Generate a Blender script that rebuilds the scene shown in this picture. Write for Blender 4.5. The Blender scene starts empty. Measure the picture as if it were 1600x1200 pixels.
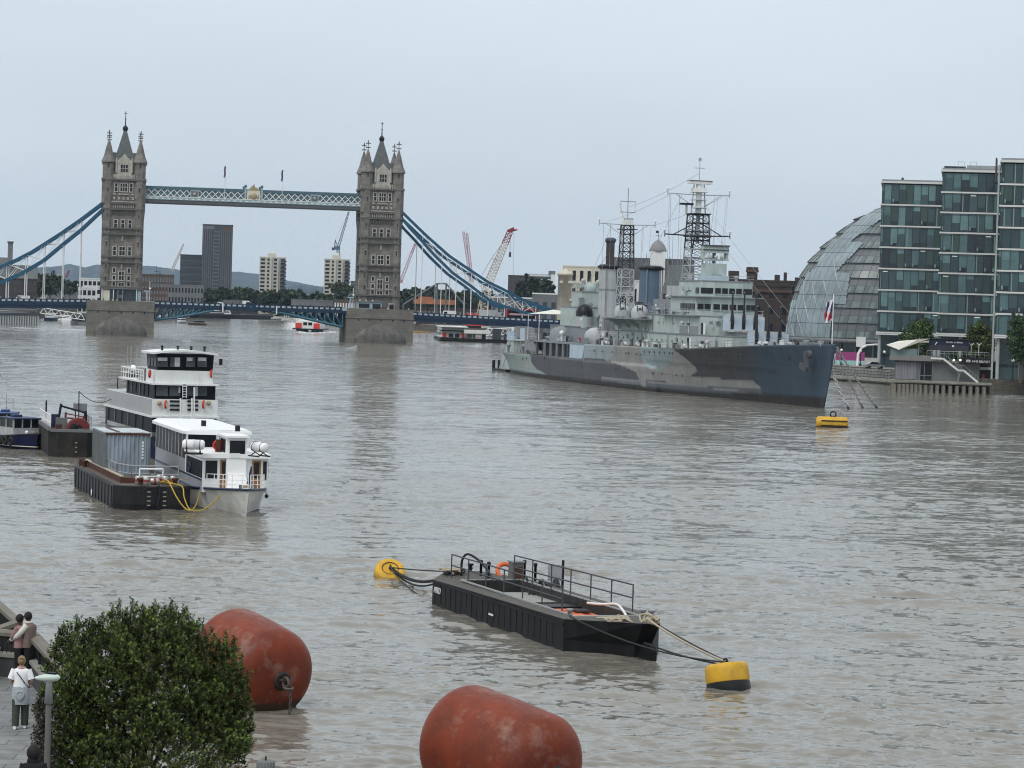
import bpy, bmesh, math, random
import numpy as np
from mathutils import Vector, Matrix
sc = bpy.context.scene
COL = sc.collection
rad = math.radians
# ------------------------------------------------------------------ camera
FPX = 4250.0; H = 14.8; ROLL = 0.032; PITCH = math.atan(129.4*math.cos(ROLL)/FPX)
r0 = Vector((1,0,0)); u0 = Vector((0,math.sin(PITCH),math.cos(PITCH))); FW = Vector((0,math.cos(PITCH),-math.sin(PITCH)))
RT = math.cos(ROLL)*r0+math.sin(ROLL)*u0; UP = -math.sin(ROLL)*r0+math.cos(ROLL)*u0
camd = bpy.data.cameras.new('camera'); cam = bpy.data.objects.new('camera', camd); COL.objects.link(cam)
M4 = Matrix((RT, UP, -FW)).transposed().to_4x4(); M4.translation = Vector((0,0,H)); cam.matrix_world = M4
camd.sensor_width = 36; camd.lens = 36*FPX/1600; camd.clip_start = 0.5; camd.clip_end = 30000
sc.camera = cam
# ------------------------------------------------------------------ world, sun, exposure
SUN_EL, SUN_AZ = rad(52), rad(215)      # azimuth clockwise from +Y: behind the camera, to its left
w = bpy.data.worlds.new("World"); sc.world = w; w.use_nodes = True
nt = w.node_tree; N = nt.nodes; L = nt.links; N.clear()
out = N.new('ShaderNodeOutputWorld'); bg = N.new('ShaderNodeBackground'); sky = N.new('ShaderNodeTexSky')
sky.sky_type = 'NISHITA'; sky.sun_disc = False; sky.sun_elevation = SUN_EL; sky.sun_rotation = SUN_AZ
tc = N.new('ShaderNodeTexCoord'); sp = N.new('ShaderNodeSeparateXYZ'); rp = N.new('ShaderNodeValToRGB')
L.new(tc.outputs['Generated'], sp.inputs[0]); L.new(sp.outputs['Z'], rp.inputs[0])
e = rp.color_ramp.elements; e[0].position = 0.0; e[0].color = (5.8,6.65,7.5,1); e[1].position = 0.16; e[1].color = (6.9,7.75,8.25,1)
k = e.new(0.07); k.color = (6.3,7.15,7.85,1); k = e.new(0.6); k.color = (8.8,9.3,9.6,1)
nz = N.new('ShaderNodeTexNoise'); nz.inputs['Scale'].default_value = 3; nz.inputs['Detail'].default_value = 3
mp = N.new('ShaderNodeMapping'); mp.inputs['Scale'].default_value = (1,1,4); L.new(tc.outputs['Generated'], mp.inputs[0]); L.new(mp.outputs[0], nz.inputs[0])
mr = N.new('ShaderNodeMapRange'); mr.inputs[1].default_value = .3; mr.inputs[2].default_value = .7; mr.inputs[3].default_value = .94; mr.inputs[4].default_value = 1.06; L.new(nz.outputs[0], mr.inputs[0])
ml = N.new('ShaderNodeVectorMath'); ml.operation = 'SCALE'; L.new(rp.outputs[0], ml.inputs[0]); L.new(mr.outputs[0], ml.inputs['Scale'])
mx = N.new('ShaderNodeMix'); mx.data_type = 'RGBA'; mx.inputs[0].default_value = 0.9
L.new(sky.outputs[0], mx.inputs[6]); L.new(ml.outputs[0], mx.inputs[7]); L.new(mx.outputs[2], bg.inputs[0])
bg.inputs[1].default_value = 0.1; L.new(bg.outputs[0], out.inputs[0])
sl = bpy.data.lights.new('sun', 'SUN'); sl.energy = 1.4; sl.angle = rad(25); sl.color = (1,.97,.92)
so = bpy.data.objects.new('sun', sl); COL.objects.link(so)
sd = Vector((math.sin(SUN_AZ)*math.cos(SUN_EL), math.cos(SUN_AZ)*math.cos(SUN_EL), math.sin(SUN_EL)))
so.rotation_euler = (-sd).to_track_quat('-Z','Y').to_euler(); so.location = (0,0,300)
vs = sc.view_settings; vs.view_transform = 'Standard'; vs.look = 'None'; vs.exposure = 0.16; vs.gamma = 1; vs.use_curve_mapping = False
sc.cycles.use_denoising = True; sc.cycles.pixel_filter_type = 'BLACKMAN_HARRIS'; sc.cycles.filter_width = 1.1; sc.cycles.volume_bounces = 0; sc.cycles.max_bounces = 6
sc.cycles.glossy_bounces = 3; sc.cycles.transparent_max_bounces = 8
# ------------------------------------------------------------------ pixel <-> world
def ray(px, py):
    return (FW*FPX + RT*(px-800) + UP*(600-py))
def proj(p):
    d = Vector(p)-Vector((0,0,H)); z = d.dot(FW); return 800+FPX*d.dot(RT)/z, 600-FPX*d.dot(UP)/z
def WZ(px, py, z=0.0):
    d = ray(px,py); t = (z-H)/d.z; return Vector((d.x*t, d.y*t, z))
def WD(px, py, D):
    d = ray(px,py); t = D/d.y; return Vector((d.x*t, D, H+d.z*t))
class Fr:
    def __init__(s, o, a): s.o = Vector((o[0],o[1])); s.a = a; s.u = Vector((math.cos(a),math.sin(a))); s.v = Vector((-math.sin(a),math.cos(a)))
    def yp(s, px, py, ly=0.0):
        d = ray(px,py); dh = Vector((d.x,d.y)); t = (ly + s.o.dot(s.v))/dh.dot(s.v); q = dh*t-s.o; return q.dot(s.u), H+d.z*t
    def xp(s, px, py, lx=0.0):
        d = ray(px,py); dh = Vector((d.x,d.y)); t = (lx + s.o.dot(s.u))/dh.dot(s.u); q = dh*t-s.o; return q.dot(s.v), H+d.z*t
    def zp(s, px, py, z=0.0):
        p = WZ(px,py,z); q = Vector((p.x,p.y))-s.o; return q.dot(s.u), q.dot(s.v)
    def W(s, x, y, z): q = s.o+s.u*x+s.v*y; return Vector((q.x,q.y,z))
# ------------------------------------------------------------------ materials
MATS = {}
def mat(name, col, rough=.6, metal=0, var=.12, scale=1.0, stretch=(1,1,1), bump=0.0, stain=None, stainamt=.5, attr=None, spec=.3, emit=None, leaf=False, brick=None, trans=0):
    if name in MATS: return MATS[name]
    m = bpy.data.materials.new(name); m.use_nodes = True; nt = m.node_tree; N = nt.nodes; L = nt.links
    b = N['Principled BSDF']; b.inputs['Roughness'].default_value = rough; b.inputs['Metallic'].default_value = metal
    b.inputs['Specular IOR Level'].default_value = spec
    tc = N.new('ShaderNodeTexCoord'); mp = N.new('ShaderNodeMapping'); mp.inputs['Scale'].default_value = stretch; L.new(tc.outputs['Object'], mp.inputs[0])
    n = N.new('ShaderNodeTexNoise'); n.inputs['Scale'].default_value = scale; n.inputs['Detail'].default_value = 5; n.inputs['Roughness'].default_value = .65; L.new(mp.outputs[0], n.inputs[0])
    mr = N.new('ShaderNodeMapRange'); mr.inputs[1].default_value = .3; mr.inputs[2].default_value = .7; mr.inputs[3].default_value = 1-var; mr.inputs[4].default_value = 1+var; L.new(n.outputs[0], mr.inputs[0])
    src = None
    if attr:
        a = N.new('ShaderNodeAttribute'); a.attribute_name = attr; src = a.outputs['Color']
    elif brick:
        bt = N.new('ShaderNodeTexBrick'); c2, mo, bw, bh, ms = brick
        sx = N.new('ShaderNodeSeparateXYZ'); L.new(tc.outputs['Object'], sx.inputs[0]); ad = N.new('ShaderNodeMath'); ad.operation='ADD'; L.new(sx.outputs[0], ad.inputs[0]); L.new(sx.outputs[1], ad.inputs[1])
        cx = N.new('ShaderNodeCombineXYZ'); L.new(ad.outputs[0], cx.inputs[0]); L.new(sx.outputs[2], cx.inputs[1])
        L.new(cx.outputs[0], bt.inputs[0]); bt.inputs['Color1'].default_value = (*col,1); bt.inputs['Color2'].default_value = (*c2,1); bt.inputs['Mortar'].default_value = (*mo,1)
        bt.inputs['Scale'].default_value = 1; bt.inputs['Brick Width'].default_value = bw; bt.inputs['Row Height'].default_value = bh; bt.inputs['Mortar Size'].default_value = ms
        src = bt.outputs['Color']
    sv = N.new('ShaderNodeVectorMath'); sv.operation = 'SCALE'; L.new(mr.outputs[0], sv.inputs['Scale'])
    if src: L.new(src, sv.inputs[0])
    else: sv.inputs[0].default_value = col
    o = sv.outputs[0]
    if stain:
        n2 = N.new('ShaderNodeTexNoise'); n2.inputs['Scale'].default_value = scale*1.7; n2.inputs['Detail'].default_value = 7; n2.inputs['Roughness'].default_value = .7
        mp2 = N.new('ShaderNodeMapping'); mp2.inputs['Scale'].default_value = (1,1,.25); mp2.inputs['Location'].default_value = (3,7,1); L.new(tc.outputs['Object'], mp2.inputs[0]); L.new(mp2.outputs[0], n2.inputs[0])
        r2 = N.new('ShaderNodeMapRange'); r2.inputs[1].default_value = .48; r2.inputs[2].default_value = .72; r2.inputs[3].default_value = 0; r2.inputs[4].default_value = stainamt; L.new(n2.outputs[0], r2.inputs[0])
        m2 = N.new('ShaderNodeMix'); m2.data_type='RGBA'; L.new(r2.outputs[0], m2.inputs[0]); L.new(o, m2.inputs[6]); m2.inputs[7].default_value = (*stain,1); o = m2.outputs[2]
    L.new(o, b.inputs['Base Color'])
    if bump:
        bp = N.new('ShaderNodeBump'); bp.inputs['Strength'].default_value = bump; bp.inputs['Distance'].default_value = .05; L.new(n.outputs[0], bp.inputs['Height']); L.new(bp.outputs[0], b.inputs['Normal'])
    if emit: b.inputs['Emission Color'].default_value = (*emit[0],1); b.inputs['Emission Strength'].default_value = emit[1]
    if trans: b.inputs['Transmission Weight'].default_value = trans
    if leaf: b.inputs['Subsurface Weight'].default_value = 0
    MATS[name] = m; return m
stone = mat('granite_stone', (.20,.185,.165), .85, var=.38, scale=.35, stain=(.10,.09,.085), stainamt=.5, brick=((.165,.155,.14),(.12,.115,.11),1.6,.55,.03))
stone_l = mat('portland_stone', (.40,.38,.34), .8, var=.2, scale=.6, stain=(.16,.15,.14), stainamt=.6)
stone_d = mat('dark_stone', (.12,.11,.10), .85, var=.2, scale=.5)
pierst = mat('pier_granite', (.19,.175,.15), .85, var=.2, scale=.2, stain=(.10,.09,.08), stainamt=.5, brick=((.15,.14,.125),(.10,.095,.09),2.2,.7,.03))
pierwet = mat('pier_wet_stone', (.10,.095,.085), .6, var=.45, scale=.5, stain=(.2,.19,.17), stainamt=.5)
slate = mat('slate_roof', (.10,.11,.11), .7, var=.2, scale=.8)
glassd = mat('dark_window', (.010,.012,.015), .15, var=.3, scale=.7)
white = mat('white_paint', (.72,.73,.72), .45, var=.06, scale=1.2, stain=(.45,.42,.36), stainamt=.35)
whitec = mat('white_clean', (.8,.8,.8), .4, var=.04)
blue = mat('bridge_blue', (.018,.085,.15), .5, var=.15, scale=.5)
blue_l = mat('bridge_pale_blue', (.29,.39,.42), .55, var=.12, scale=.6)
teal_d = mat('walkway_teal', (.075,.13,.16), .55, var=.12, scale=.5)
navy = mat('deck_navy', (.010,.028,.062), .5, var=.2, scale=.4)
under = mat('underside_grey', (.09,.10,.11), .7)
black = mat('black_paint', (.010,.011,.013), .5, var=.4, scale=1.5, stain=(.06,.052,.045), stainamt=.35)
blackm = mat('black_metal', (.010,.010,.011), .45, var=.2)
rope = mat('rope_dark', (.03,.03,.03), .9)
ropey = mat('rope_yellow', (.50,.36,.06), .8)
ropel = mat('rope_pale', (.38,.33,.25), .9)
yellow = mat('buoy_yellow', (.58,.33,.025), .5, var=.12, scale=1.6, stain=(.22,.13,.05), stainamt=.6, bump=.2)
red = mat('signal_red', (.55,.03,.02), .45)
orange = mat('orange_tarp', (.62,.15,.06), .7, var=.12, scale=2)
rust = mat('rust', (.085,.035,.025), .85, var=.35, scale=2.5, stain=(.06,.03,.025), stainamt=.6)
metal = mat('galvanised_metal', (.38,.39,.40), .4, .6, var=.1, scale=2)
grey = mat('grey_paint', (.22,.23,.24), .55, var=.12, scale=1)
woodm = mat('timber', (.20,.15,.11), .8, var=.3, scale=3, stretch=(1,1,.2))
gold = mat('gilding', (.36,.29,.17), .4, .3, var=.25, scale=3)
# ------------------------------------------------------------------ mesh builder
class MB:
    def __init__(s): s.v=[]; s.f=[]; s.m=[]; s.ml=[]; s.sm=[]
    def mi(s, m):
        if m not in s.ml: s.ml.append(m)
        return s.ml.index(m)
    def add(s, vs, fs, m, smooth=False):
        o=len(s.v); s.v += [tuple(q) for q in vs]; i=s.mi(m)
        for f in fs: s.f.append([o+a for a in f]); s.m.append(i); s.sm.append(smooth)
        return s
    def poly(s, pts, m): return s.add(pts, [list(range(len(pts)))], m)
    def bx(s, x0,x1,y0,y1,z0,z1,m):
        return s.add([(x0,y0,z0),(x1,y0,z0),(x1,y1,z0),(x0,y1,z0),(x0,y0,z1),(x1,y0,z1),(x1,y1,z1),(x0,y1,z1)],
            [(0,3,2,1),(4,5,6,7),(0,1,5,4),(1,2,6,5),(2,3,7,6),(3,0,4,7)], m)
    def ob(s, c, sz, m, R=None):   # oriented box
        hx,hy,hz=[q/2 for q in sz]; R=R or Matrix.Identity(3); c=Vector(c)
        pts=[c+R@Vector(q) for q in [(-hx,-hy,-hz),(hx,-hy,-hz),(hx,hy,-hz),(-hx,hy,-hz),(-hx,-hy,hz),(hx,-hy,hz),(hx,hy,hz),(-hx,hy,hz)]]
        return s.add(pts,[(0,3,2,1),(4,5,6,7),(0,1,5,4),(1,2,6,5),(2,3,7,6),(3,0,4,7)],m)
    def prism(s, pts, z0, z1, m, top=None, bot=None):
        n=len(pts); s.add([(p[0],p[1],z0) for p in pts]+[(p[0],p[1],z1) for p in pts], [(i,(i+1)%n,n+(i+1)%n,n+i) for i in range(n)], m)
        s.poly([(p[0],p[1],z1) for p in pts], top or m); s.poly([(p[0],p[1],z0) for p in reversed(pts)], bot or m); return s
    def xprism(s, pts, x0, x1, m): # profile in (y,z)
        n=len(pts); s.add([(x0,p[0],p[1]) for p in pts]+[(x1,p[0],p[1]) for p in pts], [(i,(i+1)%n,n+(i+1)%n,n+i) for i in range(n)]+[list(range(n)),list(range(2*n-1,n-1,-1))], m); return s
    def yprism(s, pts, y0, y1, m): # profile in (x,z)
        n=len(pts); s.add([(p[0],y0,p[1]) for p in pts]+[(p[0],y1,p[1]) for p in pts], [(i,(i+1)%n,n+(i+1)%n,n+i) for i in range(n)]+[list(range(n)),list(range(2*n-1,n-1,-1))], m); return s
    def loft(s, rings, m, cap=True, smooth=True, close=True):
        n=len(rings[0]); vs=[p for r in rings for p in r]; fs=[]
        for i in range(len(rings)-1):
            for j in range(n if close else n-1): fs.append((i*n+j, i*n+(j+1)%n, (i+1)*n+(j+1)%n, (i+1)*n+j))
        s.add(vs,fs,m,smooth)
        if cap: s.add(rings[0],[list(range(n))[::-1]],m); s.add(rings[-1],[list(range(n))],m)
        return s
    def tube(s, p0, p1, r, m, n=6, r1=None, smooth=True):
        p0=Vector(p0); p1=Vector(p1); d=p1-p0
        if d.length<1e-6: return s
        q=d.to_track_quat('Z','Y'); r1=r if r1 is None else r1
        ring=lambda c,rr:[c+q@Vector((rr*math.cos(2*math.pi*k/n),rr*math.sin(2*math.pi*k/n),0)) for k in range(n)]
        return s.loft([ring(p0,r),ring(p1,r1)],m,smooth=smooth and n>5)
    def path(s, pts, r, m, n=6):
        for a,b in zip(pts[:-1],pts[1:]): s.tube(a,b,r,m,n)
        return s
    def lathe(s, prof, c, m, n=16, q=None, smooth=True):  # prof (r,z) about axis
        c=Vector(c); q=q or Matrix.Identity(3)
        rings=[[c+q@Vector((r*math.cos(2*math.pi*k/n),r*math.sin(2*math.pi*k/n),z)) for k in range(n)] for r,z in prof]
        return s.loft(rings,m,smooth=smooth)
    def ball(s, c, r, m, n=10, sc_=(1,1,1)):
        prof=[(max(1e-4,math.sin(math.pi*i/8)),-math.cos(math.pi*i/8)) for i in range(9)]
        rings=[[(c[0]+r*sc_[0]*a*math.cos(2*math.pi*k/n),c[1]+r*sc_[1]*a*math.sin(2*math.pi*k/n),c[2]+r*sc_[2]*z) for k in range(n)] for a,z in prof]
        return s.loft(rings,m)
    def torus(s, c, R, r, m, q=None, n=16, k=6, arc=1.0):
        c=Vector(c); q=q or Matrix.Identity(3); rings=[]
        for i in range(n+1):
            a=2*math.pi*i/n*arc; rings.append([c+q@Vector(((R+r*math.cos(2*math.pi*j/k))*math.cos(a),(R+r*math.cos(2*math.pi*j/k))*math.sin(a),r*math.sin(2*math.pi*j/k))) for j in range(k)])
        return s.loft(rings,m,cap=arc<1)
    def build(s, name, parent=None, loc=None, rz=0, **tags):
        me=bpy.data.meshes.new(name); me.from_pydata(s.v,[],s.f); 
        for m in s.ml: me.materials.append(m)
        me.polygons.foreach_set('material_index', s.m); me.polygons.foreach_set('use_smooth', s.sm); me.update()
        o=bpy.data.objects.new(name,me); COL.objects.link(o)
        if parent: o.parent=parent
        if loc is not None: o.location=loc
        o.rotation_euler=(0,0,rz)
        for k,v_ in tags.items(): o[k]=v_
        return o
def T(name, label, cat, loc=(0,0,0), rz=0, group=None):
    o=bpy.data.objects.new(name,None); COL.objects.link(o); o.location=loc; o.rotation_euler=(0,0,rz); o['label']=label; o['category']=cat; o.empty_display_size=.3
    if group: o['group']=group
    return o
def TF(name, label, cat, fr, group=None): return T(name,label,cat,(fr.o.x,fr.o.y,0),fr.a,group)
def kids(o): return [c for c in bpy.data.objects if c.parent==o]
def dup(o, loc=None, rz=None, parent=None, label=None):
    c=o.copy(); COL.objects.link(c)
    if parent: c.parent=parent
    if loc is not None: c.location=loc
    if rz is not None: c.rotation_euler=(0,0,rz)
    if label: c['label']=label
    for k in kids(o): dup(k,parent=c)
    return c
def shift(o, d):   # copy of a part (and its sub-parts) moved by d in the thing's frame
    c=dup(o,parent=o.parent); c.location=Vector(o.location)+Vector(d); return c
def rotM(v, up=(0,0,1)):  # matrix whose z axis is v
    return Vector(v).to_track_quat('Z','Y').to_matrix()
def sag(a,b,dz,n=14):
    a=Vector(a); b=Vector(b); return [a.lerp(b,i/n)-Vector((0,0,dz*4*(i/n)*(1-i/n))) for i in range(n+1)]
def npmesh(name, V, F, ms, parent=None, loc=None, col=None, mi=None, smooth=False, **tags):
    me=bpy.data.meshes.new(name); nv=len(V); nf=len(F); k=F.shape[1]
    me.vertices.add(nv); me.vertices.foreach_set('co', np.asarray(V,np.float32).ravel())
    me.loops.add(nf*k); me.loops.foreach_set('vertex_index', np.asarray(F,np.int32).ravel())
    me.polygons.add(nf); me.polygons.foreach_set('loop_start', np.arange(0,nf*k,k,dtype=np.int32)); me.polygons.foreach_set('loop_total', np.full(nf,k,np.int32))
    if mi is not None: me.polygons.foreach_set('material_index', mi.astype(np.int32))
    if smooth: me.polygons.foreach_set('use_smooth', np.ones(nf,bool))
    me.update(calc_edges=True); me.validate()
    for m in ms: me.materials.append(m)
    if col is not None:
        a=me.color_attributes.new('tint','FLOAT_COLOR','POINT'); a.data.foreach_set('color', np.asarray(col,np.float32).ravel())
    o=bpy.data.objects.new(name,me); COL.objects.link(o)
    if parent: o.parent=parent
    if loc is not None: o.location=loc
    for k_,v_ in tags.items(): o[k_]=v_
    return o
leafm = mat('leaf_green', (.05,.07,.03), .55, attr='tint', var=.1, scale=3)
def leaves(cent, size, asp, cols, rng, up=.3):  # numpy diamond leaves
    n=len(cent); d=rng.normal(size=(n,3)); d[:,2]+=up; d/=np.linalg.norm(d,axis=1)[:,None]
    e=rng.normal(size=(n,3)); b=np.cross(d,e); b/=np.linalg.norm(b,axis=1)[:,None]+1e-9
    s=size*(.7+.6*rng.random((n,1))); V=np.stack([cent-d*s*.5, cent+b*s*asp, cent+d*s*.5, cent-b*s*asp],1).reshape(-1,3)
    F=np.arange(n*4).reshape(n,4); C=np.repeat(np.c_[cols,np.ones(n)],4,axis=0); return V,F,C
def crown(blobs, n, size, base, rng, asp=.35, shell=.55):
    # leaf clumps spread through several uneven ellipsoids
    P=[];Cc=[]; tot=sum(b[3]*b[4]*b[5] for b in blobs)
    for (x,y,z,rx,ry,rz_) in blobs:
        k=max(20,int(n*rx*ry*rz_/tot)); nc=max(4,k//22); cd=rng.normal(size=(nc,3)); cd/=np.linalg.norm(cd,axis=1)[:,None]; cr=(shell+(1-shell)*rng.random((nc,1)))*(.85+.3*rng.random((nc,1)))
        cc=cd*cr*np.array([rx,ry,rz_])+np.array([x,y,z]); sh=(.7+.6*rng.random(nc))
        j=rng.integers(0,nc,k); P.append(cc[j]+rng.normal(size=(k,3))*min(rx,rz_)*.16); Cc.append(np.array(base)[None]*sh[j][:,None]*(.75+.5*rng.random((k,1)))*(1+.25*(rng.random((k,3))-.5)))
    return leaves(np.concatenate(P),size,asp,np.concatenate(Cc),rng)
barkm = mat('bark', (.09,.07,.055), .9, var=.3, scale=3, stretch=(1,1,.2))
def tree(loc, h, wd, label, group='trees', base=(.05,.08,.03), n=2600, seed=0, size=None, trunk_frac=.3, name='tree', asp=.4, nb=7):
    rng=np.random.default_rng(seed); t=T(name,label,'tree',loc,0,group); size=size or h*.055
    blobs=[(0,0,h*(.55+.06*trunk_frac),wd*.38,wd*.38,h*.34)]
    for i in range(nb):
        a=rng.random()*6.28; r=wd*.30*(.5+.6*rng.random()); zz=h*(.42+.42*rng.random()); q=wd*(.13+.10*rng.random()); blobs.append((r*math.cos(a),r*math.sin(a),zz,q,q,q*h/wd*.8))
    V,F,C=crown(blobs,n,size,base,rng,asp); npmesh('crown',V,F,[leafm],t,col=C)
    tm=MB(); tm.tube((0,0,-.3),(0,0,h*.45),h*.025,barkm,7,h*.015)
    for i in range(5):
        b=blobs[1+i]; tm.tube((0,0,h*(.25+.03*i)),(b[0]*.8,b[1]*.8,b[2]),h*.011,barkm,5,h*.004)
    tm.build('trunk',t); return t
# ================================================================== WATER
def build_water():
    NR,NC=820,1050; Dn,Dfar=56.0,1500.0
    th=np.linspace(math.atan(H/Dn),math.atan(H/Dfar),NR); D=H/np.tan(th); ph=np.tan(np.linspace(-rad(13.5),rad(13.5),NC))
    X=D[:,None]*ph[None,:]; Y=np.repeat(D[:,None],NC,1); dD=np.gradient(-D)*-1; dD=np.abs(dD)[:,None]; dX=D[:,None]*(ph[1]-ph[0])
    Z=np.zeros_like(X); rng=np.random.default_rng(5)
    patch=np.zeros_like(X)
    for i in range(9):
        a=rng.random()*6.28; lam=rng.uniform(18,70); patch+=np.sin((X*math.cos(a)*.5+Y*math.sin(a))*6.283/lam+rng.random()*6.28)/3
    patch=np.clip(.85+.35*patch,.35,1.5)
    for i in range(150):
        lam=float(np.exp(rng.uniform(math.log(.5),math.log(9)))); a=rng.normal(rad(80),rad(34)); k=6.283/lam
        amp=.0038*lam**.6*(1 if lam<3 else .6); kx,ky=k*math.cos(a),k*math.sin(a)
        att=np.clip((lam/np.maximum(dD*abs(math.sin(a))+dX*abs(math.cos(a)),1e-3)-1.0)/1.5,0,1)
        wv=np.sin(X*kx+Y*ky+rng.random()*6.28+.8*np.sin(X*ky*.11+Y*kx*.13+i))
        Z+=amp*att*(wv+.35*(wv*wv-.5))
    Z*=patch*np.clip(1.0,0,1)
    # a long wake ridge crossing the river in front of the bridge piers
    foam=np.zeros_like(X)
    def ridge(pts,amp,wd,fo=0,bands=1):
        nonlocal Z,foam
        for (xa,ya),(xb,yb) in zip(pts[:-1],pts[1:]):
            a=WZ(xa,ya); b=WZ(xb,yb); dx,dy=b.x-a.x,b.y-a.y; l2=dx*dx+dy*dy
            t=((X-a.x)*dx+(Y-a.y)*dy)/l2; m=(t>=0)&(t<=1); d=((X-a.x)*dy-(Y-a.y)*dx)/math.sqrt(l2)
            for q in range(bands):
                Z+=np.where(m,amp*np.exp(-((d-q*wd*2.6)/wd)**2)*(1+.4*np.sin(t*60+q)),0)
            foam=np.maximum(foam,np.where(m,fo*np.exp(-(d/(wd*1.3))**2)*(.45+.55*np.sin(t*37+X*1.7)**2),0)) if fo else foam
    ridge([(-40,519),(60,519),(170,531),(330,533),(450,537),(560,545),(700,540),(800,541)],.45,2.2)
    ridge([(-40,512),(70,513),(130,516)],.15,3.5,.5)
    ridge([(455,500),(466,516)],.1,3,.9); ridge([(466,518),(478,521),(520,519)],.2,1.5,1.0); ridge([(440,500),(468,503)],.1,1.5,.8)
    V=np.stack([X,Y,Z],-1).reshape(-1,3)
    i=np.arange((NR-1)*NC).reshape(NR-1,NC)[:,:-1].ravel(); F=np.stack([i,i+1,i+NC+1,i+NC],1)
    C=np.c_[np.repeat(foam.reshape(-1,1),3,1),np.ones(NR*NC)]
    # outer sheet, a little lower, out to the horizon
    B=len(V); V=np.concatenate([V,np.array([(-4000,-600,-.6),(4000,-600,-.6),(4000,9000,-.6),(-4000,9000,-.6)])]); F=np.concatenate([F,[[B,B+1,B+2,B+3]]]); C=np.concatenate([C,np.tile([0,0,0,1],(4,1))])
    m=bpy.data.materials.new('river_water'); m.use_nodes=True; nt=m.node_tree; N=nt.nodes; L=nt.links; b=N['Principled BSDF']
    b.inputs['IOR'].default_value=1.33; b.inputs['Roughness'].default_value=.05
    tc=N.new('ShaderNodeTexCoord'); geo=N.new('ShaderNodeNewGeometry')
    gp=N.new('ShaderNodeTexNoise'); gp.inputs['Scale'].default_value=.035; gp.inputs['Detail'].default_value=4; mg=N.new('ShaderNodeMapping'); mg.inputs['Scale'].default_value=(.5,1,1); L.new(tc.outputs['Object'],mg.inputs[0]); L.new(mg.outputs[0],gp.inputs[0])
    gr=N.new('ShaderNodeMapRange'); gr.inputs[1].default_value=.38; gr.inputs[2].default_value=.62; gr.inputs[3].default_value=.6; gr.inputs[4].default_value=1.25; L.new(gp.outputs[0],gr.inputs[0])
    acc=None
    for sc_,st,k_,rot in ((.16,(.35,1,1),.24,8),(.75,(.4,1,1),.62,-6),(3.4,(.5,1,1),.66,12)):   # ripples tilt the surface directly
        mp=N.new('ShaderNodeMapping'); mp.inputs['Scale'].default_value=st; mp.inputs['Rotation'].default_value=(0,0,rad(rot)); L.new(tc.outputs['Object'],mp.inputs[0])
        n=N.new('ShaderNodeTexNoise'); n.inputs['Scale'].default_value=sc_; n.inputs['Detail'].default_value=3; n.inputs['Roughness'].default_value=.6; L.new(mp.outputs[0],n.inputs[0])
        sb=N.new('ShaderNodeVectorMath'); sb.operation='SUBTRACT'; L.new(n.outputs['Color'],sb.inputs[0]); sb.inputs[1].default_value=(.5,.5,.5)
        mu=N.new('ShaderNodeVectorMath'); mu.operation='MULTIPLY'; L.new(sb.outputs[0],mu.inputs[0]); mu.inputs[1].default_value=(k_*.7,k_,0)
        if acc is None: acc=mu.outputs[0]
        else: ad=N.new('ShaderNodeVectorMath'); L.new(acc,ad.inputs[0]); L.new(mu.outputs[0],ad.inputs[1]); acc=ad.outputs[0]
    sg=N.new('ShaderNodeVectorMath'); sg.operation='SCALE'; L.new(acc,sg.inputs[0]); L.new(gr.outputs[0],sg.inputs['Scale'])
    nn=N.new('ShaderNodeVectorMath'); L.new(geo.outputs['Normal'],nn.inputs[0]); L.new(sg.outputs[0],nn.inputs[1]); nr=N.new('ShaderNodeVectorMath'); nr.operation='NORMALIZE'; L.new(nn.outputs[0],nr.inputs[0]); L.new(nr.outputs[0],b.inputs['Normal'])
    at=N.new('ShaderNodeAttribute'); at.attribute_name='tint'; mn=N.new('ShaderNodeMix'); mn.data_type='RGBA'; L.new(at.outputs['Fac'],mn.inputs[0])
    silt=N.new('ShaderNodeMix'); silt.data_type='RGBA'; L.new(gp.outputs[0],silt.inputs[0]); silt.inputs[6].default_value=(.16,.146,.124,1); silt.inputs[7].default_value=(.208,.192,.165,1)
    L.new(silt.outputs[2],mn.inputs[6]); mn.inputs[7].default_value=(.75,.77,.78,1); L.new(mn.outputs[2],b.inputs['Base Color'])
    rr=N.new('ShaderNodeMapRange'); rr.inputs[3].default_value=.10; rr.inputs[4].default_value=.7; L.new(at.outputs['Fac'],rr.inputs[0]); L.new(rr.outputs[0],b.inputs['Roughness'])
    npmesh('river_water',V,F,[m],col=C,smooth=True,kind='structure')
build_water()
# ================================================================== LAND
landm=mat('land_ground',(.10,.105,.08),.95,var=.3,scale=.02); pavem=mat('paving_far',(.25,.24,.22),.9,var=.15,scale=.3)
wallm=mat('river_wall_stone',(.13,.115,.095),.85,var=.3,scale=.4,stain=(.05,.06,.035),stainamt=.7,brick=((.11,.10,.085),(.06,.06,.05),1.6,.5,.04))
def land(pix, far, z, name, label=None):
    pts=[WZ(x,y) for x,y in pix]; P=[(p.x,p.y) for p in pts]+far
    m=MB(); m.prism(P,-3,z,wallm,pavem); return m.build(name,kind='structure')
land([(1720,624),(1640,618),(1552,612),(1392,599),(1300,592),(1228,580),(1000,556),(900,540),(862,524)],[(60,930),(-60,1300),(-140,1800),(900,5200),(2600,5200),(2600,420)],3.0,'south_bank_ground')
land([(-260,508),(-60,506),(60,504)],[(-205,1150),(-250,1500),(-400,2400),(-2500,2400),(-2500,900)],4.6,'north_bank_ground')
g=MB(); P=[(WZ(x,y).x,WZ(x,y).y) for x,y in [(200,497.5),(262,494),(340,493),(420,496),(520,499),(640,501),(720,505)]]
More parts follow.
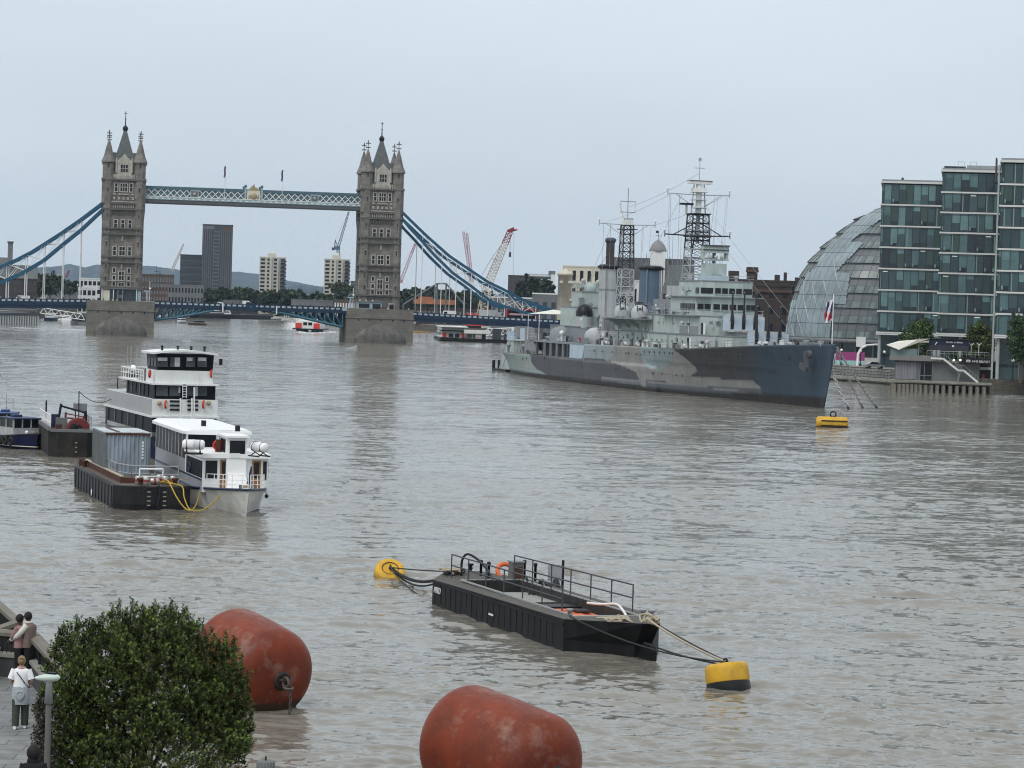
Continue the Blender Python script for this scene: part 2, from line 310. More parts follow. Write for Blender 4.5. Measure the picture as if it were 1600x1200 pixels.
g.prism(P+[(300,2100),(3000,8500),(-5000,8500),(-1200,2000)],-3,4.2,wallm,landm); g.build('far_bank_ground',kind='structure')
# hills
hillm=mat('hill_woods_hazed',(.05,.075,.095),.95,var=.4,scale=.01)  # blue of the distance haze is mixed into the woods colour
def hills(pr, D, name, seed):
    rng=np.random.default_rng(seed); xs=np.linspace(pr[0][0],pr[-1][0],240); ys=np.interp(xs,[p[0] for p in pr],[p[1] for p in pr])
    ys=ys+np.convolve(rng.normal(size=240),np.ones(5)/5,'same')*1.0+np.convolve(rng.normal(size=240),np.ones(17)/17,'same')*2.5
    R=[]
    for f,dd in ((0,-1800),(.35,-1200),(.7,-600),(1,0),(.5,900)):
        row=[]
        for i,(x,y) in enumerate(zip(xs,ys)):
            p=WD(x,y,D); z=p.z*f+rng.normal()*2*(0<f<1); row.append((p.x*(D+dd)/D,D+dd,z if f else 2))
        R.append(row)
    V=np.array(R).reshape(-1,3); n=240; i=(np.arange(4)[:,None]*n+np.arange(n-1)[None]).ravel(); F=np.stack([i,i+1,i+n+1,i+n],1)
    npmesh(name,V,F,[hillm],smooth=True,kind='structure')
hills([(-160,425),(0,421),(60,419),(85,415),(110,412),(132,418),(150,413),(240,416),(290,424),(370,424),(400,429),(440,437),(500,447),(560,452),(640,456),(760,460),(900,466)],7200,'hills',2)
hills([(300,446),(420,450),(470,446),(520,452),(600,458),(900,468)],5200,'low_hills',4)
# ================================================================== FAR BUILDINGS
conc_d=mat('dark_cladding',(.055,.062,.075),.6,var=.25,scale=.3,stretch=(1,1,.05)); conc_g=mat('grey_concrete',(.15,.155,.16),.8,var=.15,scale=.2)
cream=mat('cream_concrete',(.50,.48,.42),.8,var=.1,scale=.2); brickb=mat('brown_brick',(.10,.075,.062),.9,var=.2,scale=.3); creams=mat('cream_stucco',(.62,.58,.48),.8,var=.08,scale=.3,stain=(.3,.26,.2),stainamt=.3)
glassf=mat('far_glass',(.05,.065,.08),.25,var=.4,scale=.1); roofd=mat('dark_roof',(.06,.065,.07),.8,var=.15,scale=.2); whitef=mat('white_render',(.62,.63,.62),.7,var=.08,scale=.2)
brickd=mat('dark_brick',(.055,.042,.038),.9,var=.25,scale=.25,stain=(.04,.03,.03),stainamt=.5); brickr=mat('red_brown_brick',(.10,.062,.05),.9,var=.2,scale=.25)
def bldg(label,x0,x1,yt,D,dep,wall,rows=0,cols=0,ww=.6,wh=.5,gl=None,name='building',rz=None,cat='building',group=None,zb=3.0,z0=None,roof=None,skip=None,sill=None):
    xc=(x0+x1)/2; s=FPX/D; wd=(x1-x0)/s; c=WD(xc,yt,D); ht=c.z-zb; a=math.atan2(c.x,D)
    rz=-a if rz is None else rz
    t=T(name,label,cat,(c.x,c.y,zb),rz,group); m=MB(); m.bx(-wd/2,wd/2,0,dep,0,ht,wall); m.build('wall',t)
    r=MB(); r.bx(-wd/2-.15,wd/2+.15,-.15,dep,ht,ht+.5,roof or wall); r.build('roof',t)
    if rows:
        b0=(z0 or .0); ch=(ht-b0)/rows; cw=wd/cols; first=None
        for i in range(rows):
            for j in range(cols):
                if skip and skip(i,j): continue
                loc=(-wd/2+cw*(j+.5),-.02,b0+ch*(i+.5))
                if first is None:
                    wm=MB(); wm.bx(-cw*ww/2,cw*ww/2,-.03,.3,-ch*wh/2,ch*wh/2,gl or glassf)
                    if sill: wm.bx(-cw*ww/2-.1,cw*ww/2+.1,-.12,.1,-ch*wh/2-.3,-ch*wh/2-.003,sill)
                    first=wm.build('window',t,loc)
                else: dup(first,loc=loc,parent=t)
    return t,wd,ht,s
# dark tower slab
t,wd,ht,s=bldg('tall dark slab tower with pale central window strip, highest block seen under the walkway',317,364,352,1650,16,conc_d,0,name='tower_block')
f=None
for i in range(22):
    z=ht*(i+.6)/23
    if f is None: m=MB(); m.bx(-1.8,1.8,-.12,.2,-1.0,1.0,conc_g); m.bx(-1.5,1.5,-.16,-.121,-.5,.9,glassf); f=m.build('window',t,(wd*-.03,0,z))
    else: dup(f,loc=(wd*-.03,0,z),parent=t)
m=MB()
for k in range(15):
    x=-wd/2+wd*(k+.5)/15
    if abs(x+wd*.03)>2: m.bx(x-.18,x+.18,-.3,.02,0,ht-.05*ht,conc_g)
m.build('fin',t); m=MB(); m.bx(-wd/2+.2,-2,-.2,.1,ht*.95,ht*.99,conc_g); m.bx(2.2,wd/2-.2,-.2,.1,ht*.93,ht*.99,brickb); m.build('parapet',t)
bldg('wide dark grey office block with rows of windows, left of the tall dark tower',282,317,399,1660,20,conc_d,8,7,.75,.5,glassf,name='office_block',sill=conc_g)
for (x0,x1,yt,lab) in ((406,447,403,'cream residential tower of banded storeys standing alone midway between the bridge towers'),(507,547,406,'cream residential tower of banded storeys close left of the right bridge tower')):
    t,wd,ht,s=bldg(lab,x0,x1,yt,1550,12,cream,13,4,.66,.55,glassd,name='residential_tower',z0=4,sill=cream)
    m=MB(); m.bx(-wd*.2,wd*.12,3,9,ht+.4,ht+2.6,cream); m.bx(-wd*.12,wd*.06,4,8,ht+2.6,ht+4,white); m.build('plant_room',t)
    m=MB()
    for i in range(13): m.bx(wd*.3,wd*.52,-1.2,3,4+(ht-4)*i/13,4+(ht-4)*i/13+.9,conc_d)
    m.bx(-wd*.12,-wd*.04,-1,0,0,ht,cream); m.bx(wd*.16,wd*.22,-1,0,0,ht,cream); m.build('balcony',t)
# mid distance, left of the bridge and between towers
bldg('low white and cream flats with dark window bands just left of the left bridge tower',124,158,436,1300,14,whitef,4,5,.7,.5,glassd)
bldg('small white offices in front of the cream flats by the left bridge tower',122,150,451,1250,10,whitef,3,4,.7,.6,glassd)
bldg('long brown brick terrace behind the left bridge tower',222,272,430,1450,16,brickb,4,11,.5,.5,conc_g)
bldg('pale stone wharf block with many small windows, lower left of the dark tower',238,318,446,1380,16,conc_g,3,16,.5,.5,glassd)
bldg('red brown brick wharf building with dark windows right beside the left pier',221,262,452,1330,14,brickr,4,9,.5,.5,conc_g)
bldg('long low grey roofed shed beyond the raised walkway bridge',455,520,470,1420,18,conc_g,1,10,.6,.4,glassd,name='shed')
bldg('low brown waterside terrace left of the right bridge pier',522,556,470,1400,16,brickb,2,8,.5,.5,whitef)
bldg('small grey glass tower peeping out left of the right bridge tower',548,556,440,2200,12,glassf,8,2,.8,.4,conc_g)
bldg('boxy blue grey house under the hills at the far left',84,98,430,2300,14,cream,3,2,.5,.5,glassd)
bldg('low grey warehouses beyond the left suspension hangers',74,124,452,1700,25,conc_g,2,12,.5,.4,glassf)
bldg('row of pale sheds by the trees beyond the left hangers',95,128,445,1900,22,whitef,1,8,.5,.4,glassf)
# dark building with green roof at left edge
t,wd,ht,s=bldg('dark glass and brick hotel with sloping green roof at the left edge',-40,58,436,1120,30,brickd,5,13,.55,.55,glassf,name='hotel')
m=MB(); m.xprism([(0,ht+.5),(28,ht+.5),(14,ht+9)],-wd*.5,wd*.1,slate); m.xprism([(0,ht+.5),(20,ht+.5),(10,ht+6)],wd*.1,wd*.5,slate); m.build('pitched_roof',t)
m=MB(); m.bx(wd*.02,wd*.10,4,10,ht+2,ht+15,conc_g); m.bx(wd*.01,wd*.11,3.5,10.5,ht+15,ht+15.6,conc_d); m.build('chimney',t)
bldg('low grey glass terminal on the pier deck at the lower left',-30,56,484,1090,12,conc_g,2,14,.7,.35,glassd,name='terminal',zb=4.3)
# buildings right of the bridge
bldg('dark brown box office block in the distance left of the white slab block',794,823,431,2000,18,brickd,7,9,.45,.6,conc_d,name='office_block')
t,wd,ht,s=bldg('white slab office with long dark window bands in the distance',827,861,429,2050,14,whitef,7,1,.99,.42,glassf,name='office_block')
m=MB(); m.bx(wd*.5,wd*.68,-1,12,0,ht+.6,white); m.bx(wd*.38,wd*.7,-1.2,12,ht+.6,ht+3,conc_g); m.build('stair_tower',t)
bldg('grey corrugated shed with white roof edge right of the tail of the suspension chain',832,872,460,1060,18,conc_g,1,3,.5,.6,glassf,name='shed',roof=white)
bldg('low white roofed warehouse behind the right suspension chain',768,834,466,1150,20,conc_g,1,8,.5,.5,glassf,name='warehouse',roof=white)
bldg('long low dark wharf behind the white gangway',650,770,484,1250,20,brickd,2,20,.5,.5,conc_g,name='wharf')
# cream stucco building with dark roof, cupola, chimney (behind the warship)
D=930; t,wd,ht,s=bldg('cream stucco warehouse with bay windows and cornices behind the aft funnel of the warship',880,962,418,D,24,creams,4,7,.45,.6,glassd,name='warehouse',sill=creams)
m=MB(); m.bx(-wd/2-1,wd/2+1,-.9,0,ht-5.6,ht-4.8,creams); m.bx(-wd/2-.6,wd/2+.6,-.6,0,ht-11.5,ht-10.9,creams); m.lathe([(2.6,0),(2.6,ht-3),(3,ht-3),(3,ht-2),(2,ht-2),(1.4,ht-.2)],(-wd/2+1,1.5,0),creams,14); m.build('cornice',t)
t,wd,ht,s=bldg('white rendered dock house with long dark slate roof behind the warship funnels',955,1095,455,940,20,whitef,3,11,.4,.5,glassd,name='dock_house')
m=MB(); m.xprism([(-.6,ht+.5),(20.6,ht+.5),(10,ht+11.5)],-wd/2-.5,wd*.42,roofd); m.build('slate_roof',t)
m=MB(); c=-wd*.12; m.bx(c-2,c+2,1,5,ht,ht+7,white); m.lathe([(3,0),(1.2,1.8),(.2,3),(.05,6)],(c,3,ht+7),slate,4); m.build('dormer_turret',t)
tt=T('clock_turret','white square turret with grey lead dome and weather vane above the dark roofs','turret',WD(1026,455,915),0); zb=tt.location.z
m=MB(); z1=WD(1026,393,915).z-zb; m.bx(-2.4,2.4,-2.4,2.4,-10,z1,white); m.bx(-2.6,2.6,-2.6,2.6,z1*.55,z1*.55+.35,slate); m.build('wall',tt)
m=MB(); m.lathe([(2.9,0),(2.95,.2),(2.75,.9),(2.2,2.2),(1.3,3.3),(.3,3.9),(.12,4.2),(.1,6.4)],(0,0,z1),mat('lead_roof',(.22,.22,.23),.6,var=.1),14); m.build('dome',tt)
m=MB(); m.bx(-1,1,-.05,.05,z1+5.2,z1+5.35,blackm); m.bx(-.9,-.1,-.05,.05,z1+6.2,z1+7,blackm); m.tube((0,0,z1+4),(0,0,z1+7),.08,blackm); m.build('weather_vane',tt)
m=MB(); m.bx(-.4,.4,-2.47,-2.3,z1*.3,z1*.3+1,glassd); m.build('window',tt)
# brick chimney
c=WD(951,470,900); t=T('brick_chimney','tall dark brick chimney with flared cap rising behind the aft funnel','chimney',c)
z1=WD(951,374,900).z-c.z; m=MB(); m.ob((0,0,z1*.5-2),(2.7,2.7,z1+2),brickd); m.build('stack',t); m=MB(); m.lathe([(1.9,-1.2),(2.5,-.6),(2.4,.2),(1.3,.6)],(0,0,z1),conc_d,4,q=Matrix.Rotation(rad(45),3,'Z')); m.build('cap',t)
# peaked roof piece with finials
c=WD(1058,460,900); t=T('gabled_house','dark pointed slate roof with two finials between the fore funnel and the foremast','house',(c.x,c.y,4.6)); z=c.z-4.6
m=MB(); m.bx(-4.5,4.5,0,10,0,z,brickd); m.build('wall',t); m=MB(); za=WD(1058,414,900).z-4.6; m.loft([[(-4.8,-.3,z),(4.8,-.3,z),(4.8,10,z),(-4.8,10,z)],[(-2.6,4.5,za),(2.6,4.5,za),(2.6,5.5,za),(-2.6,5.5,za)]],slate,smooth=False); m.build('roof',t)
for x in (-2.5,2.5): m=MB(); m.lathe([(.35,0),(.2,1),(.4,1.4),(.1,2),(.08,3)],(x,5,za-.2),blackm,6); m.build('finial',t)
# brown warehouses right of the warship bridge
t,wd,ht,s=bldg('dark brown brick warehouse with arched windows behind the warship gun turrets',1176,1236,448,760,20,brickd,4,3,.35,.45,glassd,name='warehouse',sill=brickr)
m=MB(); m.bx(-wd/2-.4,wd/2+.4,-.5,0,ht-1.6,ht-.8,brickr); m.build('cornice',t)
t,wd,ht,s=bldg('long lower dark warehouse with rooftop boxes behind the brown brick warehouse',1136,1262,440,830,20,brickd,4,14,.4,.45,glassd,name='warehouse')
for x,a,b in ((-.42,.2,3),(-.2,.14,4),(.12,.1,2.2),(.22,.06,3),(.38,.12,1.6),(.48,.05,2.5)):
    m=MB(); m.bx(wd*x-wd*a/3,wd*x+wd*a/3,3,8,ht+.4,ht+b,brickd); m.build('plant_box',t)
t,wd,ht,s=bldg('square brick lift tower standing highest among the brown warehouses',1167,1184,420,800,8,brickd,0,name='brick_tower')
m=MB(); m.bx(-wd/2-.3,wd/2+.3,-.4,8.3,ht-.9,ht-.2,brickr); m.build('cornice',t)
bldg('white rendered lower wharf building left of the clock turret',990,1012,440,925,10,whitef,2,3,.4,.5,glassd)
# ================================================================== TREES (distance)
def wood(name,label,pts,D,n,size,base,seed,hpx,kind='stuff'):
    rng=np.random.default_rng(seed); bl=[]
    for i in range(n):
        u=rng.random(); x=np.interp(u,np.linspace(0,1,len(pts)),[p[0] for p in pts]); y=np.interp(x,[p[0] for p in pts],[p[1] for p in pts]); d=D+rng.uniform(-50,70)
        p=WD(x,y+rng.uniform(0,5)+ (rng.random()**2)*6,d); r=hpx/FPX*D*rng.uniform(.35,.6); bl.append((p.x,p.y,max(p.z-r,5),r*rng.uniform(.9,1.4),r,max(2.,r*rng.uniform(.8,1.0)))); bl.append((p.x+rng.uniform(-3,3),p.y,max(p.z-r*2,6),r*1.2,r,max(2,p.z-r-4)*.55))
    V,F,C=crown(bl,42000,size,base,rng,.5,.7); npmesh(name,V,F,[leafm],col=C,kind=kind,label=label)
wood('distant_woods','dark green belt of trees along the far bank',[(232,456),(262,448),(300,449),(325,452),(360,449),(400,449),(450,452),(500,456),(560,460)],1480,85,2.3,(.035,.055,.025),11,16)
wood('wooded_bank','dark trees beyond the right suspension span',[(625,455),(660,452),(700,453),(740,456),(770,460)],1500,45,2.3,(.035,.05,.03),12,18)
wood('distant_trees','trees on the skyline below the white slab office',[(815,452),(835,446),(855,452)],1300,16,1.8,(.04,.05,.03),13,12)
p=WZ(78,468,4.6); tree(WD(78,468,1240),13,16,'large round dark tree left of the left bridge tower',n=3000,seed=3,base=(.035,.055,.03),size=1.2)
tree(WD(108,464,1280),8,14,'broad low dark tree between the left tower and the large round tree',n=1600,seed=4,base=(.035,.05,.03),size=1.1)
tree(WD(62,468,1260),9,9,'small dark tree beside the green roofed hotel',n=1600,seed=7,base=(.04,.06,.03),size=1.0)
tree(WD(534,470,1500),11,18,'bushy tree at the foot of the right cream residential tower',n=1600,seed=5,base=(.045,.065,.03),size=1.2)
# ================================================================== TOWER BRIDGE
va=rad(8.2); P1=WZ(187,524.5); vv=Vector((-math.sin(va),math.cos(va)))
BF=Fr((P1.x+14*vv.x,P1.y+14*vv.y),va)
br=TF('suspension_bridge','stone and steel bascule bridge with two gothic towers and high walkways','bridge',BF)
zt=lambda y:BF.yp(195,y,-9)[1]
DX=BF.yp(592,500,-9)[0]
ZD=zt(470.5)-1.0   # road level
# pier
m=MB(); m.bx(-10.6,10.6,-14,16,-2.5,ZD+.1,pierst); m.bx(-10.85,10.85,-14.25,16.25,ZD-2.1,ZD-1.7,pierst)
n=14; cw=[]
for k in range(n+1):   # low pointed cutwater with a sloping half-dome top, front side
    a=math.pi*k/n; cw.append((-8.2*math.cos(a), -14-1.9*math.sin(a)**.8 if 0<k<n else -13.9))
rings=[]
for f_,z in ((1,-2.5),(1,1.2),(.97,2.2),(.86,3.2),(.68,4.3),(.46,5.2),(.2,5.9),(.03,6.2)):
    rings.append([(x*f_,-13.99+(y+13.99)*f_,z) for x,y in cw])
m.loft(rings,pierwet,close=False,cap=False)
for x in (-7,-3.5,.3,4,7.5): m.bx(x-.2,x+.2,-14.04,-13.9,ZD-2.9,ZD-2.3,glassd)
m.bx(-10.6,10.6,-14,-13.5,ZD+.1,ZD+1.05,pierst)
pier=m.build('pier',br)
# tower body
hxl,hxh,hy=6.45,6.9,9.0
zw=lambda y:zt(y)
m=MB(); zc=zw(281); m.bx(-hxl+.7,hxl-.7,-hy+.5,hy-.5,ZD,zw(318),stone); m.bx(-hxh+.8,hxh-.8,-hy+.35,hy-.35,zw(318),zc,stone); m.bx(-hxh+1,hxh-1,-hy+.7,hy-.7,zc,zw(272),stone_l)
for y,e in ((281,.45),(318,.3),(327,.4),(357,.3),(366,.35),(401.5,.3),(410,.35),(449,.5)):
    hx=(hxh if y<325 else hxl); m.bx(-hx-e+.3,hx+e-.3,-hy-e,hy+e,zw(y)-.25,zw(y)+.25,stone_d)
for k in range(9): x=-3.6+.9*k; m.bx(x-.2,x+.2,-hy,-hy+.5,zw(335),zw(330),stone_d)
tower=m.build('tower',br)
def turret(x,y):
    m=MB(); a0=math.pi/8; q=Matrix.Rotation(a0,3,'Z')
    m.lathe([(1.75,ZD),(1.75,zw(345)),(2.1,zw(327)),(2.1,zc),(2.3,zc),(2.3,zc+.5),(1.95,zc+.5),(1.95,zw(255)),(2.45,zw(254)),(2.45,zw(252.5)),(1.6,zw(243)),(.95,zw(230)),(.3,zw(219)),(.12,zw(217)),(.1,zw(206))],(x,y,0),stone,8,q,smooth=False)
    return m
for sx in (-1,1):
    for sy in (-1,1):
        x,y=sx*(hxl-1.6),sy*(hy-1.6); x=sx*(hxh-1.95)
        o=turret(x,y).build('turret',tower); m=MB(); z=zw(209); m.bx(x-.75,x+.75,y-.08,y+.08,z-1.35,z-1.0,stone_d); m.bx(x-.8,x+.8,y-.08,y+.08,z,z+.3,stone_d); m.bx(x-.08,x+.08,y-.8,y+.8,z,z+.3,stone_d); m.tube((x,y,zw(216)),(x,y,zw(203)),.11,stone_d); m.ball((x,y,zw(206)),.25,stone_d,6); m.build('finial',tower)
m=MB(); m.loft([[(-5.2,-8,zw(273)),(5.2,-8,zw(273)),(5.2,8,zw(273)),(-5.2,8,zw(273))],[(-4.6,-6.4,zw(238)),(4.6,-6.4,zw(238)),(4.6,6.4,zw(238)),(-4.6,6.4,zw(238))]],slate,smooth=False)
def sq(h,z): return [(-h,-h,z),(h,-h,z),(h,h,z),(-h,h,z)]
m.loft([sq(3.6,zw(255)),sq(2.7,zw(240)),sq(.62,zw(204)),sq(.62,zw(202))],slate,smooth=False)
rf=m.build('roof',tower)
m=MB(); m.lathe([(.5,zw(203)),(.85,zw(200)),(.9,zw(197)),(.5,zw(194.5)),(.2,zw(193)),(.14,zw(184)),(.3,zw(183)),(.12,zw(182)),(.1,zw(171))],(0,0,0),blackm,8); m.bx(-.5,.5,-.08,.08,zw(174.5),zw(173.5),blackm); m.build('spire',tower)
for sx in (-1,1):
    for yb in (262,300,340,362,385,420,440):
        x=sx*(hxh-1.95); m=MB(); w_=2.1 if yb<320 else 1.78
        m.bx(x-.12,x+.12,-hy+1.6-w_-.02,-hy+1.6-w_+.2,zw(yb),zw(yb)+1.5,glassd); m.bx(x-.3,x+.3,-hy+1.6-w_-.0,-hy+1.6-w_+.12,zw(yb)+1.5,zw(yb)+1.7,stone_l); m.build('slit_window',tower)
m=MB()
for z_,h_ in ((zw(322.5),.5),(zw(276.5),.6)):
    for k in range(14): x=-hxl+1.9+k*(2*hxl-3.8)/13; m.bx(x-.18,x+.18,-hy+.1,-hy+.36,z_-h_,z_+h_,stone_l)
for sx in (-1,1): m.bx(sx*4.15-.16,sx*4.15+.16,-hy+.2,-hy+.52,ZD+4,zw(281),stone_d)
m.bx(-4,4,-hy+.1,-hy+.5,zw(316),zw(314.5),stone_l); m.build('carved_panels',tower)
def dormer(sy):
    m=MB(); y0=sy*(hy-.25); y1=sy*(hy-4.5); a,b=min(y0,y1),max(y0,y1)
    zt0=zw(253); m.yprism([(-2.3,zc),(2.3,zc),(2.3,zt0),(1.6,zw(248)),(1.0,zw(246)),(0,zw(240)),(-1.0,zw(246)),(-1.6,zw(248)),(-2.3,zt0)],a,b,stone_l)
    m.bx(-6,6,a,b,zc+.3,zc+1.6,stone_l) if 0 else None
    for sx in (-1,1): m.lathe([(.35,zw(270)),(.35,zw(252)),(.1,zw(246))],(sx*2.4,y0,0),stone_l,4,smooth=False)
    m.bx(-1.2,1.2,y0-.06 if sy<0 else y0-.1,y0+.1 if sy<0 else y0+.06,zw(268.5),zw(257.5),glassd)
    f=y0-.12 if sy<0 else y0+.12
    for x in (-1.2,-.4,.4,1.2): m.bx(x-.09,x+.09,min(f,y0),max(f,y0),zw(268.5),zw(257.5),stone_l)
    m.bx(-1.2,1.2,min(f,y0),max(f,y0),zw(263.5),zw(262.7),stone_l); return m.build('dormer',tower)
dormer(-1); dormer(1)
def window(cx,yb,yt,wd,nm,side='f',tr=True,glass=glassd):
    z0,z1=zw(yb),zw(yt); m=MB(); h=wd/2; fy=.28
    def b(x0,x1,y0,y1,za,zb,mt):
        if side=='f': m.bx(cx+x0,cx+x1,-hy+.5-y1,-hy+.5-y0,za,zb,mt)
        elif side=='b': m.bx(cx+x0,cx+x1,hy-.5+y0,hy-.5+y1,za,zb,mt)
        elif side=='l': m.bx(-hxl+.7-y1,-hxl+.7-y0,cx+x0,cx+x1,za,zb,mt)
        else: m.bx(hxl-.7+y0,hxl-.7+y1,cx+x0,cx+x1,za,zb,mt)
    e=.22 if yb>300 else .38
    b(-h,h,0,e-.1,z0,z1,glass); b(-h-.28,-h,0,e,z0-.3,z1+.3,stone_l); b(h,h+.28,0,e,z0-.3,z1+.3,stone_l); b(-h,h,0,e,z1,z1+.3,stone_l); b(-h,h,0,e,z0-.3,z0,stone_l)
    for k in range(1,nm): x=-h+wd*k/nm; b(x-.09,x+.09,.02,e-.03,z0,z1,stone_l)
    if tr: zc_=(z0*.45+z1*.55); b(-h,h,.02,e-.05,zc_-.09,zc_+.09,stone_l)
    m.build('window',tower)
for sd_ in ('f','b'):
    for cx,wd,nm in ((-2.35,.75,1),(0,2.1,3),(2.35,.75,1)): window(cx,299,287,wd,nm,sd_)
    for cx in (-2.25,0,2.25): window(cx,356,344,.85,1,sd_)
    for cx,wd,nm in ((-2.35,.8,1),(0,1.7,2),(2.35,.8,1)): window(cx,399,386,wd,nm,sd_)
    window(0,438,424.5,1.5,2,sd_)
    for cx in (-2.3,2.3):
        window(cx,426,419.5,.7,1,sd_,False); window(cx,437.5,431.5,.8,1,sd_,False); window(cx,447,441,.8,1,sd_,False)
    window(0,447,442,1.6,2,sd_,False)
for sd_ in ('l','r'):
    for cx in (-3.2,0,3.2): window(cx,356,344,.9,1,sd_); window(cx,399,386,.9,1,sd_); window(cx,438,424,.9,1,sd_)
m=MB(); y=-hy+.15
for x0,x1 in ((-3.2,-2.4),(-1.6,1.6),(2.4,3.2)): m.bx(x0,x1,y-.25,y+.1,zw(304.5),zw(302.5),stone_l)
for x0,x1 in ((-3.2,-2.6),(-1.7,-1),(-.3,.3),(1,1.7),(2.6,3.2)): m.bx(x0,x1,y-.25,y+.1,zw(312),zw(308),stone_l)
m.bx(-4.2,4.2,-hy,-hy+.2,zw(439.4),zw(438.6),stone_l)
for y_ in (377,421): m.lathe([(.25,zw(y_)),(.35,zw(y_)+.3),(.2,zw(y_)+.7),(.35,zw(y_)+1),(.05,zw(y_)+1.9)],(0,-hy+.3,0),stone_l,6)
m.build('balcony',tower)
pier2=shift(pier,(DX,0,0)); tower2=shift(tower,(DX,0,0))
# kiosks at the tower feet
gl2=mat('kiosk_glass',(.03,.045,.05),.15,var=.4,scale=.6)
m=MB(); z1=zw(450.5); m.bx(-6.6,6.6,-12.2,-9.4,ZD,z1-.3,gl2); m.bx(-7.2,6.9,-12.8,-9.2,z1-.3,z1,conc_g)
for x in (-5.9,-2.3,-.9,.6,4.9): m.tube((x,-12.5,ZD),(x,-12.5,z1-.3),.16,white if abs(x)>2 else grey)
m.bx(-6,-3.5,-12.3,-12.21,ZD+.5,z1-.6,creams); m.bx(5.2,6.3,-12.3,-12.21,ZD+.3,z1-.6,blue_l)
m.bx(-1,.8,-12.35,-12.2,ZD+1.9,ZD+2.9,conc_g); m.build('glass_lobby',br)
m=MB(); x=DX-7.5; m.bx(x,x+8,-12.6,-9.4,ZD,ZD+3.2,blue_l); m.bx(x+.6,x+4,-12.7,-12.61,ZD+1.3,ZD+2.6,glassd); m.bx(x+5,x+7.5,-12.7,-12.61,ZD+.8,ZD+2.6,glassd); m.bx(x-.4,x+8.4,-13,-9.3,ZD+3.2,ZD+3.45,conc_g)
for k in range(3): m.ball((x+1+2*k,-12,ZD+3.6),.25,white,6)
m.build('control_cabin',br)
m=MB(); m.bx(DX+3.2,DX+4.6,-9.4,-9.0,ZD+.2,ZD+2.6,glassd); m.bx(DX+2.9,DX+4.9,-9.3,-8.95,ZD,ZD+3,stone_l); m.build('doorway',br)
for x0 in (8.2,DX-9.6):     # blue signal gantries on the pier corners
    m=MB(); m.tube((x0,-12.5,ZD),(x0,-12.5,ZD+4.2),.3,blue_l,8); m.bx(x0-1,x0+1,-12.8,-12.2,ZD+4.2,ZD+4.6,blue_l); m.tube((x0+.8,-12.5,ZD),(x0+.8,-12.5,ZD+7.5),.09,white); m.ball((x0+.9,-12.6,ZD+5.2),.35,white,8); m.bx(x0-2.5,x0+2.5,-13.4,-13.2,ZD+.1,ZD+1.2,blue_l); m.build('signal_post',br)
# walkways
zT,zB=zw(290),zw(316); zT=BF.yp(240,290.5,-6)[1]; zB=BF.yp(240,316.5,-6)[1]; x0,x1=hxh-1.2,DX-hxh+1.2; xm=(x0+x1)/2
for yy in (-5.2,5.2):
    m=MB(); m.bx(x0,x1,yy-1.5,yy+1.5,zT-1.0,zT,teal_d); m.bx(x0,x1,yy-1.35,yy+1.35,zB+.9,zT-1.0,teal_d); m.bx(x0,x1,yy-1.75,yy+1.75,zB+1.05,zB+2.0,blue_l); m.bx(x0,x1,yy-1.6,yy+1.6,zB,zB+1.05,under); m.bx(x0,x1,yy-1.8,yy+1.8,zB+1.9,zB+2.1,white)
    k=x0+.5
    while k<x1-1:
        m.bx(k,k+.9,yy-1.8,yy-1.7,zB+1.25,zB+1.55,white); k+=1.9
    w_=m.build('walkway',br)
    for sy in (-1,1):
        m=MB(); n=int((x1-x0)/2.0); st=(x1-x0)/n; y=yy+sy*1.42
        for i in range(n):
            a=x0+i*st; 
            for p,q in (((a,y,zB+2.1),(a+st,y,zT-1.0)),((a+st,y,zB+2.1),(a,y,zT-1.0))): m.tube(p,q,.13,white,4)
        m.build('lattice',w_)
        for cx in (x0+.235*(x1-x0),x0+.775*(x1-x0)):
            m=MB(); m.bx(cx-1.3,cx+1.3,y-.15,y+.15,zB+1.9,zT-.9,blue_l); m.bx(cx-1.0,cx+1.0,y-.22,y+.22,zB+2.2,zT-1.2,conc_g); m.ball((cx,y+sy*.1,(zB+zT)/2+.5),.5,stone_l,8); m.build('crest_panel',w_)
        if yy<0 and sy<0 or yy>0 and sy>0:
            cx=xm; m=MB(); m.bx(cx-2.1,cx+2.1,y-.2,y+.2,zB+1.9,zT-.4,creams); m.ball((cx,y+sy*.25,zT-2.2),1.05,gold,10,(1,.3,1.1)); m.ball((cx-1.4,y+sy*.25,zT-2.4),.5,stone_l,8,(.7,.3,1.6)); m.ball((cx+1.4,y+sy*.25,zT-2.4),.5,stone_l,8,(.7,.3,1.6))
            m.yprism([(cx-2,zT-.5),(cx+2,zT-.5),(cx+1.2,zT+.5),(cx+.5,zT+.7),(cx,zT+1.9),(cx-.5,zT+.7),(cx-1.2,zT+.5)],y-.15,y+.15,gold); m.build('gilded_crest',w_)
            for sx in (-1,1): m=MB(); m.bx(cx+sx*2.6-.3,cx+sx*2.6+.3,y-.3,y+.3,zB+1.9,zT+.6,blue_l); m.ball((cx+sx*2.6,y,zT+1),.45,teal_d,8); m.build('crest_post',w_)
for px,py,lab in ((352.5,258,1),(442,264,2)):
    x,z=BF.yp(px,py,-6.8); m=MB(); m.tube((x,-6.9,zB+1.5),(x,-6.9,z),.09,white); fl=m.build('flagpole',br)
    m=MB(); m.path([(x-.05,-6.9,z-.4),(x-.25,-6.95,z-1.4),(x-.1,-6.9,z-2.6),(x-.3,-7,z-3.9)],.28,mat('flag_cloth',(.12,.08,.16),.8,var=.5,scale=2)); m.tube((x-.15,-7.2,z-.8),(x-.3,-7.2,z-3.6),.06,rust); m.build('flag',fl)
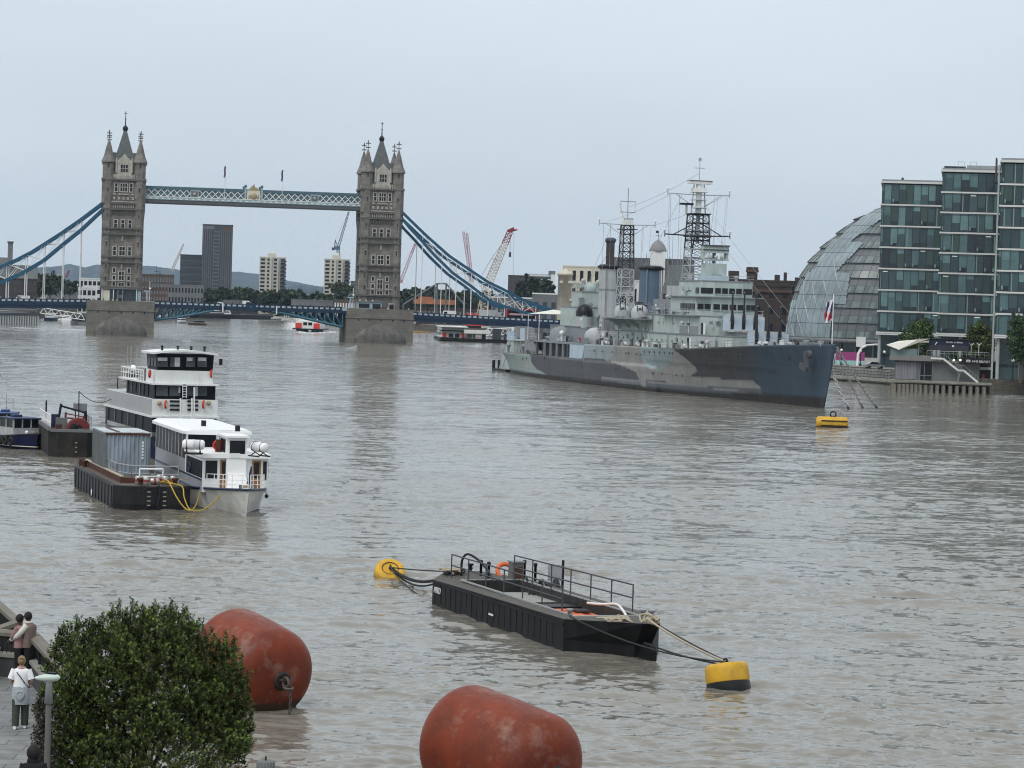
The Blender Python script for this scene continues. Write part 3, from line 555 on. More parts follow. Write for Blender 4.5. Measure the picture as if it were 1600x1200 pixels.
# deck
def deckspan(xa,za,xb,zb_,name,step=1.75):
    d=MB(); n=8
    top=lambda x:za+(zb_-za)*(x-xa)/(xb-xa)
    for y0,y1 in ((-9.2,-8.8),(8.8,9.2)):
        d.loft([[(x,y0,top(x)-2.0),(x,y1,top(x)-2.0),(x,y1,top(x)),(x,y0,top(x))] for x in (xa,xb)],navy,smooth=False)
        d.loft([[(x,y0-.12,top(x)-.15),(x,y1+.12,top(x)-.15),(x,y1+.12,top(x)+.003),(x,y0-.12,top(x)+.003)] for x in (xa,xb)],navy,smooth=False)
    d.loft([[(x,-8.8,top(x)-1.9),(x,8.8,top(x)-1.9),(x,8.8,top(x)-1.25),(x,-8.8,top(x)-1.25)] for x in (xa,xb)],mat('asphalt',(.05,.05,.052),.9),smooth=False)
    return d,top
def parapet(xa,xb,top,parent,y=-9.2,step=1.72,hh=1.05):
    n=max(1,int((xb-xa)/step)); st=(xb-xa)/n; sg=-1 if y<0 else 1
    m=MB()
    for i in range(n):
        a=xa+i*st; t0,t1=top(a+.3),top(a+st-.3)
        m.add([(a+.32,y+sg*.06,t0-.8),(a+st-.32,y+sg*.06,t1-.8),(a+st-.32,y+sg*.06,t1-.25),(a+.32,y+sg*.06,t0-.25),(a+.32,y-sg*.1,t0-.8),(a+st-.32,y-sg*.1,t1-.8),(a+st-.32,y-sg*.1,t1-.25),(a+.32,y-sg*.1,t0-.25)],[(0,1,2,3),(0,4,5,1),(3,2,6,7),(1,5,6,2),(0,3,7,4)],mat('parapet_panel',(.36,.42,.47),.6,var=.25,scale=.8))
    m.build('parapet_panels',parent)
# centre bascules
zc0=BF.yp(245,471,-9.2)[1]; d,top=deckspan(10.6,zc0,DX-10.6,zc0,'c')
xa,xb=10.6,DX-10.6
cen=d.build('bascule_deck',br); parapet(xa,xb,top,cen); parapet(xa,xb,top,cen,9.2)
for (xs,ar) in (((242,277,312,335),(500,495.7,489.5,485)),((535,488,446,425),(511,500,490,486.5))):
    pts=[BF.yp(x,y,-9) for x,y in zip(xs,ar)]
    for yy in (-8.9,-3,3,8.9):
        m=MB()
        for p,q in zip(pts[:-1],pts[1:]): m.tube((p[0],yy,p[1]),(q[0],yy,q[1]),.38,mat('bascule_blue',(.06,.15,.21),.6,var=.15,scale=.5),4)
        xs_=np.linspace(pts[0][0],pts[-1][0],9); zz=lambda x:np.interp(x,*zip(*sorted(pts)))
        for i in range(8):
            x=xs_[i]; m.tube((x,yy,zz(x)),(x,yy,zc0-1.9),.24,MATS['bascule_blue'],4); m.tube((x,yy,zz(x)),(xs_[i+1],yy,zc0-1.9),.2,MATS['bascule_blue'],4)
        m.build('bascule_truss',br)
m=MB(); m.bx(xm-1.6,xm+1.6,-9.5,-9.1,zc0-2.2,zc0+.5,navy); m.ball((xm,-9.5,zc0-1),.5,blue,8,(1,.4,1)); m.build('centre_shield',cen)
for px,ya,yb in ((348.5,474,488),(432.5,478,491)):
    a=BF.yp(px,ya,-9.6); b=BF.yp(px,yb,-9.6); m=MB(); m.tube((a[0],-9.6,a[1]),(a[0],-9.6,b[1]),.22,whitec,6); m.build('navigation_post',cen)
# side spans and chains
def side(sgn):
    if sgn<0:
        A=BF.yp(130,467.5,-9.2); B=BF.yp(-80,465,-9.2); xa,za,xb,zb_=B[0],B[1],-10.6,A[1]
        up=[(160,317),(127,342),(97,363),(72,379),(50,393),(25,406),(0,417),(-40,432),(-90,446)]; lo=[(160,327),(127,358),(97,382),(67,407),(33,427),(0,441),(-30,449),(-60,452),(-90,450)]
        hang=[124,96.5,67,38.5,9.5,-20,-50]
    else:
        A=BF.yp(655,488,-9.2); B=BF.yp(862,500,-9.2); xa,za,xb,zb_=DX+10.6,A[1],B[0]+6,B[1]
        up=[(628,331),(640,343),(667,369),(702,400),(736,423),(763,441),(786,452),(814,467),(840,477),(866,486)]; lo=[(628,341),(640,356),(657,374),(680,400),(708,427),(736,447),(766,470),(786,478),(817,488),(838,491),(866,489)]
        hang=[658,689,712,736,763,789,817,838]
    d,top=deckspan(xa,za,xb,zb_,'s'); sp=d.build('side_span',br)
    g=MB(); g.loft([[(x,-9.0,top(x)-3.0),(x,9.0,top(x)-3.0),(x,9.0,top(x)-2.0),(x,-9.0,top(x)-2.0)] for x in (xa,xb)],navy,smooth=False); g.build('girder',sp)
    parapet(xa,xb,top,sp); parapet(xa,xb,top,sp,9.2)
    for yy in (-8.6,8.6):
        U=[BF.yp(x,y,-8.6) for x,y in up]; Lo=[BF.yp(x,y,-8.6) for x,y in lo]
        ch=MB()
        for S in (U,Lo):
            for p,q in zip(S[:-1],S[1:]):
                dx,dz=q[0]-p[0],q[1]-p[1]; l=math.hypot(dx,dz); nx,nz=-dz/l*.42,dx/l*.42
                for o_ in (-.32,.32): ch.add([(p[0]-nx*(.9 if o_<0 else .9),yy+o_-.18,p[1]-nz),(p[0]+nx,yy+o_-.18,p[1]+nz),(q[0]+nx,yy+o_-.18,q[1]+nz),(q[0]-nx,yy+o_-.18,q[1]-nz),(p[0]-nx,yy+o_+.18,p[1]-nz),(p[0]+nx,yy+o_+.18,p[1]+nz),(q[0]+nx,yy+o_+.18,q[1]+nz),(q[0]-nx,yy+o_+.18,q[1]-nz)],[(0,1,2,3),(7,6,5,4),(1,5,6,2),(0,3,7,4)],blue)
        chain=ch.build('suspension_chain',br)
        ui=lambda x:np.interp(x,*zip(*sorted(U))); li=lambda x:np.interp(x,*zip(*sorted(Lo)))
        xs_=sorted(BF.yp(h,460,-8.6)[0] for h in hang); w_=MB()
        allx=xs_+[(xs_[-1]+3.2) if sgn>0 else xs_[-1]+5]
        for i,x in enumerate(xs_):
            w_.tube((x,yy,li(x)),(x,yy,ui(x)),.12,white,4)
            if i+1<len(xs_):
                x2=xs_[i+1]; w_.tube((x,yy,li(x)),(x2,yy,ui(x2)),.09,white,4); w_.tube((x,yy,ui(x)),(x2,yy,li(x2)),.11,white,4)
            zb2=top(x)-1.4
            if li(x)>zb2+.5: h=MB(); h.tube((x,yy,zb2),(x,yy,li(x)-.3),.17 if abs(li(x)-zb2)<12 else .13,white,6); h.build('hanger',sp)
        w_.build('web_bracing',chain)
side(-1); side(1)
# ------------------------------------------------------------ traffic
tyre=mat('tyre',(.02,.02,.02),.8)
def vehicle(kind,label,x,ly,top_z,body,cat,flip=1,name=None):
    p=BF.W(x,ly,top_z); t=T(name or kind,label,cat,p,BF.a+(math.pi if flip<0 else 0)); m=MB()
    if kind=='bus':
        m.yprism([(-5,.35),(5,.35),(5,4.1),(4.8,4.35),(-4.8,4.35),(-5,4.1)],-1.25,1.25,body); m.build('body',t)
        for z0 in (1.3,3.0): g=MB(); g.bx(-4.6,4.75,-1.28,1.28,z0,z0+.85,glassd); g.bx(4.9,5.03,-1.05,1.05,z0,z0+.9,glassd); g.build('window',t)
        wx=(-3,3.2); R=.5; hw=1.2
        m=MB(); m.bx(-4,3.5,-1.29,1.29,2.3,2.85,whitef); m.build('advert_panel',t)
    elif kind=='van':
        m.yprism([(-2.6,.35),(2.7,.35),(2.7,1.1),(1.9,1.3),(1.3,2.2),(1.0,2.35),(-2.5,2.35),(-2.6,2.2)],-.95,.95,body); m.build('body',t); g=MB(); g.bx(.3,1.35,-.97,.97,1.35,2.0,glassd); g.build('window',t); wx=(-1.7,1.8); R=.36; hw=.9
    elif kind=='lorry':
        m.bx(-4,1.9,-1.2,1.2,.7,3.4,body); m.build('cargo_box',t); m=MB(); m.yprism([(2,.4),(4,.4),(4,1.6),(3.7,2.7),(2,2.7)],-1.1,1.1,whitef); m.build('cab',t); g=MB(); g.bx(3.2,3.75,-1.12,1.12,1.7,2.4,glassd); g.build('window',t); wx=(-2.6,2.9); R=.48; hw=1.1
    else:
        m.yprism([(-2.1,.3),(2.1,.3),(2.15,.75),(1.2,.9),(.6,1.4),(-.9,1.45),(-1.6,.95),(-2.15,.85)],-.85,.85,body); m.build('body',t); g=MB(); g.yprism([(-1.35,.95),(1.0,.95),(.5,1.36),(-.8,1.4)],-.87,.87,glassd); g.build('window',t); wx=(-1.35,1.35); R=.32; hw=.8
    for a in wx:
        for s_ in (-1,1): q=MB(); q.tube((a,s_*hw-.12,R),(a,s_*hw+.12,R),R,tyre,12); q.build('wheel',t)
    return t
roadz=lambda x,za,xa,zb,xb: za+(zb-za)*(x-xa)/(xb-xa)
A=BF.yp(655,488,-9.2); B=BF.yp(862,500,-9.2)
def rz_(x): return (zc0-1.25) if x<DX+10 else A[1]+(B[1]-A[1])*(x-DX-10.6)/(B[0]-DX-10.6)-1.25
bx_=lambda px:BF.yp(px,490,-5)[0]
vehicle('bus','red double decker bus driving over the right side span',bx_(815),-4.5,rz_(bx_(815))-.1,mat('bus_red',(.42,.02,.03),.35),'bus',name='double_decker_bus')
vehicle('van','white panel van on the side span just right of the right tower',bx_(700),-4.5,rz_(bx_(700)),whitec,'van',-1)
vehicle('lorry','pale box lorry following the red bus on the right side span',bx_(768),-4.5,rz_(bx_(768)),whitef,'lorry')
vehicle('van','white van crossing the middle of the drawbridge',bx_(383),-4.5,rz_(bx_(383)),whitec,'van')
vehicle('lorry','grey box lorry on the drawbridge left of the white van',bx_(358),-4.5,rz_(bx_(358))-1,conc_g,'lorry',-1)
vehicle('car','silver car on the left half of the drawbridge',bx_(315),-4.5,rz_(bx_(315))+.1,metal,'car')
vehicle('van','white van tilted behind the left side span parapet',bx_(33),-4.5,ZD-.6,whitec,'van',-1)
vehicle('car','dark red car crossing at the far right end of the side span',bx_(846),-5.5,rz_(bx_(846)),mat('car_red',(.25,.02,.02),.35),'car')
# pedestrians behind the parapets
cl=[mat('coat_%s'%n,c,.9) for n,c in (('black',(.02,.02,.025)),('white',(.6,.6,.6)),('blue',(.06,.09,.2)),('red',(.3,.05,.05)),('grey',(.18,.18,.18)))]
skin_b=mat('skin_brown',(.16,.08,.05),.6); skin_l=mat('skin_light',(.45,.28,.2),.6)
def tinyperson(i):
    m=MB(); c=cl[i%5]; lg=cl[(i*3)%5 if i%2 else 0]
    for s_ in (-1,1): m.loft([[(x_,y_,z) for x_,y_ in [(s_*.1+r*math.cos(k*1.047),(.1 if s_>0 else -.08)*(1-z/.9)+r*math.sin(k*1.047)) for k in range(6)]] for z,r in ((0,.06),(.45,.07),(.88,.1))],lg)
    m.loft([[(r*1.35*math.cos(k*.785),r*.85*math.sin(k*.785),z) for k in range(8)] for z,r in ((.82,.14),(1.05,.13),(1.35,.17),(1.46,.12),(1.52,.05),(1.56,.05))],c)
    for s_ in (-1,1): m.tube((s_*.2,0,1.4),(s_*.26,.02,1.1),.05,c,5); m.tube((s_*.26,.02,1.1),(s_*.24,.14,.86),.04,skin_l if i%3 else skin_b,5)
    m.ball((0,0,1.63),.11,skin_l if i%3 else skin_b,8,(.85,.95,1.15)); m.ball((0,-.02,1.67),.115,cl[0],8,(.9,.9,1)); return m
protos=[]
rng0=random.Random(4)
def peds(n,fa,fb,za,zb,names,ly=-8.2,where='on the drawbridge'):
    grp='people walking '+where
    for i in range(n):
        u=rng0.random(); x=fa+(fb-fa)*u; z=za+(zb-za)*u; k=rng0.randrange(5); p=BF.W(x,ly+rng0.uniform(-.3,.3),z)
        if len(protos)<=k or protos[k] is None:
            while len(protos)<=k: protos.append(None)
            o=tinyperson(k).build('person'); protos[k]=o
        else: o=protos[k].copy(); COL.objects.link(o)
        o.location=p; o.rotation_euler=(0,0,BF.a+rng0.choice((1.57,-1.57))+rng0.uniform(-.3,.3)); o['label']='pedestrian in %s clothes walking %s'%(('black','white','blue','red','grey')[k],where); o['category']='person'; o['group']=grp
peds(26,-48,-11,ZD-.3,ZD-.2,0,-8.2,'over the left side span'); peds(14,-10,8,ZD,ZD,0,-13.2,'round the foot of the left tower'); peds(16,12,DX-12,zc0-1.2,zc0-1.2,0); peds(16,DX-4,DX+10,ZD,ZD,0,-13.2,'round the foot of the right tower'); peds(12,DX+11,DX+40,rz_(DX+11),rz_(DX+40),0,-8.2,'over the right side span')
# ================================================================== WARSHIP
B0=WZ(1291.5,638); SF=Fr((B0.x,B0.y),rad(-73.6))
sh=TF('warship','long grey camouflage painted museum cruiser with gun turrets, two funnels and lattice masts','warship',SF)
mint=mat('ship_mint',(.39,.46,.44),.6,var=.10,scale=.5,stain=(.24,.24,.2),stainamt=.45); sgrey=mat('ship_light_grey',(.40,.42,.43),.6,var=.1,scale=.5,stain=(.25,.22,.18),stainamt=.4)
sdark=mat('ship_dark_grey',(.075,.08,.088),.6,var=.15,scale=.5,stain=(.12,.10,.08),stainamt=.3); sblue=mat('ship_blue',(.085,.125,.175),.6,var=.12,scale=.4); pale=mat('ship_pale_blue',(.42,.50,.58),.6,var=.08,scale=.5)
deckm=mat('ship_deck',(.16,.14,.12),.85,var=.15,scale=1); smid=mat('ship_mid_grey',(.22,.235,.25),.6,var=.12,scale=.5)
hullm=mat('ship_hull_paint',(.2,.2,.2),.55,attr='tint',var=.13,scale=.5,stretch=(1,1,.3),stain=(.13,.10,.075),stainamt=.18)
ub=[2.2,0,-8,-17.7,-30,-43,-58,-73,-92,-119,-135,-150,-157,-160]; wlb=[.02,.12,1.0,2.1,3.6,5.0,6.6,7.5,8.2,8.1,7.4,5.8,4.4,3.2]; dkb=[.25,.9,3.2,5.0,6.6,7.5,8.2,8.4,8.5,8.3,7.9,7.0,6.2,5.5]
us=[2.2,0,-18,-24,-43,-62,-80,-95,-160.]; sz=[9.9,9.75,9.0,8.7,7.8,7.6,7.45,7.3,7.3]
def inpoly(x,y,P):
    c=False; j=len(P)-1
    for i in range(len(P)):
        if (P[i][1]>y)!=(P[j][1]>y) and x<(P[j][0]-P[i][0])*(y-P[i][1])/(P[j][1]-P[i][1])+P[i][0]: c=not c
        j=i
    return c
CAMO=[ # painted camouflage areas on the hull plating
 ([(900,530),(1052,545.6),(1071,560),(1086.7,573),(1088,580),(1080,587),(1063,594),(1000,591),(996,582),(952,564),(900,558)],(.30,.30,.285)),
 ([(905,530),(958,541),(960,552),(950,563),(905,558)],(.30,.36,.38)),
 ([(1000,540),(1052,546),(1050,562),(1030,580),(1012,575),(1003,562)],(.29,.36,.38)),
 ([(1000,577),(1082,588.5),(1178,595),(1188,606),(1063,600),(1009,592),(1009,612),(1001,612),(990,580)],(.27,.27,.26)),
 ([(1009,592.5),(1063,600.5),(1188,606.5),(1200,640),(1009,640)],(.115,.125,.14)),
 ([(1011,596.3),(1154,608.3),(1154,610.8),(1011,598.8)],(.27,.28,.28)),
 ([(828,548),(940,561),(952,564),(994,582),(1001,600),(1002,640),(880,610),(838,576),(830,566)],(.088,.092,.10)),
 ([(940,589.5),(1001,596),(1001,640),(940,630)],(.16,.17,.185)),
 ([(940,588.5),(1001,595),(1001,597),(940,590.5)],(.30,.31,.31)),
 ([(760,530),(828,548),(830,566),(838,576),(880,600),(760,600)],(.32,.39,.38)),
 ([(760,572),(880,594),(880,600),(760,582)],(.38,.42,.40)),
 ([(825,560),(834,572),(824,578),(818,570)],(.36,.38,.35)),
]
nt=hullm.node_tree; N=nt.nodes; Lk=nt.links; bt=N.new('ShaderNodeTexBrick'); tcx=N.new('ShaderNodeTexCoord'); sxx=N.new('ShaderNodeSeparateXYZ'); cxx=N.new('ShaderNodeCombineXYZ')
Lk.new(tcx.outputs['Object'],sxx.inputs[0]); Lk.new(sxx.outputs[0],cxx.inputs[0]); Lk.new(sxx.outputs[2],cxx.inputs[1]); Lk.new(cxx.outputs[0],bt.inputs[0])
for nm_,c_ in (('Color1',(1,1,1,1)),('Color2',(.88,.88,.89,1)),('Mortar',(.62,.6,.58,1))): bt.inputs[nm_].default_value=c_
bt.inputs['Scale'].default_value=1; bt.inputs['Brick Width'].default_value=6.5; bt.inputs['Row Height'].default_value=1.55; bt.inputs['Mortar Size'].default_value=.035
bs=N['Principled BSDF']; old=bs.inputs['Base Color'].links[0].from_socket; mu=N.new('ShaderNodeMix'); mu.data_type='RGBA'; mu.blend_type='MULTIPLY'; mu.inputs[0].default_value=.8; Lk.new(old,mu.inputs[6]); Lk.new(bt.outputs['Color'],mu.inputs[7])
st=N.new('ShaderNodeTexNoise'); stm=N.new('ShaderNodeMapping'); stm.inputs['Scale'].default_value=(1.6,1,.12); Lk.new(tcx.outputs['Object'],stm.inputs[0]); Lk.new(stm.outputs[0],st.inputs[0]); st.inputs['Scale'].default_value=1.0; st.inputs['Detail'].default_value=6; sr=N.new('ShaderNodeMapRange'); sr.inputs[1].default_value=.60; sr.inputs[2].default_value=.74; sr.inputs[3].default_value=0; sr.inputs[4].default_value=.5; Lk.new(st.outputs[0],sr.inputs[0])
m3=N.new('ShaderNodeMix'); m3.data_type='RGBA'; Lk.new(sr.outputs[0],m3.inputs[0]); Lk.new(mu.outputs[2],m3.inputs[6]); m3.inputs[7].default_value=(.13,.085,.06,1); Lk.new(m3.outputs[2],bs.inputs['Base Color'])
def hull():
    n=420; k=34; U=np.linspace(2.2,-160,n); V=[];C=[]
    for sgn in (-1,1):
        for u in U:
            wb=np.interp(-u,[-x for x in ub],wlb); db=np.interp(-u,[-x for x in ub],dkb); zt_=np.interp(-u,[-x for x in us],sz)
            if u<-95: zt_=4.6-.5*(-95-u)/65
            for j in range(k):
                t=j/(k-1); z=-1.5+(zt_+1.5)*t; fz=max(0,z/zt_); b=wb+(db-wb)*fz**1.5
                if z<0: b=wb*(1+.1*z)
                uu=u
                if u>-12: uu=u-(1-min(1,max(0,(z+1.5)/11.2)))**1.2*3.6*max(0,(u+12)/14)
                if z>5.2 and u>-62 and u<-14: b+=.12      # knuckle strake
                if z<4.3 and -118<u<-58: b+=.35           # armour belt
                V.append((uu,sgn*b,z)); p=SF.W(uu,-b,z); px,py=proj(p)
                c=(.047,.074,.104) if px>1190 else ((.062,.066,.07) if px<1160 else None)
                if c is None: f=(px-1160)/30; c=tuple((.062,.066,.07)[q]*(1-f)+(.047,.074,.104)[q]*f for q in range(3))
                for P,cc in CAMO:
                    if inpoly(px,py,P): c=cc
                if z<(.7 if u<-40 else .7+.9*(u+40)/42): c=(.02,.018,.016)
                elif z<(.7 if u<-40 else .7+.9*(u+40)/42)+.25: c=tuple(q*.6 for q in c)
                C.append((*c,1))
    V=np.array(V);C=np.array(C); i=(np.arange(n-1)[:,None]*k+np.arange(k-1)[None]).ravel(); F=np.stack([i,i+1,i+k+1,i+k],1); F2=F[:,::-1]+n*k
    # transom
    T_=[( (n-1)*k+j,(n-1)*k+j+1,n*k+(n-1)*k+j+1,n*k+(n-1)*k+j) for j in range(k-1)]; S_=[(j,j+n*k,j+1+n*k,j+1) for j in range(k-1)]
    D_=[(i*k+k-1,(i+1)*k+k-1,n*k+(i+1)*k+k-1,n*k+i*k+k-1)[::-1] for i in range(n-1)]
    F=np.concatenate([F,F2,T_,S_,D_]); mi=np.zeros(len(F),int); mi[-len(D_):]=1
    return npmesh('hull',V,F,[hullm,deckm],sh,col=C,mi=mi)
hl=hull()
def hb(u): return np.interp(-u,[-x for x in ub],dkb)
def dz(u): return float(np.interp(-u,[-x for x in us],sz))
pm=MB(); pm.tube((0,0,0),(0,.06,0),.22,glassd,8); first=None
for px in (1006,1014,1022,1030,1038,1046,1050,1062,1069,1088,1095,1108,1116,1124,1131,1139,1148,1156,1218):
    v=-hb(-40); 
    for it in range(3): u,z=SF.yp(px,549+ (px-1000)*.045,v-.05); v=-(np.interp(-u,[-x for x in ub],wlb)+(hb(u)-np.interp(-u,[-x for x in ub],wlb))*(z/dz(u))**1.5+(.12 if -62<u<-14 else 0))
    loc=(u,v-.05,z)
    if first is None: first=pm.build('porthole',hl,loc)
    else: dup(first,loc=loc,parent=hl)
for px,py in ((1012,583),(1024,584),(1042,586),(1050,586.5),(1075,588),(1100,590),(1102,590.5),(855,563),(870,565),(960,577),(930,548),(942,549),(957,550),(978,552),(982,552),(994,553),(1000,554),(850,560),(818,560),(811,560)):
    u,z=SF.yp(px,py,-8.5); dup(first,loc=(u,-float(np.interp(z,[0,7.5],[np.interp(-u,[-x for x in ub],wlb),hb(u)]))-.32,z),parent=hl)
# fo'c'sle deck carried aft, open gallery below it
m=MB(); m.bx(-128,-95,-8.3,8.3,7.0,7.32,smid); m.bx(-131,-96,-5.5,5.5,4.4,7.0,sdark); m.bx(-104,-95,-8.45,8.45,4.5,7.0,pale)
for u in (-106,-109,-113,-117,-121,-126): m.bx(u-.3,u+.3,-8.3,-8.0,4.4,7.0,smid if u%2 else sdark); m.bx(u-.2,u+.2,8.0,8.3,4.4,7.0,smid)
m.build('upper_deck',sh)
m=MB()
for u in np.arange(-158,-128,2.5): m.tube((u,-hb(u)+.3,4.1),(u,-hb(u)+.3,5.2),.05,smid,4)
for u in np.arange(-100,-4,2.2): m.tube((u,-hb(u)+.25,dz(u)),(u,-hb(u)+.25,dz(u)+1.05),.035,smid,4); m.tube((u,hb(u)-.25,dz(u)),(u,hb(u)-.25,dz(u)+1.05),.035,smid,4)
for u in np.arange(-100,-6,2.2):
    for h_ in (.55,1.03):
        for s_ in (-1,1): m.tube((u,s_*(hb(u)-.25),dz(u)+h_),(u+2.2,s_*(hb(u+2.2)-.25),dz(u+2.2)+h_),.022,smid,4)
m.build('guard_rail',sh)
# deckhouses
def blk(name,u0,u1,hw,z0,z1,mt,taper=0,v=0,lip=True,parent=None):
    m=MB(); P=[(u0,v-hw),(u1-taper,v-hw),(u1,v-hw*(1-(.45 if taper else 0))),(u1,v+hw*(1-(.45 if taper else 0))),(u1-taper,v+hw),(u0,v+hw)]
    m.prism(P,z0,z1,mt); 
    if lip: m.prism([(a*1.0+(.12 if a==u1 else 0),b*(1.03)) for a,b in P],z1,z1+.16,smid)
    return m.build(name,parent or sh)
d1=blk('deckhouse',-98,-33,5.6,7.4,10.1,mint,2); d1b=blk('deckhouse',-41,-33.2,5.3,9.0,10.0,pale,2) if 0 else None
m=MB(); m.bx(-44,-34,-5.68,-5.6,8.4,10.05,sgrey); m.build('grey_panel',d1)
d2=blk('deckhouse',-75,-40,5.4,10.25,13.3,mint,2)
def row(parent,u,n,v0,v1,z0,z1,axis='v',fill=.78,sgn=1):
    first=None; st=(v1-v0)/n
    for i in range(n):
        c=v0+st*(i+.5); loc=(u,c,(z0+z1)/2) if axis=='v' else (c,u,(z0+z1)/2)
        if first is None:
            m=MB(); h=abs(st)*fill/2; q=(z1-z0)/2
            if axis=='v': m.bx(-.1,.06,-h,h,-q,q,glassd); m.bx(-.1,.1,-h-.06,h+.06,-q-.12,-q-.003,mint)
            else: m.bx(-h,h,-.06,.06,-q,q,glassd)
            first=m.build('window',parent,loc)
        else: dup(first,loc=loc,parent=parent)
b1=blk('bridge_lower',-57,-43.2,5.4,13.45,16.5,mint,1.2); row(b1,-43.15,4,-2.9,2.9,14.35,15.4); 
b2=blk('bridge_upper',-55,-43.6,4.7,16.66,19.2,mint,1.0)
row(b2,-43.55,4,-2.5,2.5,17.15,18.1)
for b,u0,hw,z0,z1 in ((b1,-44.5,5.45,14.35,15.4),(b2,-44.7,4.75,17.15,18.1)):
    row(b,-hw,4 if b is b1 else 1,u0-(7.5 if b is b1 else 2),u0-.2,z0,z1,'u'); row(b,hw,4,u0-7.5,u0-.2,z0,z1,'u')
    for s_ in (-1,1):   # windows on the canted corner faces
        for k in (.28,.72):
            hw2=hw-.05; p0=Vector((u0-.0+.1,s_*hw2)); p1=Vector((-43.15 if b is b1 else -43.55,s_*hw2*.55)); c=p0.lerp(p1,k); d=(p1-p0).normalized(); m=MB(); R=Matrix.Rotation(math.atan2(d.y,d.x),3,'Z'); m.ob((0,0,0),(1.0,.14,z1-z0),glassd,R); m.build('window',b,(c.x,c.y,(z0+z1)/2))
m=MB(); m.bx(-57,-42.6,-5.9,5.9,16.5,16.64,smid); m.bx(-60,-42.4,-6.2,6.2,13.28,13.43,smid); m.build('bridge_platform',sh)
m=MB(); m.bx(-52.5,-49.4,-1.75,1.75,20.2,22.3,mint); m.bx(-53,-48,-2.1,1.7,19.2,20.2,pale); m.lathe([(1.5,19.3),(1.5,20.4)],(-50.5,0,0),smid,12); m.build('director_tower',sh)
m=MB(); m.bx(-51.5,-50,-2.3,2.3,24.1,25.4,mint); m.bx(-51.4,-49.8,-2.35,2.35,25.2,25.45,sdark); m.bx(-51.4,-49.9,-2.3,2.3,24.5,24.7,sdark); m.bx(-51.5,-50.2,-2.3,-1.95,22.9,24.2,mint); m.bx(-51.5,-50.2,1.95,2.3,22.9,24.2,mint); m.bx(-51.8,-50,-2.3,2.3,22.8,23.1,mint); m.tube((-51,0,22.3),(-51,0,24.2),.3,smid,6)
for v in (-1,0,1): m.ball((-50,v,23.4),.35,sgrey,8)
m.build('fire_control_radar',sh)
# clutter on the signal deck
rg=random.Random(8); m=MB()
for i in range(16): u=rg.uniform(-66,-53); v=rg.uniform(-4.5,4.5); s_=rg.uniform(.3,.9); m.bx(u,u+s_,v,v+s_,19.3 if u>-55 else 13.4,(19.3 if u>-55 else 13.4)+rg.uniform(.6,2.0),rg.choice([sgrey,mint,smid,sdark]))
m.bx(-70,-57,-4,4,13.4,16,smid); m.bx(-66,-58,-3,3,16,18.4,sgrey); m.build('signal_deck_gear',sh)
# fittings on the deckhouse walls: pipes, lockers, ladders, ledges
rgw=random.Random(21)
def fit(par,u0,u1,v,z0,z1,n):
    for i in range(n):
        u=rgw.uniform(u0,u1); m=MB(); k=rgw.random(); c=rgw.choice([sgrey,smid,sdark,mint,white]); s_=-1 if v<0 else 1
        if k<.3: m.tube((0,0,0),(0,0,z1-z0-.1),.05,c,5); z=z0
        elif k<.5:
            z=z0+.1
            for q in range(6): m.bx(-.2,.2,-.06,.06,q*(z1-z0-.3)/6,q*(z1-z0-.3)/6+.05,c)
            m.bx(-.22,-.18,-.06,.06,0,z1-z0-.2,c); m.bx(.18,.22,-.06,.06,0,z1-z0-.2,c)
        elif k<.8: z=rgw.uniform(z0+.1,z1-.9); m.bx(-rgw.uniform(.15,.6),rgw.uniform(.15,.6),-.15,.15,0,rgw.uniform(.3,.8),c)
        else: z=rgw.uniform(z0+.4,z1-.5); m.bx(-1.4,1.4,-.05,.05,0,.08,c)
        m.build('wall_fitting',par,(u,v+s_*.08,z))
fit(d1,-96,-46,-5.6,7.5,10,26); fit(d2,-74,-43,-5.4,10.4,13.2,12); fit(b1,-56.5,-46,-5.4,13.5,14.3,5); fit(b2,-54.5,-48,-4.7,16.8,19.1,6)
for i in range(14):
    v=rgw.uniform(-4.6,4.4); m=MB(); h_=rgw.uniform(.25,.7); m.bx(-.12,.1,-rgw.uniform(.1,.5),rgw.uniform(.1,.5),0,h_,rgw.choice([sgrey,smid,mint,sdark])); m.build('wall_fitting',sh,(-39.95+.02 if v>-9 else 0,v,rgw.uniform(11.9,12.6)))
m=MB()
for h_ in (.5,1.0):
    P=[(-58,-6.1,13.43+h_),(-42.5,-6.1,13.43+h_),(-42.5,6.1,13.43+h_)]; m.path(P,.03,sgrey,4)
    P=[(-54.5,-4.6,19.36+h_*.8),(-43.8,-4.6,19.36+h_*.8),(-43.8,4.6,19.36+h_*.8)]; m.path(P,.03,sgrey,4)
for k in range(13): m.tube((-58+k*1.28,-6.1,13.43),(-58+k*1.28,-6.1,14.43),.03,sgrey,4)
for k in range(8): m.tube((-42.5,-6.1+k*1.7,13.43),(-42.5,-6.1+k*1.7,14.43),.03,sgrey,4)
m.build('bridge_rail',sh)
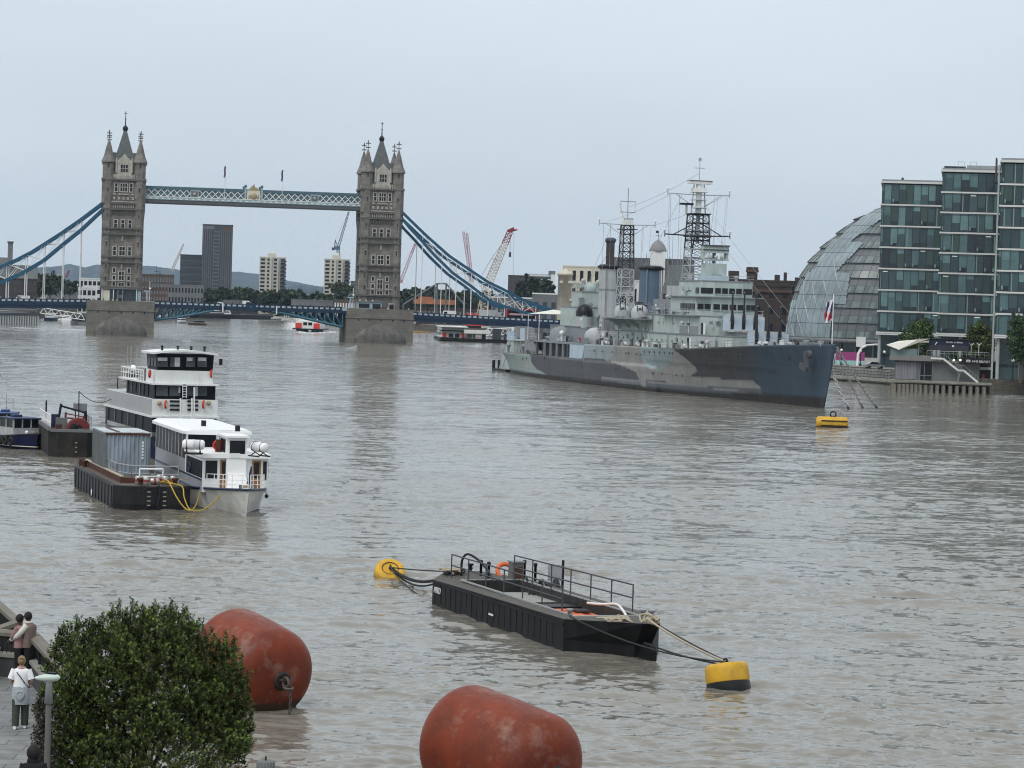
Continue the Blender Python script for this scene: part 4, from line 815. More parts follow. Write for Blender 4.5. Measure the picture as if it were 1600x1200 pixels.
# masts
mastd=mat('mast_dark',(.035,.038,.042),.5)
def lattice_mast(name,u,wb,wt,z0,zs,z1,nb,mtlo,mthi):
    r=MB(); L=[]
    f=lambda z: wb+(wt-wb)*(z-z0)/(z1-z0)
    zs_=[z0+(z1-z0)*i/nb for i in range(nb+1)]
    for a,b in zip(zs_[:-1],zs_[1:]):
        mt=mtlo if (a+b)/2<zs else mthi; A,Bq=f(a)/2,f(b)/2; ca=[(u+sx*A,sy*A,a) for sx,sy in ((-1,-1),(1,-1),(1,1),(-1,1))]; cb=[(u+sx*Bq,sy*Bq,b) for sx,sy in ((-1,-1),(1,-1),(1,1),(-1,1))]
        for i in range(4):
            r.tube(ca[i],cb[i],.13 if mt is mthi else .12,mt,5); r.tube(ca[i],cb[(i+1)%4],.055,mt,4); r.tube(ca[(i+1)%4],cb[i],.055,mt,4); r.tube(cb[i],cb[(i+1)%4],.1,mt,4)
    return r
fm=lattice_mast('foremast',-59.5,4.4,2.9,13,24.5,30.8,12,sgrey,mastd); fm.tube((-66,0,13),(-60,0,30),.14,mastd,6); fm.tube((-59.5,0,26),(-59.5,0,36),.35,sgrey,8); fm.bx(-61.3,-57.7,-1.7,1.7,30.8,31,blackm); fm=fm.build('foremast',sh)
m=MB(); m.tube((-59.5,0,31),(-59.5,0,36.2),.55,white,8); 
for s_ in (-1,1): m.tube((-59.5,s_*1.3,31),(-59.5,s_*.9,36),.12,sgrey,5)
for z in (31.9,33.3,34.6): m.bx(-60.6,-58.4,-1.2,1.2,z,z+.08,sgrey)
m.bx(-60.5,-58.5,-1.1,1.1,34.7,35.4,whitec); m.build('topmast',fm)
m=MB(); m.bx(-60.2,-58.8,-2.0,2.2,36.1,36.6,white); m.bx(-60.3,-58.7,-2.0,2.2,36.6,36.7,blackm); m.build('radar_antenna',fm)
m=MB(); m.bx(-59.8,-59.2,-3.4,-1.0,32.4,32.75,blackm); m.tube((-59.5,-2.2,31),(-59.5,-2.2,32.5),.2,sgrey,6); m.build('radar_scanner',fm)
m=MB(); m.tube((-59.5,0,36.5),(-59.5,0,40.7),.06,metal,5); m.bx(-59.6,-59.4,-.9,.9,38.8,38.9,metal); m.bx(-59.7,-59.3,-.2,.2,40.1,40.6,metal); m.build('aerial_pole',fm)
def yard(z,h,mt,r,u,par,drop=None,zb=None):
    m=MB()
    for s_ in (-1,1):
        m.tube((u,0,z),(u,s_*h,z+.15),r,mt,5); m.tube((u,s_*1,z-2 if mt is not blackm else z+2),(u,s_*(h*.75),z+.1),r*.8,mt,5); m.tube((u,s_*h,z-.3),(u,s_*h,z+.9),.09,mt,5); m.ball((u,s_*h,z+.9),.2,whitec,6)
    m.build('yard',par)
    if drop:
        for s_ in (-1,1):
            for k in drop: q=MB(); q.tube((u,s_*h*k,z),(u-1,s_*h*(k-.08),zb),.03,metal,4); q.build('halyard',par)
yard(34.2,5.7,sgrey,.09,-59.5,fm,(.95,.9,.62),19.5); yard(27.1,6.0,blackm,.12,-59.5,fm,(.75,.5),14)
mm=lattice_mast('mainmast',-97.5,2.9,1.9,10,21.4,29.6,12,sgrey,mastd).build('mainmast',sh)
m=MB(); m.bx(-98.8,-96.2,-1.6,1.6,28.8,28.95,blackm); m.bx(-98.4,-96.6,-.9,.9,29.6,30.6,white); m.bx(-98.2,-96.8,-.6,.9,30.6,31,sgrey); m.tube((-97.5,-.7,30.5),(-97.5,-1.7,33.8),.14,white,5); m.build('lookout_platform',mm)
m=MB(); m.tube((-97.5,0,30.8),(-97.5,0,36.6),.09,metal,5); m.bx(-97.6,-97.4,-1.5,1.5,34.0,34.15,metal); m.bx(-97.6,-97.4,-1.5,1.5,32.0,32.15,metal); m.tube((-97.5,1.4,32),(-97.5,1.4,34),.04,metal,4); m.tube((-97.5,-1.4,32),(-97.5,-1.4,34),.04,metal,4); m.build('aerial_pole',mm)
yard(29.7,5.5,sgrey,.08,-97.5,mm,(.85,.6),12)
m=MB()
for p,q in (((-59.5,0,38),(-97.5,0,33)),((-59.5,0,34),(-6,0,10)),((-59.5,.8,30.5),(-12,.5,9.5)),((-97.5,0,30),(-150,0,5)),((-59.5,-3,34.3),(-78,-8,12.6)),((-59.5,3,34.3),(-78,8,12.6)),((-59.5,-5,34.3),(-97.5,-5,29.8)),((-59.5,5,34.3),(-97.5,5,29.8)),((-97.5,-3,29.8),(-112,-7.5,7.4)),((-97.5,3,29.8),(-112,7.5,7.4)),((-97.5,-1,29),(-88,-8,7.5)),((-59.5,-1.5,30),(-50,-5,16.6))): m.path(sag(p,q,.5,8),.028,metal,3)
m.build('rigging',sh)
# crowded gear between the funnels, round the masts and on the aft control position
rgc2=random.Random(33)
def clutter(u0,u1,v0,v1,z0,z1,n,name):
    for i in range(n):
        m=MB(); c=rgc2.choice([sgrey,smid,smid,sdark,mint,white,sgrey]); u=rgc2.uniform(u0,u1); v=rgc2.uniform(v0,v1); k=rgc2.random(); h_=rgc2.uniform(.4,z1-z0)
        if k<.3: a_,b_=rgc2.uniform(.2,.8),rgc2.uniform(.2,.8); m.bx(-a_,a_,-b_,b_,0,h_*.7,c); m.bx(-a_*1.1,a_*1.1,-b_*1.1,b_*1.1,h_*.7,h_*.7+.1,smid)
        elif k<.5: m.lathe([(.3,0),(.25,h_*.6),(.5,h_*.7),(.45,h_*.9),(.1,h_)],(0,0,0),c,10)
        elif k<.7: m.tube((0,0,0),(0,0,h_),.07,c,5); m.tube((0,-.5,h_*.8),(0,.5,h_*.8),.05,c,4); m.tube((0,0,h_*.4),(.5,.3,h_*.9),.05,c,4)
        elif k<.85: m.bx(-.9,.9,-.5,.5,h_*.5,h_*.5+.1,c); [m.tube((x,y,0),(x,y,h_*.5),.05,c,4) for x in (-.8,.8) for y in (-.45,.45)]; [m.tube((x,-.5,h_*.5),(x,-.5,h_*.5+.9),.03,sgrey,4) for x in (-.8,0,.8)]; m.tube((-.8,-.5,h_*.5+.9),(.8,-.5,h_*.5+.9),.03,sgrey,4)
        else: m.tube((-.9,0,.5),(.9,0,.5),.35,c,9); m.tube((0,0,0),(0,0,.4),.1,smid,5)
        m.build(name,sh,(u,v,z0))
clutter(-80,-62,-4.8,-1,13.4,16.6,20,'platform_gear'); clutter(-66,-60,-4,4,16,18.5,10,'platform_gear'); clutter(-96,-88,-6.5,4,10.2,13.5,16,'deck_machinery'); clutter(-104,-99,-6.5,4,10.2,13.5,10,'deck_machinery')
clutter(-124,-113,-3.4,3.2,14.1,17,12,'aft_gear'); clutter(-121,-117,-2.4,2.4,17,20,7,'aft_gear'); clutter(-127,-101,-7.6,-5.2,7.4,9.6,16,'deck_machinery'); clutter(-157,-142,-5,3,4.2,6.2,14,'quarterdeck_gear'); clutter(-20,-12,-3,3,8.9,9.8,8,'foredeck_gear'); clutter(-57,-47,-4.2,4.2,19.3,20.4,9,'platform_gear')
for par_,u0,u1,v,z0,z1,mt_ in ((d1,-97.5,-84,-5.66,7.45,10.05,sgrey),(d2,-52,-43,-5.46,10.3,11.6,smid),(d2,-74.5,-68,-5.46,10.3,13.25,sgrey)): m=MB(); m.bx(u0,u1,v,v+.05,z0,z1,mt_); m.build('camouflage_panel',par_)
m=MB(); m.lathe([(2.4,26.9),(2.5,27.0),(2.5,27.2),(2.3,27.3)],(-59.5,0,0),mastd,12); m.lathe([(2.3,23.2),(2.4,23.3)],(-59.5,0,0),smid,12);  [m.tube((-59.5+2.4*math.cos(a_),2.4*math.sin(a_),27.2),(-59.5+2.4*math.cos(a_),2.4*math.sin(a_),28.2),.03,sgrey,4) for a_ in [i*.52 for i in range(12)]]; m.torus((-59.5,0,28.2),2.4,.04,sgrey); m.build('mast_platform',fm)
# funnels
def funnel(u,z0,z1,mA,mB,split,cap,band=1):
    m=MB(); n=28; zr=[z0,z0+1.5,z1]; R=[]
    for z,k in ((z0,1.08),(z0+2,1.0),(z1,.94)): R.append([(u+2.9*k*math.cos(2*math.pi*i/n),1.95*k*math.sin(2*math.pi*i/n),z+(math.cos(2*math.pi*i/n)*-.15 if z==z1 else 0)) for i in range(n)])
    for a,b in zip(R[:-1],R[1:]):
        for i in range(n):
            j=(i+1)%n; v_=(a[i][1]+a[j][1])/2; m.add([a[i],a[j],b[j],b[i]],[(0,1,2,3)],mA if v_<split else mB,False)
    m.poly(R[-1],cap)
    f=m.build('funnel',sh); m=MB(); prof=[]
    m.loft([[(u+2.9*k*math.cos(2*math.pi*i/n),1.95*k*math.sin(2*math.pi*i/n),z) for i in range(n)] for z,k in ((z1-.1,.96),(z1+.1,1.12),(z1+.45,1.16),(z1+.6,1.0),(z1+.75,.9))],cap); m.build('funnel_cap',f)
    m=MB(); m.loft([[(u+2.95*k*math.cos(2*math.pi*i/n),2.0*k*math.sin(2*math.pi*i/n),z) for i in range(n)] for z,k in ((z1-4.1,1.0),(z1-3.9,1.0))],smid,cap=False) if band else None; m.tube((u+2.5,1.5,z0),(u+2.4,1.5,z1),.14,smid,5); m.tube((u+2.5,-1.5,z0),(u+2.4,-1.5,z1),.1,smid,5); m.build('funnel_band',f)
funnel(-83.5,10,21.3,sblue,sgrey,.75,blackm,0); funnel(-107,9,21.6,sgrey,sblue,.55,blackm)
# main turrets: trained on the viewer, barrels raised
def gun_turret(u,v,z,w_,d_,h_,ang,elev,blen,mt,mt2,n=3):
    m=MB(); R=Matrix.Rotation(ang,3,'Z'); c=Vector((u,v,z))
    P=[(-d_*.55,-w_*.42),(-d_*.2,-w_*.5),(d_*.36,-w_*.5),(d_*.5,-w_*.40),(d_*.5,w_*.40),(d_*.36,w_*.5),(-d_*.2,w_*.5),(-d_*.55,w_*.42)]
    lo=[c+R@Vector((x,y,0)) for x,y in P]; hi=[c+R@Vector((x*.92,y*.95,h_ if x>0 else h_*.9)) for x,y in P]; m.loft([lo,hi],mt,smooth=False)
    m.lathe([(w_*.44,-1.6),(w_*.44,0)],c,smid,20); t=m.build('gun_turret',sh)
    for k in range(n):
        y=(k-(n-1)/2)*w_*.29; p=c+R@Vector((d_*.42,y,h_*.42)); dr=R@Vector((math.cos(elev),0,math.sin(elev)))
        q=MB(); q.tube(p,p+dr*blen*.35,.34,sdark,8,.24); q.tube(p+dr*blen*.35,p+dr*blen,.2,sdark,8,.13); q.tube(p+dr*blen,p+dr*(blen+.15),.17,sdark,8); q.bx(p.x-.02,p.x+.02,p.y-.02,p.y+.02,p.z-.02,p.z,blackm); q.build('gun_barrel',t)
        q=MB(); q.ob(c+R@Vector((d_*.485,y,h_*.5)),(.12,.62,h_*.8),blackm,R); q.build('gun_port',t)
    for k in range(n+1):
        y=(k-n/2)*w_*.28; q=MB(); q.ob(c+R@Vector((d_*.5,y,h_*.48)),(.1,w_*.19,h_*.82),mt2,R); q.build('blast_cover',t)
    return t
def toward(u,v): p=SF.W(u,v,0); d=Vector((-p.x,-p.y)); return math.atan2(d.y,d.x)-SF.a
gun_turret(-25,0,8.75,6.4,7,2.5,toward(-25,0),rad(48),7.2,sgrey,pale); gun_turret(-36,0,10.9,6.6,7,2.9,toward(-36,0),rad(46),7.2,sgrey,pale)
m=MB(); m.lathe([(3.0,7.5),(3.0,10.9)],(-36,0,0),sgrey,24); m.build('barbette',sh)
gun_turret(-128,0,7.3,5.4,6.5,2.4,math.pi*.97,rad(8),6.5,smid,sgrey); gun_turret(-139,0,4.9,5.4,6.5,2.4,math.pi,rad(6),6.5,smid,sgrey)
m=MB(); m.lathe([(2.2,7.3),(2.2,8.8),(1.9,9.6),(1.2,10.2),(.3,10.4)],(-97,-5.6,0),sgrey,16); m.lathe([(2.6,7.3),(2.6,8.4),(2.3,9.4),(1.4,10.1),(.3,10.3)],(-119,-5.2,0),smid,16); m.bx(-100,-94,-8.0,-7.9,7.35,8.5,smid); m.build('gun_shield',sh)
m=MB(); m.torus((-99,-8.1,8.1),.36,.09,mat('lifebuoy_red',(.55,.06,.03),.5),Matrix.Rotation(rad(90),3,'X')); m.build('lifebuoy',sh)
# secondary gun platform
m=MB(); m.bx(-86,-66,-8.3,8.3,12.3,12.5,smid); m.bx(-84,-68,-5.2,5.2,10.2,12.3,mint)
for u in (-84,-79,-74,-69): m.add([(u,-5.2,12.3),(u,-8.2,12.3),(u,-5.2,10.6),(u+.12,-5.2,12.3),(u+.12,-8.2,12.3),(u+.12,-5.2,10.6)],[(0,1,2),(3,5,4),(1,4,5,2)],mint)
m.build('gun_platform',sh)
for u in (-70.5,-80):
    for s_ in (-1,1):
        c=Vector((u,s_*6.3,12.5)); a=toward(u,-6) if s_<0 else .5; R=Matrix.Rotation(a,3,'Z'); m=MB()
        P=[(-1.2,-1.5),(.9,-1.5),(1.5,-.9),(1.5,.9),(.9,1.5),(-1.2,1.5)]
        m.loft([[c+R@Vector((x*k,y*k,z)) for x,y in P] for z,k in ((.2,1),(1.2,1.02),(2.0,.75),(2.35,.35))],sgrey); t=m.build('secondary_gun',sh)
        for y in (-.45,.45): q=MB(); p=c+R@Vector((1.1,y,1.3)); q.tube(p,p+R@Vector((3.2,0,.9 if u>-75 else 2.2)),.11,sdark,6,.08); q.build('gun_barrel',t)
        q=MB(); q.ob(c+R@Vector((1.3,0,1.25)),(.3,.5,1.2),sdark,R); q.build('gun_port',t)
# aft superstructure
blk('aft_deckhouse',-128,-100,5.0,7.35,10.3,smid); blk('aft_deckhouse',-126,-112,3.6,10.4,14.0,mint); blk('aft_deckhouse',-122,-116,2.6,14.1,17.0,mint)
m=MB(); m.lathe([(1.5,17),(1.7,17.3),(1.7,18.3),(1.0,18.8)],(-119,0,0),mint,14); m.bx(-120,-118,-3,3,17.9,18.5,mint); m.ball((-118.5,-1.5,19.2),.5,sgrey,8); m.tube((-118,0,18.8),(-118,0,20.5),.1,sgrey,5); m.build('aft_director',sh)
m=MB(); m.lathe([(1.6,10.4),(1.6,12.4)],(-112,-3.2,0),sgrey,18); m.lathe([(1.62,12.3),(1.6,13.3),(1.2,14.2),(.6,14.6),(.05,14.7)],(-112,-3.2,0),blackm,18); m.build('covered_rangefinder',sh)
cloth=mat('awning_cloth',(.68,.66,.60),.85,var=.06)
m=MB(); c=(-131,-3.4,13.4); E=[(-134.5,-7.6,12.4),(-127,-7.6,12.5),(-127,2,12.5),(-134.5,2,12.4)]
for i in range(4): m.poly([E[i],E[(i+1)%4],c],cloth)
for e_ in E: m.tube(e_,(e_[0],e_[1],7.3),.06,whitec,5)
m.build('awning',sh)
m=MB(); m.bx(-134.5,-127,-7.6,2,7.0,7.3,smid); 
for z in (7.9,8.5): m.tube((-134.5,-7.6,z),(-126,-7.6,z),.04,sgrey,4)
for x in np.arange(-134.5,-126,1.2): m.tube((x,-7.6,7.3),(x,-7.6,8.5),.04,sgrey,4)
m.build('cafe_deck',sh)
m=MB(); m.bx(-147,-136,-6.3,3,6.9,7.05,cloth); [m.tube((u,-6.2,4.1),(u,-6.2,6.9),.06,sgrey,4) for u in (-147,-144,-141,-138)]; m.build('quarterdeck_awning',sh)
m=MB(); m.bx(-141,-137,-7.3,-4,7.1,9.4,pale); m.bx(-136.9,-133,-7.5,-5,5.2,9.6,smid); m.add([(-133,-7.6,9.6),(-129,-7.6,5),(-133,-7.6,5),(-133,-6.8,9.6),(-129,-6.8,5),(-133,-6.8,5)],[(0,1,2),(3,5,4),(0,3,4,1),(0,2,5,3)],smid); m.build('entrance_cabin',sh)
# stern boarding stage
m=MB(); m.yprism([(-158.5,7.2),(-163,6.6),(-169,.6),(-166,.3),(-160,.5),(-158.5,2.5)],-3.4,1.2,mint); m.bx(-163.2,-158,-3.6,1.4,6.6,7.4,pale); m.bx(-170,-160,-4.5,2.5,-.4,.5,blackm)
for v in (-4,-2.8,-1.4): m.tube((-171,v,-1),(-171,v,2.2),.35,blackm,8)
m.tube((-166,-3.5,1),(-160,-3.5,7.5),.08,whitec,5); m.bx(-159.5,-156.5,-3,0,7.3,9.6,smid); m.bx(-163,-161.8,-3.5,-2.4,7.4,8.6,pale); m.tube((-166,-4,.5),(-166,-4,6),.06,metal,5); m.build('boarding_stage',sh)
# deck clutter, hatches, vents
rg=random.Random(3)
for i in range(44):
    u=rg.uniform(-96,-12); v=-(hb(u)-rg.uniform(.8,2.2)); z=dz(u); 
    if u>-46 and abs(u+25)<5: continue
    m=MB(); k=rg.random(); c=rg.choice([sgrey,smid,sdark,mint,white])
    if k<.5: m.bx(-.4,.4,-.3,.3,0,rg.uniform(.5,1.1),c)
    elif k<.75: m.lathe([(.22,0),(.18,.8),(.42,1.0),(.3,1.25)],(0,0,0),c,8)
    else: m.tube((-.6,0,.4),(.6,0,.4),.32,white,8)
    m.build('deck_fitting',sh,(u,v,z))
for u,zb_ in ((-47,7.6),(-41,10.2)):  # doors and rescue panels
    m=MB(); m.bx(-.45,.45,-.08,0,.1,2.0,blackm); m.build('door',sh,(u,-5.62 if zb_<8 else -5.42,zb_))
    m=MB(); m.bx(-.4,.4,-.12,0,.1,2.0,white); m.build('door_leaf',sh,(u+1.2,-5.62 if zb_<8 else -5.42,zb_))
first=None
for u in list(np.arange(-94,-46,2.6)):
    if first is None: q=MB(); q.tube((0,0,0),(0,.06,0),.18,glassd,8); first=q.build('porthole',d1,(u,-5.68,8.9))
    else: dup(first,loc=(u,-5.68,8.9),parent=d1)
for u in (-72,-69,-66,-63,-60,-55,-50): dup(first,loc=(u,-5.45,11.9),parent=d1)
# capstans, anchor, hawse, jackstaff
m=MB(); 
for u,v in ((-6,-1.2),(-6,1.2),(-9,0)): m.lathe([(.5,0),(.35,.5),(.55,.9),(.3,1.0)],(u,v,9.2),smid,10)
m.bx(-11,-3,-.3,.3,9.3,9.9,smid); m.build('capstan',sh)
u,z=SF.yp(1260,565,-2.6); m=MB(); m.ob((u,-2.7,z+.3),(.5,.5,2.6),sdark,Matrix.Rotation(rad(-18),3,'Y')); m.ob((u-.3,-2.9,z-.9),(2.6,.5,.8),sdark,Matrix.Rotation(rad(14),3,'Y')); m.lathe([(.6,-.3),(.62,.1),(.4,.2)],(u+.4,-2.4,z+1.1),sdark,12,rotM((0,-1,-.1))); m.build('anchor',sh)
m=MB(); 
for k in range(9): z0=.6+.75*k; m.bx(-9.3,-9.0,-(np.interp(9,[0,17.7],[.12,2.1])+ (hb(-9)-1.1)*(z0/9.5)**1.5)-.1,-1.2,z0,z0+.28,whitef if k%2 else sgrey)
m.build('draught_marks',sh) if 0 else None
jx,jz=SF.yp(1300,475,0); zb_=9.8; m=MB(); m.tube((1.2,0,zb_),(1.2,0,zb_+7.6),.07,whitec,6); js=m.build('jackstaff',sh)
m=MB(); rgf=random.Random(2); 
fc=[mat('flag_navy',(.02,.03,.12),.8),mat('flag_red',(.30,.015,.02),.8),white]
for j,(yy,mt_) in enumerate(((.0,0),(.16,2),(.3,1),(.44,2),(.58,0),(.7,2),(.82,1))):
    m.add([(1.15-yy*.6,-.05-yy*.9+.25*math.sin(j*2+z*1.4),zb_+7.0-z*.8-yy*.9) for z in (0,1,2,3,3.8)]+[(1.15-(yy+.17)*.6,-.05-(yy+.17)*.9+.25*math.sin(j*2+2+z*1.4),zb_+7.0-z*.8-(yy+.17)*.9) for z in (0,1,2,3,3.8)],[(i,i+1,i+6,i+5) for i in range(4)],fc[mt_])
m.build('flag',js)
# mooring chains from the bow
chm=mat('chain_pale',(.42,.42,.41),.6,.3,var=.2,scale=3); chd=mat('chain_weed',(.03,.03,.03),.8)
def chain(name,a,b,r,link,label,mt=chm,cat='chain',tail=.08,sg=.3,group=None):
    pts=sag(a,b,sg,200); L_=(Vector(b)-Vector(a)).length; n=int(L_/link); m=MB()
    for i in range(n):
        t=i/n*200; k=int(t); p=pts[k].lerp(pts[min(k+1,200)],t-k); d=(pts[min(k+1,200)]-pts[max(k-1,0)]).normalized(); q=rotM(d)@Matrix.Rotation(math.pi/2*(i%2),3,'Z')
        R=[p+q@Vector((link*.36*math.cos(w_),0,link*.62*math.sin(w_))) for w_ in [x*math.pi/4 for x in range(9)]]
        m.path(R,r,mt if i<n*(1-tail) else chd,4)
    o=m.build(name); o['label']=label; o['category']=cat
    if group: o['group']=group
    return o
for (xa,ya,xb,yb,lab) in ((1283,540,1328,643,'pale chain link mooring line hanging from the warship bow, nearest to the stem'),(1304,541,1350,641,'chain from the warship bow entering the water in the middle of three'),(1309,545,1372,640,'outermost thin chain from the warship bow, farthest right in the water')):
    u,z=SF.yp(xa,ya,-.9 if xa<1290 else .6); a=SF.W(u,-.9 if xa<1290 else .6,z); b=WZ(xb,yb,-.3); chain('mooring_chain',a,b,.085 if xa<1290 else .07,.62 if xa<1290 else .5,lab,group='chains holding the warship bow')
# big yellow barrel buoy
p=WZ(1300,667); bt=T('mooring_buoy','low yellow barrel buoy with black ring on top and black bands, near the warship bow','buoy',(p.x,p.y,0),rad(-6)); m=MB()
q=Matrix.Rotation(rad(90),3,'Y'); m.lathe([(.5,-2.05),(.8,-1.9),(.86,-1.75),(.86,1.75),(.8,1.9),(.5,2.05)],(0,0,.45),yellow,20,q); m.build('float',bt)
m=MB(); m.bx(-1.4,1.95,-.93,-.8,.75,.87,blackm); m.bx(-1.4,1.95,-.93,-.8,.12,.24,blackm); m.bx(-2.1,2.1,-.95,.95,-.2,.06,blackm); m.build('rubbing_band',bt)
m=MB(); m.torus((.1,0,1.62),.36,.09,blackm,Matrix.Rotation(rad(90),3,'X')); m.build('ring',bt)
# ================================================================== SOUTH BANK
OG=[mat('office_glass_%d'%i,c,.12,0,var=.25,scale=.25,spec=.6) for i,c in enumerate([(.02,.045,.05),(.035,.07,.075),(.07,.14,.145),(.11,.20,.20),(.03,.06,.05),(.012,.022,.028),(.16,.25,.24)])]
lampm_o=mat('office_light',(.8,.85,.8),.5,emit=((.8,.9,.8),.45)); mull=mat('mullion_dark',(.02,.03,.035),.4); bandw=mat('white_band',(.60,.61,.59),.5,var=.05); colm=mat('office_column',(.35,.38,.37),.5)
def office(label,x0,x1,yt,yb,D,dep,nst,ncol,seed,open_cols=(),roofh=1.0):
    rg=random.Random(seed); s=FPX/D; wd=(x1-x0)/s; c=WD((x0+x1)/2,yt,D); zb=3.0; zt_=c.z-zb; z0=WD((x0+x1)/2,yb,D).z-zb; a=math.atan2(c.x,D)
    t=T('office_building',label,'office building',(c.x,c.y,zb),-a,None)
    m=MB(); m.bx(-wd/2+.3,wd/2-.3,2.6,dep,z0,zt_-.3,OG[5]); m.bx(-wd/2+.3,wd/2-.3,1.5,dep,z0-.2,z0,mull); m.build('core',t)
    st=(zt_-roofh*.6-z0)/nst; cw=wd/(ncol+.35)
    for i in range(nst):
        za=z0+st*i; m=MB(); m.bx(-wd/2-.15,wd/2+.15,-.25,dep+.1,za-.17,za+.17,bandw); m.build('floor_band',t)
        g=MB(); run=rg.randrange(ncol)
        # floor plate interior: ceiling strip, back wall already in core; desks and columns show through gaps
        for j in range(-1,ncol):
            xa=-wd/2+.12 if j<0 else -wd/2+.35*cw+j*cw; xb=-wd/2+.35*cw if j<0 else xa+cw; k=rg.random()
            h0,h1=za+.24,za+st-.24; r_=rg.random(); mt=OG[0] if k<.34 else OG[1] if k<.58 else OG[2] if k<.78 else OG[4] if k<.88 else OG[5] if k<.95 else OG[3]
            g.bx(xa+.04,xb-.04,-.02,.12,h0,h1,mt)
            if r_<.35: hh=h1-(h1-h0)*rg.choice([.25,.35,.5,.8]); g.bx(xa+.08,xb-.08,-.05,-.021,hh,h1-.05,rg.choice([OG[2],OG[3]]))       # blinds
            elif r_<.5: q=rg.uniform(.1,.6); g.bx(xa+.1+q*.5,xa+.3+q*.5,-.05,-.021,h0+.05,h1-.05,OG[6])
            elif r_<.62: g.bx(xa+.1,xb-.1,-.05,-.021,h0+.05,h0+.9,OG[5])
            if r_>.93: g.bx(xa+.3,xb-.3,-.045,-.021,h1-.42,h1-.3,lampm_o)
            if .62<r_<.8: g.bx(xa+.1,xb-.1,-.04,-.021,h0+.05,h0+.35+.7*rg.random(),mull); g.bx(xa+.2,xa+.5,-.045,-.022,h0+.3,h0+1.0,OG[6])
            g.bx(xa-.035,xa+.035,-.12,.1,h0,h1,mull)
        g.bx(-wd/2+.1,wd/2-.1,-.06,-.03,za+st-.55,za+st-.5,mull)
        for s_ in (-1,1):   # side elevation
            x=s_*(wd/2-.05); n=int(dep/1.6)
            for q in range(n): g.bx(min(x,x-s_*.1),max(x,x-s_*.1),.2+q*dep/n,.2+(q+1)*dep/n-.08,za+.24,za+st-.24,rg.choice([OG[0],OG[1],OG[2]]))
        g.build('glazed_storey',t)
    m=MB(); m.bx(-wd/2-.25,wd/2+.25,-.35,dep+.2,zt_-.55,zt_-.1,bandw); m.bx(-wd/2,wd/2,0,dep,zt_-.1,zt_+.25,grey); m.build('roof_edge',t); m=MB(); m.bx(-wd/2-.2,wd/2+.2,-.3,dep,z0-.5,z0-.22,bandw); m.build('soffit_band',t)
    m=MB()
    for x in (-wd*.45,-wd*.1,wd*.25,wd*.45): m.tube((x,.8,0),(x,.8,z0),.35,colm,10)
    m.build('column',t); m=MB(); m.bx(-wd/2+.5,wd/2-.5,3,3.3,0,z0-.4,OG[1]); m.bx(-wd/2+.5,wd/2-.5,2.8,3,2.4,2.8,mull); m.build('lobby_glass',t)
    return t,wd,zt_
ta,wa,za_=office('narrowest and lowest of the three green glass office blocks, next to the glass dome building',1379,1474,283,521,590,22,7,8,1)
tb,wb_,zb_=office('middle green glass office block with rooftop plant rails',1473.5,1567,265,523,553,26,8,7,2)
tc_,wc_,zc_=office('tallest and nearest green glass office block cut by the right edge',1566,1668,250,526,512,30,8,7,3)
m=MB(); m.bx(-wb_*.1,wb_*.5,3,8,zb_+.2,zb_+1.0,mat('roof_plant',(.3,.33,.33),.6)); 
for x in (-3,-1.8,-.6,.7): m.tube((x,1,zb_),(x,1,zb_+1.6),.04,metal,4)
m.tube((-3,1,zb_+1.6),(-1.8,1,zb_+1.6),.04,metal,4); m.tube((-.6,1,zb_+1.6),(.7,1,zb_+1.6),.04,metal,4); m.build('roof_plant',tb)
m=MB(); m.bx(-wb_*.5+.3,-wb_*.12,2,6,zb_+.2,zb_+.7,mull); m.build('roof_hatch',tb)
m=MB(); m.bx(-wc_/2-.55,-wc_/2-.2,.5,9,0,zc_-1,colm); m.loft([[(-wc_/2-.9,.2,zc_-1.2),(wc_/2,.2,zc_+1.8),(wc_/2,12,zc_+1.8),(-wc_/2-.9,12,zc_-1.2)],[(-wc_/2-.9,.2,zc_+.1),(wc_/2,.2,zc_+2.4),(wc_/2,12,zc_+2.4),(-wc_/2-.9,12,zc_+.1)]],mat('brown_roof_cladding',(.08,.06,.055),.7),smooth=False) if 0 else None; m.bx(-wc_/2-1.2,-wc_/2-.9,6,14,zc_-4,zc_+.6,mat('brown_cladding',(.09,.065,.06),.7)); m.build('corner_frame',tc_)
m=MB(); m.ball((-wa*.17,2,za_+.5),.3,mull,6); m.tube((-wa*.17,2,za_+.2),(-wa*.17,2,za_+.9),.06,mull,4); m.build('roof_camera',ta)
# ------------------------------------------------------------ rounded glass city building
Dc=735.0
ctrpx=[(548,1360,132),(527,1362,134),(500,1366,135),(470,1372,133),(440,1380,130),(410,1388,122),(385,1396,107),(362,1404,88),(343,1411,72),(330,1416,52),(322,1420,30),(319,1422,6)]
ct=WD(1370,560,Dc); cy=T('dome_building','leaning egg shaped glass civic building with a smooth glass spine and stepped dark floors','civic building',(ct.x,ct.y,3.0))
def ring(z):
    zs=[WD(c,y,Dc).z-3.0 for y,c,h in ctrpx]; xs=[WD(c,y,Dc).x-ct.x for y,c,h in ctrpx]; hs=[h/FPX*Dc for y,c,h in ctrpx]
    return float(np.interp(z,zs,xs)),float(np.interp(z,zs,hs))
ztop=WD(1422,319,Dc).z-3.0; zbot=WD(1360,529,Dc).z-3.0
cgl=mat('civic_glass',(.20,.25,.27),.16,0,var=.35,scale=.15,spec=.7); cgl2=mat('civic_pane_light',(.30,.36,.38),.22,var=.25,scale=.2); cdark=mat('civic_frame_and_shade',(.06,.07,.08),.5); cpan=mat('civic_grey_panel',(.12,.13,.135),.4,var=.15,scale=.4); cpane=mat('civic_floor_glass',(.15,.18,.175),.2,var=.3,scale=.3); cpaneB=mat('civic_floor_glass_b',(.11,.13,.135),.2,var=.3,scale=.3)
